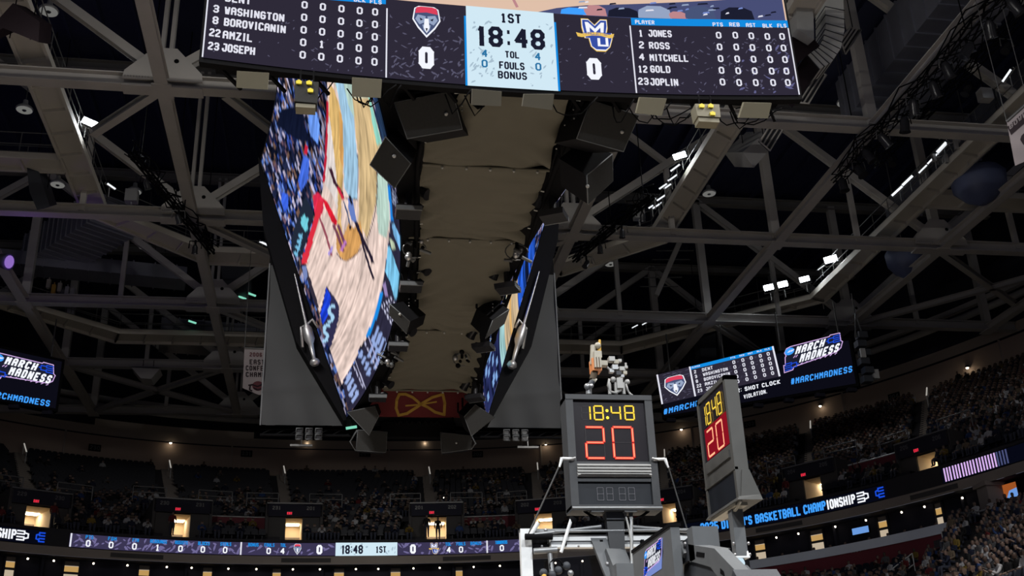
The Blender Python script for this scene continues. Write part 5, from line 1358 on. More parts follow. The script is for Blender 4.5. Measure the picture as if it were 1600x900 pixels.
# ------------------------------------------------------------------ ribbon displays on the upper deck face
def RPt(u, v, k=1):
    p = RIB.at(u)+RIB.normal(u)*(.05+.008*k); return (*p, v)
RB0, RB1 = 12.66, 13.32
def ribbon(label, pa, pb, ground):
    u0, u1 = RIB.hit(*pa)[0], RIB.hit(*pb)[0]
    mb = MB(); n = max(2, int((u1-u0)/.6))
    for i in range(n):
        a, b = u0+(u1-u0)*i/n, u0+(u1-u0)*(i+1)/n
        mb.hexa([RPt(a, RB0-.03, -5), RPt(b, RB0-.03, -5), RPt(b, RB0-.03, 0), RPt(a, RB0-.03, 0)], [RPt(a, RB1+.03, -5), RPt(b, RB1+.03, -5), RPt(b, RB1+.03, 0), RPt(a, RB1+.03, 0)], 'black')
    T = thing('ribbon_display', label, 'ribbon display', RPt((u0+u1)/2, 13), 'ribbon displays on the upper deck'); mb.build('casing', T)
    S_ = MB()
    rect(S_, lambda u, v: RPt(u, v, 1), u0, RB0, u1, RB1, ground, n)
    return T, S_, u0, u1
U = lambda px, py: RIB.hit(px, py)[0]
T, S_, u0, u1 = ribbon('long ribbon display below the upper deck with team statistics and the game clock', (108, 845), (832, 851), 'ribbon_ground')
flecks(S_, lambda u, v: RPt(u, v, 2), u0+.05, RB0+.02, u1-.05, RB1-.02, 240, .26, 'ribbon_fleck', 31, lambda a, b: 1 if a < .35 else .5)
for px in (109, 377, 761): S_.poly([RPt(U(px, 850)-.04, RB0, 4), RPt(U(px, 850)+.04, RB0, 4), RPt(U(px, 850)+.04, RB1, 4), RPt(U(px, 850)-.04, RB1, 4)], 'scr_text')
wa, wb = U(524, 856), U(621, 855)
rect(S_, lambda u, v: RPt(u, v, 3), wa, RB0-.02, wb, RB1+.02, 'scr_pale', 6)
flecks(S_, lambda u, v: RPt(u, v, 4), wa+.1, RB0+.02, wb-.1, RB1-.02, 20, .2, 'scr_pale_fleck', 8)
def rw(s, px0, px1, v, h, m, py=850, **k):
    a, b = U(px0, py), U(px1, py); letters(S_, s, lambda u, w: RPt(u, w, 5), a, v, h, m, total=b-a, **k)
for s, a, b, val, c in (('PTS', 132, 144, '0', 137), ('FGM', 167, 181, '0', 173), ('FTM', 206, 216, '0', 210), ('REBOUNDS', 234, 260, '1', 246), ('ASSISTS', 273, 293, '0', 282), ('BLOCKS', 309, 327, '0', 317), ('STEALS', 344, 361, '0', 352),
                        ('BONUS', 388, 404, '', 0), ('FOULS', 413, 429, '0', 420), ('TOL', 438, 447, '4', 442), ('TOL', 696, 705, '4', 701), ('FOULS', 713, 727, '0', 720), ('BONUS', 735, 752, '', 0), ('TURNOVERS', 774, 793, '0', 784)):
    rw(s, a, b, 13.1, .19, 'scr_blue')
    if val: u = U(c, 852); letters(S_, val, lambda a_, w: RPt(a_, w, 5), u, 12.72, .33, 'scr_white', align='c', wid=.7, sw=.2)
rw('18:48', 534, 567, 12.74, .47, 'scr_ink'); rw('1ST', 587, 603, 12.78, .36, 'scr_ink')
for px in (499, 645): letters(S_, '0', lambda a_, w: RPt(a_, w, 5), U(px, 855), 12.72, .5, 'scr_white', align='c', wid=.62, sw=.24)
u = U(465, 855); wolf_crest(S_, lambda a, b, k: RPt(a, b, 4+k), u, 13.27, .4, .56, 1)
u = U(678, 855); letter_crest(S_, lambda a, b, k: RPt(a, b, 4+k), u, 13.25, .56, .54, 1)
S_.build('screen', T)
def bracket_marks(S_, u, w):
    for s, x, m in ((-1, u, 'scr_white'), (1, u+w*1.25, 'scr_deepblue')):
        for v in (12.78, 12.92, 13.06, 13.2): stroke(S_, lambda a, b: RPt(a, b, 5), [(x-s*w*.1, v), (x+s*w*.5*(1 if s > 0 else 1), v)] if s < 0 else [(x+w*.15, v), (x+w*.6, v)], .07, m)
        for v in (12.85, 13.13): stroke(S_, lambda a, b: RPt(a, b, 5), [(x+(w*.1 if s < 0 else w*.15), v-.07), (x+(w*.1 if s < 0 else w*.15), v+.07)], .07, m)
        e = w*.45 if s < 0 else -.1*w
        stroke(S_, lambda a, b: RPt(a, b, 5), [(x+(w*.1 if s < 0 else w*.15), 12.85), (x+e, 12.9), (x+e, 13.08), (x+(w*.1 if s < 0 else w*.15), 13.13)], .07, m)
T, S_, u0, u1 = ribbon('ribbon display at the left edge ending in a white and blue bracket mark', (-60, 822), (68, 838), 'ribbon_black')
rw('CHAMPIONSHIP', -72, 24, 12.76, .48, 'scr_white', py=834); bracket_marks(S_, U(35, 838), .55); S_.build('screen', T)
T, S_, u0, u1 = ribbon('ribbon display on the right with the basketball championship title', (1070, 826), (1380, 775), 'ribbon_black')
full = '2025 DI MEN\'S BASKETBALL CHAMPIONSHIP'
a, b = U(1096, 826), U(1339, 786)
seg = lambda s: sum(.45*.66+.15 if c in " .:'" else (.62*.66+.15 if c in '1I' else .81) for c in s)
cut = full.index('IONSHIP'); frac = seg(full[:cut])/(seg(full)-.15)
letters(S_, full[:cut], lambda u, w: RPt(u, w, 5), a, 12.76, .46, 'scr_cyan', total=(b-a)*frac-.06, sw=.2)
letters(S_, full[cut:], lambda u, w: RPt(u, w, 5), a+(b-a)*frac, 12.76, .46, 'scr_white', total=(b-a)*(1-frac), sw=.2)
bracket_marks(S_, U(1351, 779), .62); S_.build('screen', T)
T, S_, u0, u1 = ribbon('ribbon display at far right showing a row of pale lilac bars', (1474, 748), (1640, 700), 'ribbon_black')
for k in range(22):
    c = U(1479+k*4.65, 746-k*1.28); rect(S_, lambda u, v: RPt(u, v, 4), c-.042, RB0+.04, c+.042, RB1-.02, 'scr_lilac' if k < 18 else 'scr_slate', 1)
S_.build('screen', T)

# ------------------------------------------------------------------ banners
def banner(label, quad, y, n, fn):
    T = thing('pennant_banner', label, 'banner', at_y(*quad[0], y), 'banners hung from the roof')
    c0 = at_y(*quad[0], y)
    G = [at_plane(*p, c0, n) for p in quad]
    mb = MB(); mb.prism(G, np.array(n)/np.linalg.norm(n)*-.03, 'banner_cloth'); b_ = mb.build('cloth', T)
    H = lambda px, py: at_plane(px, py, c0+np.array(n)/np.linalg.norm(n)*.012, n)
    mb = MB(); fn(mb, H); mb.build('print', b_)
    mb = MB(); mb.tube(G[0], G[1], .05, 'rail_dim', 6)
    for e in (G[0], G[1]): mb.tube(e, (e[0], e[1], 25), .015, 'rail_dim', 4)
    mb.build('hanger', T)
def fb(mb, H):
    def w(s, x0, x1, y, h, m, dy=1.2):
        LT = unit_letters(s, m, .55, .2)
        for f in LT.f: mb.poly([H(x0+(x1-x0)*LT.v[i][0], y+dy*LT.v[i][0]-h*LT.v[i][1]) for i in f], m)
    w('2006-07', 390, 425, 557, 6.5, 'banner_red'); w('EASTERN', 390, 432, 569.5, 8, 'banner_ink'); w('CONFERENCE', 384, 440, 579, 8, 'banner_ink'); w('CHAMPIONS', 384, 438, 589, 8, 'banner_ink')
    mb.poly([H(403+9*math.cos(t), 603+7.5*math.sin(t)) for t in np.linspace(0, 2*math.pi, 18)], 'banner_red')
    for a in ([(388, 602), (395, 601), (402, 604), (411, 600)], [(391, 602), (390, 609), (394, 611)], [(396, 606), (402, 609), (410, 607)]):
        for p, q in zip(a[:-1], a[1:]): mb.path([H(*p), H(*q)], .035, 'banner_ink', 4)
banner('white championship pennant banner peeking out left of the grey cover', ((382, 544), (432, 546), (430, 614), (404, 617), (379, 606)), 48, (.05, -1, 0), fb)
def fb2(mb, H):
    mb.poly([H(1574, 198), (H(1604, 172)), H(1604, 190), H(1580, 211)], 'banner_ink')
    LT = unit_letters('BOWLING', 'banner_cloth')
    for f in LT.f: mb.poly([np.array(H(1577.5+45*LT.v[i][0]+1.5*LT.v[i][1]*-1, 203-38*LT.v[i][0]-7*LT.v[i][1]))+np.array((0, -.015, 0)) for i in f], 'banner_cloth')
    mb.poly([H(x, y) for x, y in ((1596, 212), (1603, 205), (1606, 230), (1599, 226), (1594, 218))], 'banner_ink')
banner('pale banner with a dark lettered band cut off by the right edge', ((1573, 190), (1606, 160), (1640, 235), (1586, 259)), 26, (-.6, -1, -.1), fb2)

# ------------------------------------------------------------------ the near basket: backboard, clocks, padded arm
YB = 10.2
BKB = thing('backboard', 'near glass backboard with silver frame, seen from behind at the bottom', 'backboard', (2.71, YB, 2.9))
b0, b1, zt = 1.79, 3.62, 3.96
mb = MB()
mb.box((b0, YB-.05, 2.89), (b0+.105, YB+.03, zt), 'alu'); mb.box((b1-.105, YB-.05, 2.89), (b1, YB+.03, zt), 'alu'); mb.box((b0, YB-.05, 2.89), (b1, YB+.03, 3.0), 'alu')
mb.box((b0, YB-.04, zt-.03), (b1, YB+.02, zt), 'alu_dim'); mb.box((b0+.105, YB-.0, zt-.18), (b1-.105, YB+.03, zt-.03), 'black')
mb.build('frame', BKB)
mb = MB()
mb.box((b0+.28, YB-.10, 3.835), (b1-.1, YB-.01, 3.888), 'alu'); mb.box((b0+.28, YB-.085, 3.80), (b1-.1, YB-.02, 3.836), 'alu_dim'); mb.box((b0+.28, YB-.10, 3.775), (b1-.1, YB-.01, 3.80), 'alu')
for x in (2.2, 2.55, 2.95, 3.3): mb.cbox((x, YB-.1, 3.815), .03, .03, .05, 'black'); mb.ball((x-.22, YB-.1, 3.785), .012, 'chrome', 6)
mb.tube((b0+.12, YB-.12, 3.89), (2.55, YB-.14, 3.96), .018, 'alu_dim', 6); mb.tube((2.8, YB-.14, 3.96), (b1-.1, YB-.12, 3.9), .018, 'alu_dim', 6); mb.tube((2.1, YB-.14, 3.915), (b1-.1, YB-.14, 3.925), .014, 'alu_dim', 6)
mb.build('top_rail', BKB)
g = bpy.data.materials.new('board_glass'); g.use_nodes = True; nt = g.node_tree; nt.nodes.clear()
o_ = nt.nodes.new('ShaderNodeOutputMaterial'); mx = nt.nodes.new('ShaderNodeMixShader'); tr = nt.nodes.new('ShaderNodeBsdfTransparent'); gl_ = nt.nodes.new('ShaderNodeBsdfGlossy'); gl_.inputs['Roughness'].default_value = .03; mx.inputs[0].default_value = .06
nt.links.new(tr.outputs[0], mx.inputs[1]); nt.links.new(gl_.outputs[0], mx.inputs[2]); nt.links.new(mx.outputs[0], o_.inputs[0]); MATS['board_glass'] = g
mb = MB(); mb.box((b0+.1, YB-.008, 3.0), (b1-.1, YB+.004, zt-.1), 'board_glass'); mb.build('glass', BKB)
mb = MB()
mb.prism([(2.45, YB-.1, 3.86), (2.6, YB-.1, 3.86), (2.85, YB-.35, 3.2), (2.6, YB-.35, 3.2)], (0, .05, 0), 'pad_grey')
mb.beam((2.66, YB-.12, 3.72), (2.72, YB-.4, 3.3), .2, .1, 'pad_grey'); mb.cbox((2.7, YB-.3, 3.42), .2, .2, .3, 'pad_grey')
for s in (-1, 1): mb.ball((2.7+s*.13, YB-.2, 3.6), .025, 'chrome', 6)
mb.build('support_plate', BKB)
mb = MB()   # corner tube, camera and microphone fittings at the left of the frame
mb.tube((1.86, YB-.1, 3.86), (1.95, YB-.12, 4.0), .022, 'alu', 6); mb.ball((2.02, YB-.12, 3.93), .02, 'chrome', 8); mb.tube((1.82, YB-.12, 3.87), (2.08, YB-.12, 3.87), .03, 'black', 8)
mb.tube((2.15, YB-.14, 3.72), (2.26, YB-.16, 4.02), .018, 'alu', 6); mb.ball((2.28, YB-.15, 4.02), .04, 'black', 8)
mb.tube((1.9, YB-.1, 3.74), (2.12, YB-.12, 3.75), .03, 'alu_dim', 6); mb.tube((2.05, YB-.1, 3.75), (2.06, YB-.12, 3.52), .025, 'alu_dim', 6)
for p in ((2.06, 3.52), (2.12, 3.56), (2.2, 3.6), (1.98, 3.54)): mb.ball((p[0], YB-.12, p[1]), .04, 'pad_dark', 8)
mb.ball((2.23, YB-.14, 3.53), .03, 'alu_dim', 8); mb.path([(2.1+.06*math.cos(t), YB-.13, 3.6+.06*math.sin(t)) for t in np.linspace(0, 5.5, 12)], .008, 'black', 4)
mb.build('camera_mount', BKB)
mb = MB(); mb.tube((2.7, YB+.02, 3.05), (2.7, YB+.15, 3.05), .06, 'orange_plastic'); mb.path([(2.7+.23*math.sin(t), YB+.38-.23*math.cos(t), 3.05) for t in np.linspace(0, 2*math.pi, 20)], .012, 'orange_plastic', 5); mb.build('rim', BKB, label='orange rim on the far side')
mb = MB()
for k in range(7): mb.ball((1.98+.012*math.sin(k*2), YB-.14, 3.50-.025*k), .028, 'orange_plastic' if k % 3 else 'gold', 6)
mb.tube((1.98, YB-.14, 3.3), (1.98, YB-.14, 3.52), .02, 'orange_plastic', 6)
tag(mb.build('cable_bundle'), 'bunch of orange and yellow connectors hanging behind the left side of the backboard', 'cable')
def dots(mb, P, a, b, n, r, m):
    for i in range(n):
        t = (i+.5)/n; u, v = a[0]+(b[0]-a[0])*t, a[1]+(b[1]-a[1])*t
        mb.poly([P(u+r*math.cos(q), v+r*math.sin(q)) for q in (0, .785, 1.57, 2.356, 3.1416, 3.927, 4.712, 5.498)], m)
SEGS = {'0': 'abcdef', '1': 'bc', '2': 'abged', '4': 'fgbc', '8': 'abcdefg'}
def seven(mb, ch, P, u0, v0, w, h, t, m, core=None, n=9, off=None):
    E = {'a': ((0, 1), (1, 1)), 'b': ((1, 1), (1, .5)), 'c': ((1, .5), (1, 0)), 'd': ((0, 0), (1, 0)), 'e': ((0, .5), (0, 0)), 'f': ((0, 1), (0, .5)), 'g': ((0, .5), (1, .5))}
    for k, (a, b) in E.items():
        A, B = (u0+a[0]*w, v0+a[1]*h), (u0+b[0]*w, v0+b[1]*h); g = t*.55
        L = math.hypot(B[0]-A[0], B[1]-A[1]); A2 = tuple(A[i]+(B[i]-A[i])*g/L for i in (0, 1)); B2 = tuple(B[i]-(B[i]-A[i])*g/L for i in (0, 1))
        if k in SEGS[ch]:
            stroke(mb, lambda u, v: P(u, v, 2), [A2, B2], t, m)
            dots(mb, lambda u, v: P(u, v, 3), A2, B2, n, t*.26, core or m)
        elif off: dots(mb, lambda u, v: P(u, v, 2), A2, B2, n, t*.16, off)
# clock facing the camera
CK = thing('shot_clock', 'shot clock facing the camera above the backboard, yellow and red digits lit', 'shot clock', (2.7, 10.15, 4.05), 'shot clocks over the near basket')
yc = 10.0
def K(px, py, d=0): return at_y(px, py, yc+d)
xl_, xr_, zb_, zt_ = 2.255, 3.13, 4.11, 5.235
mb = MB(); fr = .075
mb.box((xl_, yc-.03, zb_), (xl_+fr, yc+.22, zt_), 'clock_frame'); mb.box((xr_-fr, yc-.03, zb_), (xr_, yc+.22, zt_), 'clock_frame')
mb.box((xl_, yc-.035, zt_-.05), (xr_, yc+.22, zt_), 'clock_frame'); mb.box((xl_+.004, yc+.1, zb_+.004), (xr_-.004, yc+.215, zt_-.004), 'clock_frame')
mb.box((xl_+.06, yc-.02, zb_+.43), (xr_-.06, yc+.05, zb_+.455), 'clock_frame'); mb.box((xl_+.06, yc-.02, zb_+.26), (xr_-.06, yc+.05, zb_+.3), 'clock_frame')
mb.build('frame', CK)
mb = MB(); mb.box((xl_+.06, yc, zb_+.44), (xr_-.06, yc+.1, zt_-.04), 'clock_face'); face = mb.build('display_panel', CK)
KP = lambda u, v, k=1: (u, yc-.004*k, v)
def ku(px, py): p = at_y(px, py, yc); return p[0], p[2]
mb = MB()
for ch, px in (('1', 909), ('8', 929), ('4', 956), ('8', 977)):
    a, b = ku(px, 656), ku(px+12, 635); seven(mb, ch, KP, a[0], a[1], b[0]-a[0], b[1]-a[1], .016, 'led_amber', 'led_yellow', 7, 'dot_faint')
for px, py in ((948, 642), (949, 653)): u, v = ku(px, py); dots(mb, lambda a, b: KP(a, b, 2), (u, v), (u+.001, v), 1, .016, 'led_yellow')
mb.build('game_time', face, label='yellow digits reading 18:48')
mb = MB()
for ch, px, w in (('2', 917, 25), ('0', 960, 27)):
    a, b = ku(px, 716), ku(px+w, 668); seven(mb, ch, KP, a[0], a[1], b[0]-a[0], b[1]-a[1], .024, 'led_red', 'led_red_core', 11, 'dot_faint')
mb.build('shot_time', face, label='red digits reading 20')
mb = MB()
mb.box((xl_+.075, yc-.045, zb_+.305), (xr_-.075, yc+.05, zb_+.425), 'louver')
for k in range(4): mb.box((xl_+.075, yc-.06, zb_+.315+k*.03), (xr_-.075, yc-.04, zb_+.325+k*.03), 'louver')
mb.box((xl_+.1, yc-.065, zb_+.318), (xr_-.1, yc-.045, zb_+.322), 'black')
mb.build('louvre', CK)
mb = MB(); mb.box((xl_+.075, yc+.005, zb_+.03), (xr_-.075, yc+.08, zb_+.265), 'clock_lower'); lw = mb.build('lower_display', CK)
mb = MB()
for i in range(4):
    u = 2.52+i*.092+(.03 if i > 1 else 0); seven(mb, '8', lambda a, b, k=1: (a, yc+.002-.001*k, b), u, zb_+.085, .06, .12, .001, 'dot_off', 'dot_off', 5)
    for k, (a, b) in {'a': ((0, 1), (1, 1)), 'b': ((1, 1), (1, .5)), 'c': ((1, .5), (1, 0)), 'd': ((0, 0), (1, 0)), 'e': ((0, .5), (0, 0)), 'f': ((0, 1), (0, .5)), 'g': ((0, .5), (1, .5))}.items():
        dots(mb, lambda x, z: (x, yc-.002, z), (u+a[0]*.06, zb_+.085+a[1]*.12), (u+b[0]*.06, zb_+.085+b[1]*.12), 5, .0042, 'dot_off')
mb.build('unlit_digits', lw, label='unlit dotted digits')
mb = MB(); mb.box((xl_, yc-.06, zb_-.02), (xr_, yc+.2, zb_+.03), 'clock_frame'); mb.tube((xl_, yc-.06, zb_), (xr_, yc-.06, zb_), .012, 'alu_dim', 6)
for x in (2.5, 2.82): mb.box((x-.06, yc-.05, zb_-.035), (x+.06, yc+.1, zb_-.015), 'pad_grey')
mb.build('bottom_lip', CK)
mb = MB(); mb.hexa([(2.6, yc+.05, 4.1), (2.78, yc+.05, 4.1), (2.78, yc+.15, 4.1), (2.6, yc+.15, 4.1)], [(2.62, YB-.15, 3.7), (2.76, YB-.15, 3.7), (2.76, YB-.08, 3.7), (2.62, YB-.08, 3.7)], 'clock_frame')
mb.box((2.6, yc+.03, 4.02), (2.8, yc+.16, 4.1), 'pad_dark')
for s in (-1, 1): mb.path([(2.7+s*.32, yc+.02, 4.1), (2.7+s*.25, yc+.02, 4.05), (2.7+s*.12, yc+.03, 4.0)], .014, 'black', 5)
mb.build('mount_post', CK)
mb = MB()
for k in range(4): mb.path([(2.78+.02*k+.03*math.sin(t*4+k), yc+.02-.1*t, 4.08-.75*t) for t in np.linspace(0, 1, 9)], .012, 'alu_dim' if k % 2 else 'rig_grey', 5)
mb.path([(2.66, YB-.2, 3.6), (2.6, YB-.25, 3.45), (2.66, YB-.3, 3.3), (2.78, YB-.3, 3.22), (2.9, YB-.3, 3.25)], .014, 'alu_dim', 6); mb.path([(2.82, YB-.2, 3.62), (2.9, YB-.2, 3.55), (2.92, YB-.25, 3.35), (2.84, YB-.3, 3.2)], .012, 'rig_grey', 6)
mb.build('cables', CK)
for s, x, tx, lab in ((-1, xl_, 1.86, 'left'), (1, xr_, 3.42, 'right')):
    mb = MB(); z = 4.56
    mb.tube((x-s*.04, yc-.05, z+.02), (x+s*.07, yc-.05, z+.025), .014, 'alu', 6); mb.tube((x+s*.07, yc-.05, z+.03), (x+s*.1, yc-.05, z-.06), .018, 'alu', 6, .01)
    mb.tube((x+s*.1, yc-.05, z-.05), (tx, YB-.08, 3.9), .008, 'rail_dim', 6); mb.tube((x-s*.0, yc-.06, z+.015), (x-s*.06, yc-.06, z+.03), .01, 'rail', 6)
    mb.build('stay_rod', CK)
# camera rig on top of the clock
RG = thing('robotic_camera', 'pale robotic camera with an orange pack clamped on top of the shot clock', 'camera', (2.75, 10.05, 5.25))
mb = MB()
def B2(x0, y0, x1, y1, m, d0=0.02, d1=.16): a, b = at_y(x0, y1, 10.02), at_y(x1, y0, 10.02); mb.box((a[0], 10.02+d0, a[2]), (b[0], 10.02+d1, b[2]), m)
B2(927, 558, 940, 577, 'orange_plastic'); B2(929, 548, 940, 558, 'bone_plastic', 0, .14)
for x in (930, 934, 938): B2(x-.7, 557, x+.7, 574, 'bone_plastic', -.01, .05)
mb.build('battery_pack', RG, label='orange and bone pack')
mb = MB()
mb.tube(at_y(927, 540, 10.1), at_y(926, 570, 10.1), .03, 'bone_plastic', 8); mb.tube(at_y(936, 550, 10.1), at_y(937, 531, 10.1), .024, 'gold', 8, .012); mb.ball(at_y(934, 540, 10.08), .035, 'bone_plastic', 8)
mb.tube(at_y(930, 578, 10.1), at_y(926, 593, 10.1), .035, 'tan' if 'tan' in MATS else 'shirt_tan', 10); mb.tube(at_y(925, 592, 10.1), at_y(931, 596, 10.1), .03, 'bone_plastic', 8)
B2(938, 562, 950, 569, 'bone_plastic', .02, .1); mb.ball(at_y(918, 604, 10.08), .035, 'alu_dim', 8); mb.ball(at_y(924, 603, 10.04), .025, 'chrome', 8); mb.tube(at_y(920, 604, 10.1), at_y(920, 616, 10.1), .03, 'alu_dim', 8); mb.tube(at_y(926, 596, 10.1), at_y(920, 605, 10.1), .03, 'pad_dark', 8)
mb.build('pan_head', RG)
mb = MB()
r = random.Random(77)
for px, py, s_, m in ((955, 562, .06, 'rig_grey'), (962, 566, .05, 'bone_plastic'), (968, 564, .035, 'rig_grey'), (960, 575, .06, 'alu_dim'), (971, 577, .05, 'rig_grey'), (976, 583, .04, 'bone_plastic'), (966, 584, .05, 'pad_dark'), (955, 580, .045, 'alu_dim'), (978, 574, .03, 'rig_grey'), (972, 588, .035, 'alu_dim')):
    p = at_y(px, py, 10.06); mb.cbox(p, s_, s_*1.2, s_*.8, m); mb.tube(p, p+np.array((r.uniform(-.06, .06), 0, r.uniform(-.07, .07))), .012, 'rig_grey', 6)
B2(965, 590, 973, 606, 'rig_grey', 0, .1); mb.ball(at_y(980, 597, 10.06), .03, 'rig_grey', 8); mb.ball(at_y(958, 593, 10.06), .03, 'rig_grey', 8)
for x in (952, 962, 974): mb.tube(at_y(x, 598, 10.06), at_y(x+1, 616, 10.06), .018, 'rig_grey', 6)
mb.path([at_y(*p, 10.05) for p in ((978, 600), (980, 608), (984, 615), (988, 618))], .012, 'rig_grey', 5); mb.path([at_y(*p, 10.05) for p in ((952, 592), (950, 602), (954, 612), (962, 614), (970, 610))], .014, 'rig_grey', 5)
mb.build('clamp_rig', RG)
# clock facing sideways
C2 = thing('shot_clock', 'second shot clock turned sideways to the right, its face seen at a sharp angle', 'shot clock', (3.75, 9.7, 4.0), 'shot clocks over the near basket')
xf, ya, yb_ = 3.655, 9.32, 10.16; z0, z1 = 4.06, 5.235
S = lambda y, z, k=0: (xf-.004*k, y, z)
mb = MB()
mb.box((xf, ya, z0), (xf+.13, ya+.05, z1), 'clock_frame_warm'); mb.box((xf, yb_-.05, z0), (xf+.13, yb_, z1), 'clock_frame_warm'); mb.box((xf, ya, z1-.045), (xf+.13, yb_, z1), 'clock_frame_warm')
mb.box((xf+.03, ya+.006, z0+.004), (xf+.127, yb_-.006, z1-.004), 'clock_frame_warm')
mb.box((xf+.003, ya+.05, z0+.28), (xf+.05, yb_-.05, z0+.52), 'clock_frame_warm')
mb.box((xf-.012, ya+.08, z0+.40), (xf+.01, yb_-.1, z0+.47), 'clock_frame_warm'); mb.box((xf-.006, ya, z0+.265), (xf+.03, yb_, z0+.29), 'clock_frame_warm')
mb.build('frame', C2)
mb = MB(); mb.box((xf+.012, ya+.05, z0+.52), (xf+.06, yb_-.05, z1-.045), 'clock_face'); face = mb.build('display_panel', C2)
P2 = lambda u, v, k=1: (xf+.010-.004*k, yb_-u, v)
mb = MB()
for i, ch in enumerate('1848'): seven(mb, ch, P2, .12+i*.145+(.03 if i > 1 else 0), z0+.86, .1, .2, .016, 'led_amber', 'led_yellow', 7, 'dot_faint')
mb.build('game_time', face, label='yellow digits reading 18:48')
mb = MB(); rect(mb, lambda u, v: P2(u, v, 1), .13, z0+.53, .77, z0+.84, 'red_haze', 1)
mb.build('painted_red_glow', face)  # spill of the red digits, painted as a flat glowing patch
mb = MB()
for i, ch in enumerate('20'): seven(mb, ch, P2, .2+i*.27, z0+.55, .17, .25, .02, 'led_red_core', 'led_red_core', 9)
mb.build('shot_time', face, label='red digits reading 20')
mb = MB(); mb.box((xf+.008, ya+.06, z0+.02), (xf+.05, yb_-.06, z0+.26), 'clock_lower'); mb.build('lower_display', C2)
mb = MB(); mb.hexa([(xf-.02, ya-.03, z0-.02), (xf+.22, ya-.03, z0-.02), (xf+.22, yb_+.03, z0-.02), (xf-.02, yb_+.03, z0-.02)], [(xf+.0, ya-.02, z0+.012), (xf+.2, ya-.02, z0+.03), (xf+.2, yb_+.02, z0+.03), (xf+.0, yb_+.02, z0+.012)], 'clock_frame_warm')
mb.prism([(xf+.06, ya-.015, z0+.26), (xf+.13, ya-.015, z0+.26), (xf+.22, ya-.015, z0), (xf+.02, ya-.015, z0)], (0, .04, 0), 'clock_frame_warm')
mb.box((xf, ya+.1, z0-.045), (xf+.12, yb_-.05, z0-.02), 'bone_plastic'); mb.path([(xf+.02, ya, z0-.02), (xf+.04, ya+.2, z0-.06), (xf+.06, ya+.5, z0-.03)], .018, 'bone_plastic', 5)
mb.build('flared_base', C2)
mb = MB(); px_, py_ = 3.72, 9.62
mb.box((px_-.05, py_-.05, 3.5), (px_+.06, py_+.05, z0-.02), 'pad_grey'); mb.box((px_-.05, py_-.06, 3.48), (px_+.06, py_+.06, 3.56), 'black')
for z in (3.6, 3.7):
    for s in (-1, 1): mb.ball((px_+s*.07+.005, py_-.05, z), .016, 'chrome', 6)
mb.build('mount_post', C2)
# small bright lamp below that post
c = at_y(1155, 881, 9.2); T = thing('work_lamp', 'small round work lamp glowing below the sideways shot clock', 'lamp', c)
mb = MB(); mb.box((c[0]-.09, 9.18, c[2]+.05), (c[0]+.1, 9.3, c[2]+.065), 'alu'); mb.tube((c[0]-.085, 9.2, c[2]+.06), (c[0]-.085, 9.2, c[2]+.11), .014, 'alu', 6, .006); mb.tube((c[0]+.09, 9.2, c[2]+.06), (c[0]+.09, 9.2, c[2]+.11), .014, 'alu', 6, .006); mb.lathe((c[0], 9.22, c[2]), (0, 1, 0), [(0, .075), (.12, .08), (.2, .05)], 'black_gloss', 14); mb.box((c[0]-.05, 9.2, c[2]-.12), (c[0]+.06, 9.3, c[2]-.085), 'alu'); mb.build('housing', T)
mb = MB(); mb.lathe((c[0], 9.2, c[2]+.01), (0, 1, 0), [(0, .045), (.015, .06)], 'scr_pale', 14); mb.build('lens', T)
mb = MB(); mb.poly([(c[0]-.05, 9.195, c[2]-.02), (c[0]-.01, 9.195, c[2]-.03), (c[0]-.01, 9.195, c[2]+.03)], 'scr_blue'); mb.build('lens_tint', T)
# padded arm of the basket stand with a lit panel on its flank
ARM = thing('basket_stand_arm', 'grey padded arm of the basket stand reaching up to the backboard, with slots', 'basket stand', (2.7, 7.0, 3.0))
xa = 2.66
def AX(px, py): return at_x(px, py, xa)
mb = MB()
up = [AX(*p) for p in ((1073, 850), (1116, 857), (1110, 886), (1072, 875))]
mb.prism(up, (.12, 0, 0), 'pad_grey')
dn = [AX(*p) for p in ((1116, 857), (1160, 903), (1168, 930), (1142, 930), (1110, 886))]; mb.prism(dn, (.10, 0, 0), 'pad_grey')
mb.build('padded_beam', ARM)
mb = MB()
mb.prism([AX(*p)+np.array((-.004, 0, 0)) for p in ((1089, 862), (1101, 864), (1100.5, 871), (1088, 869))], (.004, 0, 0), 'black'); mb.prism([AX(*p)+np.array((-.004, 0, 0)) for p in ((1126, 888), (1131, 893), (1133, 901), (1126, 896))], (.004, 0, 0), 'black')
mb.build('slots', ARM)
mb = MB(); mb.prism([AX(*p)+np.array((.02, 0, 0)) for p in ((1066, 872), (1111, 884), (1150, 935), (1062, 935))], (.25, 0, 0), 'pad_dark'); mb.build('lower_pad', ARM)
mb = MB(); q = AX(1093, 835); mb.box((xa-.0, q[1]+.15, q[2]-.15), (xa+.2, q[1]+.28, q[2]+.09), 'pad_grey'); mb.tube(AX(1066, 852), AX(1072, 868), .03, 'alu_dim', 8); mb.ball(AX(1070, 851)+np.array((0, -.02, 0)), .02, 'chrome', 8); mb.build('end_block', ARM)
mb = MB(); mb.beam((2.75, 7.9, 3.35), (2.72, YB-.2, 3.25), .18, .16, 'pad_dark'); mb.beam((2.75, 7.0, 2.9), (2.75, 4.6, .6), .3, .35, 'pad_dark'); mb.box((2.3, 3.9, 0.02), (3.2, 5.0, .7), 'pad_dark'); mb.build('main_boom', ARM)
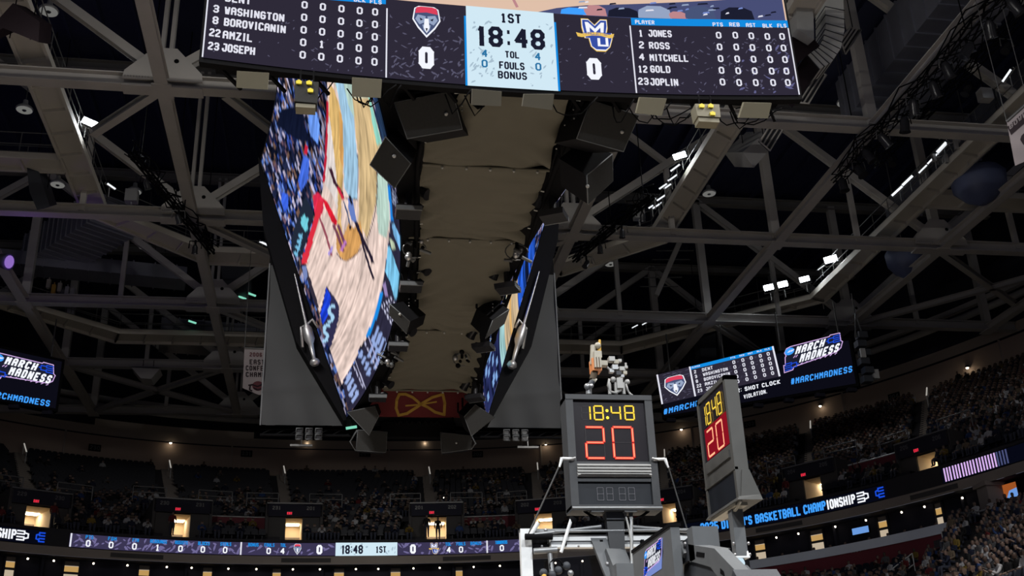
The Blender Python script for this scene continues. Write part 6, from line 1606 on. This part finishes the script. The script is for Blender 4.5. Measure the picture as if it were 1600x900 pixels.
# flank panel
PN = thing('arm_display', 'grey padded box with a lit tournament logo panel, on the flank of the basket arm', 'display board', (2.56, 8.5, 3.2))
xm = 2.55
def MX_(px, py, d=0): return at_x(px, py, xm-d)
a_, b_ = MX_(1047, 820), MX_(996, 868)
zt2, ze = a_[2], MX_(1050, 888)[2]
yn, yf = a_[1], b_[1]+.15
mb = MB(); mb.box((xm, yn, ze-.12), (xm+.07, yf, zt2), 'pad_grey'); mb.box((xm-.01, yn-.01, zt2-.012), (xm+.08, yf, zt2+.012), 'black'); mb.box((xm-.01, yn-.01, ze-.13), (xm+.08, yf, ze-.1), 'pad_dark'); mb.build('padded_box', PN)
mb = MB()
def MP(u, v, k=1): return (xm-.003*k, yf-u, v)
def mh(px, py): p = at_x(px, py, xm); return yf-p[1], p[2]
Qm = quad_map(mh, (1009, 862), (1036, 840), (1008, 902), (1034.5, 884))
mb.poly([MP(*Qm(*p), 1) for p in ((0, -.1), (1, -.1), (1, 1), (0, 1))], 'scr_shirt')
bracket_logo(mb, lambda u, v, k=1: MP(u, v, k+1), Qm, .008)
mb.build('lit_panel', PN)
# ------------------------------------------------------------------ entrances, stairs, rails on the upper deck
def loc_frame(cu, u):
    p, n = cu.at(u), cu.normal(u); t = np.array([n[1], -n[0]])
    if t @ (cu.at(u+.2)-p) < 0: t = -t
    return p, n, t                   # position, towards court, to the right
HS = .73            # the stands are laid out at this fraction of court scale
for i, (px, py, s1, s2, zt, hw) in enumerate(PORT):
    u = PU[i]
    p, n, t = loc_frame(PC, u)
    zb = 13.68
    def G(a, d, z): return (*(p+t*a-n*d), z)        # a right, d away from the court
    T = thing('entrance', 'lit entrance tunnel in the upper deck between sections %s and %s' % (s1, s2), 'entrance', (*p, zb), 'upper deck entrances')
    mb = MB(); w = 1.15
    for a in (-1, 1):
        mb.hexa([G(a*1.4, -.05, zb-.3), G(a*1.4+.15*a, -.05, zb-.3), G(a*1.4+.15*a, 4.3, zb-.3), G(a*1.4, 4.3, zb-.3)], [G(a*1.4, -.05, zt+.7), G(a*1.4+.15*a, -.05, zt+.7), G(a*1.4+.15*a, 4.3, zt+.7), G(a*1.4, 4.3, zt+.7)], 'concrete')
    mb.hexa([G(-1.5, -.05, zt), G(1.5, -.05, zt), G(1.5, 4.3, zt), G(-1.5, 4.3, zt)], [G(-1.5, -.05, zt+.7), G(1.5, -.05, zt+.7), G(1.5, 4.3, zt+.7), G(-1.5, 4.3, zt+.7)], 'wall_dark')
    mb.hexa([G(-1.5, -.12, zt+.68), G(1.5, -.12, zt+.68), G(1.5, 0, zt+.68), G(-1.5, 0, zt+.68)], [G(-1.5, -.12, zt+.75), G(1.5, -.12, zt+.75), G(1.5, 0, zt+.75), G(-1.5, 0, zt+.75)], 'rail_dim')
    for a0, a1 in ((-1.4, -hw), (hw, 1.4)):
        mb.hexa([G(a0, .1, zb-.3), G(a1, .1, zb-.3), G(a1, .22, zb-.3), G(a0, .22, zb-.3)], [G(a0, .1, zt), G(a1, .1, zt), G(a1, .22, zt), G(a0, .22, zt)], 'concrete')
    mb.build('portal_walls', T)
    mb = MB()    # cream passage: side walls, back wall, ceiling, floor
    x0, x1, dp = -hw, hw, 2.6
    mb.poly([G(x0, dp, zb), G(x1, dp, zb), G(x1, dp, zt), G(x0, dp, zt)], 'cream_wall'); mb.poly([G(x0, .2, zb), G(x0, dp, zb), G(x0, dp, zt), G(x0, .2, zt)], 'cream_wall'); mb.poly([G(x1, .2, zb), G(x1, dp, zb), G(x1, dp, zt), G(x1, .2, zt)], 'cream_wall')
    mb.poly([G(x0, .2, zt-.05), G(x1, .2, zt-.05), G(x1, dp, zt-.05), G(x0, dp, zt-.05)], 'cream_wall'); mb.poly([G(x0, .2, zb), G(x1, .2, zb), G(x1, dp, zb), G(x0, dp, zb)], 'concrete')
    mb.hexa([G(x0, dp-.03, zb+.55), G(x1, dp-.03, zb+.55), G(x1, dp, zb+.55), G(x0, dp, zb+.55)], [G(x0, dp-.03, zb+.66), G(x1, dp-.03, zb+.66), G(x1, dp, zb+.66), G(x0, dp, zb+.66)], 'fascia')
    mb.build('passage', T)
    mb = MB(); mb.hexa([G(x0+.1, 1.6, zt-.09), G(x1-.1, 1.6, zt-.09), G(x1-.1, 2.1, zt-.09), G(x0+.1, 2.1, zt-.09)], [G(x0+.1, 1.6, zt-.06), G(x1-.1, 1.6, zt-.06), G(x1-.1, 2.1, zt-.06), G(x0+.1, 2.1, zt-.06)], 'portal_lamp'); mb.build('ceiling_lamp', T, label='glowing passage lamp')
    mb = MB(); GP = lambda uu, v, k=1: G(uu, -.06-.01*k, v)
    mb.hexa([G(-.42, -.14, zt+.04), G(-.12, -.14, zt+.04), G(-.12, -.06, zt+.04), G(-.42, -.06, zt+.04)], [G(-.42, -.14, zt+.26), G(-.12, -.14, zt+.26), G(-.12, -.06, zt+.26), G(-.42, -.06, zt+.26)], 'pad_dark')
    letters(mb, 'EXIT', lambda a, b: G(a, -.15, b), -.40, zt+.08, .14, 'exit_red', total=.26, sw=.24, wid=.5); mb.build('exit_sign', T, label='red lit exit sign')
    mb = MB(); letters(mb, s1, GP, -1.2, zt+.36, .2, 'rail_dim', total=.45); letters(mb, s2, GP, .65, zt+.36, .2, 'rail_dim', total=.45); mb.build('section_numbers', T)
    for a0, a1 in ((-2.6, -.9), (.8, 2.6)):           # pipe rails on top and beside
        mb = MB()
        for h in (.25, .55): mb.tube(G(a0, .3, zt+.8+h), G(a1, .3, zt+.8+h), .03, 'rail_dim', 5)
        for a in (a0, a1): mb.tube(G(a, .3, zt+.6), G(a, .3, zt+1.33), .03, 'rail_dim', 5)
        mb.build('guard_rail', T)
    # stairs up from the entrance, with a top rail whose brightness is a painted-in glow
    mb = MB(); r0 = int((SP+.2)*NROW)
    for k in range(r0, NROW):
        for h, f in ((0, 0), (.145, .5)):
            s_ = (k+f)/NROW; cu = EDGE[k]; uu = radial(cu, p); q, nq, tq = loc_frame(cu, uu); zz = deck_z(k/NROW)+h
            off = -.35*(1 if f else 0)
            A = [q+tq*a+nq*off for a in (-.5, .5)]; B = [q+tq*a+nq*(off-.4) for a in (-.5, .5)]
            mb.hexa([(*A[0], zz-.18), (*A[1], zz-.18), (*B[1], zz-.18), (*B[0], zz-.18)], [(*A[0], zz+.02), (*A[1], zz+.02), (*B[1], zz+.02), (*B[0], zz+.02)], 'concrete')
            mb.hexa([(*(A[0]+nq*.02), zz-.03), (*(A[1]+nq*.02), zz-.03), (*A[1], zz-.03), (*A[0], zz-.03)], [(*(A[0]+nq*.02), zz+.03), (*(A[1]+nq*.02), zz+.03), (*A[1], zz+.03), (*A[0], zz+.03)], 'fascia')
    structure(mb.build('aisle_stairs'), 'stairs rising above the entrance between sections %s and %s' % (s1, s2))
    T = thing('stair_rail', 'bright grab rail at the top of the stairs between sections %s and %s' % (s1, s2), 'rail', (*p, zt), 'stair rails')
    k1, k2 = NROW-6, NROW-1
    q1, n1, t1 = loc_frame(EDGE[k1], radial(EDGE[k1], p)); q2, n2, t2 = loc_frame(EDGE[k2], radial(EDGE[k2], p))
    mb = MB(); a, b = (*q1, deck_z(k1/NROW)+.75), (*q2, deck_z(k2/NROW)+.75)
    mb.tube(a, b, .045, 'rail_painted_glow', 6); mb.tube((*q1, deck_z(k1/NROW)), a, .035, 'rail', 6); mb.tube((*q2, deck_z(k2/NROW)), b, .035, 'rail', 6); mb.build('bar', T)
    mb = MB()
    for k in range(4): qq, _, tt = loc_frame(EDGE[min(NROW, r0+k*4)], radial(EDGE[min(NROW, r0+k*4)], p)); mb.ball((*(qq+tt*.75), deck_z((r0+k*4)/NROW)+.25), .045, 'lamp_dot', 5)
    mb.build('step_lights', T)
HALF = []
# red half walls with a pale rail between some entrances
for px0, px1, lab in ((322, 436, 'left of the scoreboard'), (712, 822, 'below the grey cover'), (1285, 1405, 'right of the sideways clock')):
    cu = level(.115); ua, ub = cu.hit(px0, 805 if px0 < 900 else 740)[0], cu.hit(px1, 805 if px0 < 900 else 710)[0]
    HALF.append((ua, ub))
    T = thing('half_wall', 'dark red half wall with pale rail, upper deck %s' % lab, 'wall', (*cu.at((ua+ub)/2), deck_z(.115)), 'half walls in the upper deck')
    mb = MB(); band(mb, cu, ua, ub, deck_z(.115)-.2, deck_z(.115)+.62, 'red_wall'); mb.build('panel', T)
    mb = MB(); n = 10
    for k in range(n): a, b = cu.at(ua+(ub-ua)*k/n), cu.at(ua+(ub-ua)*(k+1)/n); mb.tube((*a, deck_z(.115)+.66), (*b, deck_z(.115)+.66), .04, 'rail', 6)
    mb.build('top_rail', T)
# section signs and small bright wall lights on the back wall
for px, py, s in ((148, 700, '230'), (385, 709, '231'), (570, 709, '201'), (746, 710, '202'), (1172, 663, '203'), (1398, 620, '204')):
    u, z = WALL.hit(px, py); p, n, t = loc_frame(WALL, u)
    T = thing('section_sign', 'small dark wall sign reading %s above the upper deck' % s, 'sign', (*p, z), 'section signs on the back wall')
    mb = MB(); g = lambda a, d, b: (*(p+t*a+n*d), z+b)
    mb.hexa([g(-.42, .03, -.24), g(.42, .03, -.24), g(.42, .03, .24), g(-.42, .03, .24)], [g(-.42, .09, -.24), g(.42, .09, -.24), g(.42, .09, .24), g(-.42, .09, .24)], 'black'); mb.build('plate', T)
    mb = MB(); letters(mb, s, lambda a, b: g(a, .1, b), -.34, -.15, .3, 'rail_dim', total=.68, sw=.2); mb.build('number', T)
for i, (px, py) in enumerate(((266, 692), (480, 690), (664, 690), (853, 694), (1066, 671), (1284, 634), (1515, 574))):
    u, z = WALL.hit(px, py); p, n, t = loc_frame(WALL, u); c = (*(p+n*.25), z)
    T = thing('wall_lamp', 'small bright lamp on the beige back wall, number %d from the left, above its own stairs' % (i+1), 'lamp', c, 'lamps on the back wall')
    T['label'] = 'small bright lamp on the beige back wall, %s' % ('above the far left stairs', 'below the left edge of the scoreboard', 'between the two lowest loudspeakers', 'just left of the shot clock', 'between the two shot clocks', 'right of the sideways shot clock', 'above two dark figures at the right')[i]
    mb = MB(); mb.lathe((c[0], c[1], c[2]+.1), (0, 0, -1), [(0, .05), (.08, .12), (.16, .13)], 'pad_dark', 10); mb.tube((*p, z+.1), (c[0], c[1], z+.1), .02, 'pad_dark', 5); mb.build('shade', T)
    mb = MB(); mb.ball((c[0], c[1], c[2]-.06), .1, 'lamp_dot', 8); mb.build('bulb', T)
    d = bpy.data.lights.new('wall_lamp_glow', 'POINT'); d.energy = 2.5; d.color = (1, .8, .55); d.shadow_soft_size = .1
    o = bpy.data.objects.new('wall_lamp_glow', d); COL.objects.link(o); o.location = [float(v) for v in (c[0]+n[0]*.2, c[1]+n[1]*.2, c[2]-.25)]
# suite lights, screens, letters on the red wall
SL = [(44, 867), (85, 870), (147, 875), (200, 878), (261, 880), (300, 881), (357, 883), (401, 884), (458, 883), (500, 882), (556, 882), (591, 881), (646, 880), (687, 880), (740, 880), (781, 878), (868, 878), (910, 875), (1212, 833), (1247, 830), (1305, 822), (1353, 812), (1408, 798), (1444, 791), (1504, 778)]
IN2 = Curve(27.9, 30.1, 36.2)
for i, (px, py) in enumerate(SL):
    u, z = IN2.hit(px, py); p = IN2.at(u); z = min(z, 12.05)
    mb = MB(); mb.ball((*p, z), .052, 'lamp_dot', 6); mb.tube((*p, z), (*p, 12.2), .015, 'black', 4); mb.lathe((*p, z+.05), (0, 0, 1), [(0, .09), (.06, .03)], 'black', 8)
    tag(mb.build('pendant_lamp'), 'tiny bright pendant lamp in the dark suites below the ribbon display', 'lamp', 'suite pendant lamps')
for (px, py), w, h, m, lab in (((1576, 768), 1.0, .6, 'tv_orange', 'glowing orange and blue television in the suite at the right edge'), ((1346, 829), .9, .3, 'tv_blue', 'blue glowing television low in a right-hand suite')):
    u, z = IN2.hit(px, py); p, n, t = loc_frame(IN2, u)
    T = thing('television', lab, 'television', (*p, z)); g = lambda a, d, b: (*(p+t*a+n*d), z+b)
    mb = MB(); mb.hexa([g(-w/2-.05, 0, -h/2-.05), g(w/2+.05, 0, -h/2-.05), g(w/2+.05, 0, h/2+.05), g(-w/2-.05, 0, h/2+.05)], [g(-w/2-.05, .08, -h/2-.05), g(w/2+.05, .08, -h/2-.05), g(w/2+.05, .08, h/2+.05), g(-w/2-.05, .08, h/2+.05)], 'black'); mb.tube(g(0, 0, h/2), (*p, 12.2), .03, 'black', 5); mb.build('casing', T)
    mb = MB(); mb.poly([g(-w/2, .09, -h/2), g(w/2, .09, -h/2), g(w/2, .09, h/2), g(-w/2, .09, h/2)], m)
    if m == 'tv_orange': mb.poly([g(-w*.1, .095, -h/2), g(w/2, .095, -h/2), g(w/2, .095, h*.1), g(w*.1, .095, 0)], 'tv_blue')
    mb.build('screen', T)
u, z = RIB.hit(1338, 859); p, n, t = loc_frame(RIB, u); mb = MB(); letters(mb, 'M104', lambda a, b: (*(p+n*.07+t*a), b), -.25, z-.12, .24, 'rail', total=.55, sw=.2)
tag(mb.build('wall_lettering'), 'pale section letters on the dark red wall below the suite counter', 'sign')
def pipe_rail(pts, label, m='rail'):
    T = thing('hand_rail', label, 'rail', pts[0], 'hand rails in the lower seats'); mb = MB()
    for h in (1.0, .55):
        for a, b in zip(pts[:-1], pts[1:]): mb.tube(np.array(a)+(0, 0, h), np.array(b)+(0, 0, h), .028, m, 6)
    mb.build('rails', T); mb = MB()
    for a in pts: mb.tube(a, np.array(a)+(0, 0, 1.0), .028, m, 6)
    mb.build('posts', T)
for (u_, k0, k1), lab in (((RIB.hit(1500, 850)[0], 0, 1.4), 'steel hand rail by the stairs beside the end of the suite counter'), ((RIB.hit(1452, 880)[0], 1.2, 3), 'steel hand rail at the middle of the lower right seats'), ((RIB.hit(1425, 900)[0], 2.6, 4.5), 'steel hand rail at the bottom of the lower right seats')):
    P = []
    for k in np.linspace(k0, k1, 3):
        c = LOW[int(k)]; q = c.at(c.u_of(RIB.at(u_))); P.append((*q, (10.0 if k0 < 1 else 9.3)-.4*k))
    pipe_rail(P, lab)
mb = MB(); n = 10
for k in range(n):
    a, b = RIB.at(uB+.6+(uC+6-uB)*k/n), RIB.at(uB+.6+(uC+6-uB)*(k+1)/n); mb.tube((*a, 11.12), (*b, 11.12), .05, 'rail', 6)
tag(mb.build('barrier_rail'), 'pale rail along the top of the red wall at the far right', 'rail')

# ------------------------------------------------------------------ seats
def seat_mesh():
    mb = MB()
    out = [(-.23, .38), (.23, .38), (.24, .78), (.2, .87), (.1, .91), (-.1, .91), (-.2, .87), (-.24, .78)]
    mb.prism([(x, .18+.1*(z-.38), z) for x, z in out], (0, .07, 0), 'seat_navy')
    mb.hexa([(-.23, -.22, .38), (.23, -.22, .38), (.23, .2, .36), (-.23, .2, .36)], [(-.23, -.22, .44), (.23, -.22, .44), (.23, .2, .42), (-.23, .2, .42)], 'seat_navy')
    mb.box((-.04, -.05, 0), (.04, .12, .38), 'seat_navy')
    return mb
SEAT = seat_mesh()
seat_me = SEAT.mesh('stadium_seat')
UAT = {}
def U_AT(cu, k, q):
    if (k, q) not in UAT: UAT[(k, q)] = radial(cu, PC.at(q))
    return UAT[(k, q)]
spots = []     # (x, y, z, yaw, px, py, kind, row)
for k in range(NROW):
    cu = ROWS[k]; z = deck_z(k/NROW); s = (k+.5)/NROW
    u = UL*(1+.25*s)-1
    while u < UR*(1+.2*s):
        p, n, t = loc_frame(cu, u); u += .54*HS
        px, py = proj((*p, z+.45))
        if not (-30 < px < 1630 and 520 < py < 900): continue
        skip = False
        for q in PU:
            pc = PC.at(q); d = p-pc; _, nn, tt = loc_frame(PC, q)
            a = abs(u-U_AT(cu, k, q))
            if (SP-.02 <= s < .27 and a < 1.75) or (s >= .25 and a < .7) or (s < SP and a < 1.0): skip = True; break
        if any(a0-.3 < u < a1+.3 and abs(s-.115) < .032 for a0, a1 in HALF): skip = True
        if not skip: spots.append((p[0], p[1], z, math.atan2(n[0], -n[1]), px, py, 'upper', k))
for k in range(17):
    cu = LOW[k]; u = uA-9
    while u < uC+16:
        p, n, t = loc_frame(cu, u); u += .54*HS; p = p+n*.35
        px, py = proj((*p, 9.6-.3*k))
        if not (1180 < px < 1640): continue
        z = low_z(k, px); px, py = proj((*p, z+.6))
        if py > 925: continue
        if any(abs(px-(x0+(900-py)*.55)) < 9 for x0 in (1420, 1478)) : continue
        spots.append((p[0], p[1], z, math.atan2(n[0], -n[1]), px, py, 'lower', k))
R_ = random.Random(99)
def patch(px, py):
    return .5+.5*math.sin(px*.021+1.3)*math.sin(py*.05+px*.008)
def chance(sp):
    px, py, kind, k = sp[4:8]
    if kind == 'lower': return .93 if px > 1485 else (.25 if px < 1400 and py < 895 else .75)
    if px > 1180: return .82 if k > 2 else .55
    if px > 1020: return .62
    if px > 840: return .3+.3*patch(px, py)
    low = k < 13
    if px > 560: return (.65 if low else .42*patch(px, py)+.08) if k < 27 else .05
    if px > 400: return .5 if low else .1*patch(px, py)
    return (.6 if low else (.25 if k < 18 else .03))*(.5+.5*patch(px, py))
sit, empty = [], []
for sp in spots: (sit if R_.random() < chance(sp) else empty).append(sp)
dist = lambda sp: math.dist(sp[:3], EYE)
def seen(sp, m=0):     # inside the frame and not behind the near clock or the basket arm
    return 0 < sp[4] < 1600 and sp[5] < 900+m and not (878 < sp[4] < 1035 and sp[5] < 900) and not (1090 < sp[4] < 1182 and sp[5] < 900) and not (812 < sp[4] < 1165 and sp[5] > 828)
emp_seen = sorted([s for s in empty if seen(s)], key=dist)
ind = emp_seen[:300]; rest_e = [s for s in empty if s not in set(ind)]
def where(sp):
    px, kind, k = sp[4], sp[6], sp[7]
    if kind == 'lower': return 'lower seats at bottom right'
    rows = 'front rows' if k < 10 else 'middle rows' if k < 22 else 'top rows'
    side = 'at the far left' if px < 250 else 'left of the scoreboard' if px < 440 else 'below the scoreboard' if px < 860 else 'between the two shot clocks' if px < 1120 else 'right of the sideways clock' if px < 1350 else 'at the far right'
    return 'upper deck %s %s' % (rows, side)
for sp in ind:
    o = bpy.data.objects.new('stadium_seat', seat_me); COL.objects.link(o)
    o.location = [float(v) for v in sp[:3]]; o.rotation_euler = (0, 0, sp[3]); o.scale = (HS, HS, HS); w_ = where(sp)
    o['label'] = 'empty dark navy folding seat, '+w_; o['category'] = 'seat'; o['group'] = 'empty seats '+w_
def many(name, bases, places, label, cat, variants):
    """One object holding many copies of small meshes (too many to count)."""
    V, F, M, SMO = [], [], [], []; o = 0; names = []
    for i, sp in enumerate(places):
        base = bases[i % len(bases)]; c, s_ = math.cos(sp[3]), math.sin(sp[3])
        A = base[0]*HS; X = A[:, 0]*c-A[:, 1]*s_+sp[0]; Y = A[:, 0]*s_+A[:, 1]*c+sp[1]; Z = A[:, 2]+sp[2]
        V.append(np.stack([X, Y, Z], 1)); F += [tuple(v+o for v in f) for f in base[1]]; o += len(A)
        mp = variants(i); M += [mp.get(m, m) for m in base[2]]
    me = bpy.data.meshes.new(name); me.from_pydata(np.concatenate(V).tolist(), [], F)
    nm = list(dict.fromkeys(M)); ix = {n: i for i, n in enumerate(nm)}
    for n in nm: me.materials.append(MATS[n])
    me.polygons.foreach_set('material_index', [ix[m] for m in M]); me.update()
    ob = bpy.data.objects.new(name, me); COL.objects.link(ob); tag(ob, label, cat); ob['kind'] = 'stuff'
    return ob
many('stadium_seating', [(np.array(SEAT.v), SEAT.f, SEAT.m)], rest_e, 'remaining rows of dark navy seats across the stands', 'seats', lambda i: {})

# ------------------------------------------------------------------ spectators
def figure(pose, sub=1):
    """One continuous body grown over a jointed skeleton, facing -Y; returns a mesh with clothing zones."""
    J = {'pel': (0, .05, .50, .15), 'wst': (0, .06, .64, .135), 'chs': (0, .07, .84, .16), 'nek': (0, .05, 1.0, .065), 'jaw': (0, .01, 1.08, .085), 'skl': (0, .02, 1.18, .105), 'top': (0, .03, 1.26, .07)}
    B = [('pel', 'wst'), ('wst', 'chs'), ('chs', 'nek'), ('nek', 'jaw'), ('jaw', 'skl'), ('skl', 'top')]
    for s, c in ((-1, 'l'), (1, 'r')):
        J['sh'+c] = (s*.19, .07, .93, .075)
        e, h = {'rest': ((s*.25, -.02, .68, .055), (s*.12, -.24, .60, .045)), 'clap': ((s*.26, -.1, .72, .055), (s*.04, -.26, .9, .045)), 'up': ((s*.3, -.05, 1.1, .055), (s*.2, -.12, 1.34, .045)), 'lean': ((s*.24, -.16, .66, .055), (s*.06, -.3, .78, .045)), 'stand': ((s*.25, .06, .68, .055), (s*.24, -.06, .46, .045))}[pose]
        J['el'+c] = e; J['ha'+c] = h; J['fi'+c] = tuple(np.array(h[:3])+(np.array(h[:3])-np.array(e[:3]))*.35)+(.035,)
        B += [('chs', 'sh'+c), ('sh'+c, 'el'+c), ('el'+c, 'ha'+c), ('ha'+c, 'fi'+c)]
        if pose == 'stand': J['kn'+c] = (s*.11, .03, .06, .075); J['an'+c] = (s*.11, .07, -.36, .05); J['to'+c] = (s*.12, -.1, -.41, .045)
        else: J['kn'+c] = (s*.13, -.38, .50, .085); J['an'+c] = (s*.12, -.40, .10, .055); J['to'+c] = (s*.13, -.54, .05, .045)
        J['hp'+c] = (s*.1, .02, .46, .11)
        B += [('pel', 'hp'+c), ('hp'+c, 'kn'+c), ('kn'+c, 'an'+c), ('an'+c, 'to'+c)]
    keys = list(J); ix = {k: i for i, k in enumerate(keys)}
    me = bpy.data.meshes.new('person'); me.from_pydata([J[k][:3] for k in keys], [(ix[a], ix[b]) for a, b in B], [])
    ob = bpy.data.objects.new('tmp', me); COL.objects.link(ob)
    ob.modifiers.new('skin', 'SKIN')
    if sub: m = ob.modifiers.new('sub', 'SUBSURF'); m.levels = sub; m.render_levels = sub
    if not me.skin_vertices: return None
    for i, k in enumerate(keys):
        me.skin_vertices[0].data[i].radius = (J[k][3], J[k][3]*(.72 if k in ('chs', 'wst') else 1)); me.skin_vertices[0].data[i].use_root = (k == 'pel')
    dg = bpy.context.evaluated_depsgraph_get()
    new = bpy.data.meshes.new_from_object(ob.evaluated_get(dg)); bpy.data.objects.remove(ob)
    V = [tuple(v.co) for v in new.vertices]; F = [tuple(p.vertices) for p in new.polygons]; Z = []
    hd = J['ha'+'l'][:3]; hr = J['ha'+'r'][:3]
    for p in new.polygons:
        c = p.center
        hand = min((Vector(hd)-c).length, (Vector(hr)-c).length, (Vector(J['fil'][:3])-c).length, (Vector(J['fir'][:3])-c).length) < .085
        if c.z > 1.0 and abs(c.x) < .15 and c.z > 1.03 and not hand: Z.append('hair' if (c.z > 1.2 or (c.y > .05 and c.z > 1.08)) else 'skin')
        elif hand: Z.append('skin')
        elif c.z < .54 and not (pose != 'stand' and c.z > .5 and c.y > 0): Z.append('legs')
        else: Z.append('shirt')
    return V, F, Z
POSES = ['rest', 'clap', 'lean', 'up', 'stand']
FIG = {p: figure(p, 1) for p in POSES}
LOWP = {p: figure(p, 0) for p in ('rest', 'clap', 'lean')}
SH = ['white', 'grey', 'navy', 'black', 'gold', 'red', 'blue', 'tan']
WEIGHT = [15, 17, 27, 30, 3, 3, 5, 7]
CM = {}
def person_mesh(pose, sh, sk, hr):
    key = (pose, sh, sk, hr)
    if key not in CM:
        V, F, Z = FIG[pose]; me = bpy.data.meshes.new('person'); me.from_pydata(V, [], F)
        for m in ('skin_'+sk, 'hair_'+hr, 'trousers', 'shirt_'+sh): me.materials.append(MATS[m])
        me.polygons.foreach_set('material_index', [{'skin': 0, 'hair': 1, 'legs': 2, 'shirt': 3}[z] for z in Z])
        me.polygons.foreach_set('use_smooth', [True]*len(F)); me.update(); CM[key] = me
    return CM[key]
WORD = {'rest': 'sitting', 'clap': 'clapping', 'lean': 'leaning forward', 'up': 'arms raised', 'stand': 'standing'}
sit_seen = sorted([s for s in sit if seen(s)], key=dist)
ind_p = sit_seen[:300]; rest_p = [s for s in sit if s not in set(ind_p)]
for sp in ind_p:
    pose = R_.choices(POSES[:4], (60, 14, 22, 3))[0]; sh = R_.choices(SH, WEIGHT)[0]; sk = R_.choices(('tone', 'deep'), (80, 20))[0]; hr = R_.choices(('dark', 'fair'), (70, 30))[0] if sk == 'tone' else 'dark'
    o = bpy.data.objects.new('person', person_mesh(pose, sh, sk, hr)); COL.objects.link(o)
    o.location = [float(v) for v in sp[:3]]; o.rotation_euler = (0, 0, sp[3]+R_.uniform(-.35, .35)); k = HS*R_.uniform(.92, 1.06); o.scale = (k, k, k)
    w_ = where(sp); o['label'] = 'person in a %s top %s, %s' % (sh, WORD[pose], w_); o['category'] = 'person'; o['group'] = 'spectators in %s tops %s %s' % (sh, WORD[pose], w_)
lowl = [(np.array(LOWP[p][0]), LOWP[p][1], LOWP[p][2]) for p in LOWP]
def var(i):
    r = random.Random(i*7+3); sk = 'skin_tone' if r.random() < .8 else 'skin_deep'
    return {'shirt': 'shirt_'+r.choices(SH, WEIGHT)[0], 'skin': sk, 'hair': 'hair_dark' if r.random() < .7 or sk == 'skin_deep' else 'hair_fair', 'legs': 'trousers'}
def trim(z): return z
many('spectator_crowd', lowl, rest_p, 'the rest of the dim crowd of spectators filling the upper stands', 'crowd', var)
# the ones who stand
for px, py, s, lab, sh, cu_ in ((684, 812, SP, 'person standing as a dark silhouette inside the lit entrance below the grey cover', 'black', PC), (667, 812, SP-.03, 'person in black standing just left of the lit entrance below the grey cover', 'black', level(SP-.03)), (84, 805, SP-.02, 'person in a dark red top standing at the right side of the far left entrance', 'red', level(SP-.02)), (270, 808, SP-.02, 'person in a dark red top standing in the entrance left of the scoreboard', 'red', level(SP-.02)),
                              (1228, 765, SP-.02, 'person in a dark red top standing left of the entrance beside the sideways clock', 'red', level(SP-.02)), (1512, 600, .93, 'tall person in black standing against the beige wall at the right', 'black', level(.93)), (1500, 606, .94, 'shorter person in black standing against the beige wall at the right', 'black', level(.94))):
    u, z = cu_.hit(px, py); p, n, t = loc_frame(cu_, u); o = bpy.data.objects.new('person', person_mesh('stand', sh, 'tone', 'dark')); COL.objects.link(o)
    zf = 13.68 if s < .1 else deck_z(math.floor(s*NROW)/NROW)
    o.location = (float(p[0]), float(p[1]), float(zf+.46*HS)); o.scale = (HS, HS, HS); o.rotation_euler = (0, 0, math.atan2(n[0], -n[1])); tag(o, lab, 'person')
# guests at the suite counter
for k in range(20):
    u = uA-6+(uB-uA+6)*(k+.5+R_.uniform(-.3, .3))/20; p, n, t = loc_frame(RIB, u); p = p-n*R_.uniform(.45, .5); sh = R_.choice(['white', 'grey', 'navy', 'black', 'blue'])
    o = bpy.data.objects.new('person', person_mesh('rest', sh, 'tone', 'dark')); COL.objects.link(o); o.location = (float(p[0]), float(p[1]), 9.98+.35); o.scale = (HS, HS, HS); o.rotation_euler = (0, 0, math.atan2(n[0], -n[1])+R_.uniform(-.3, .3))
    o['label'] = 'person in a %s top seated behind the pale suite counter' % sh; o['category'] = 'person'; o['group'] = 'guests in %s tops at the suite counter' % sh
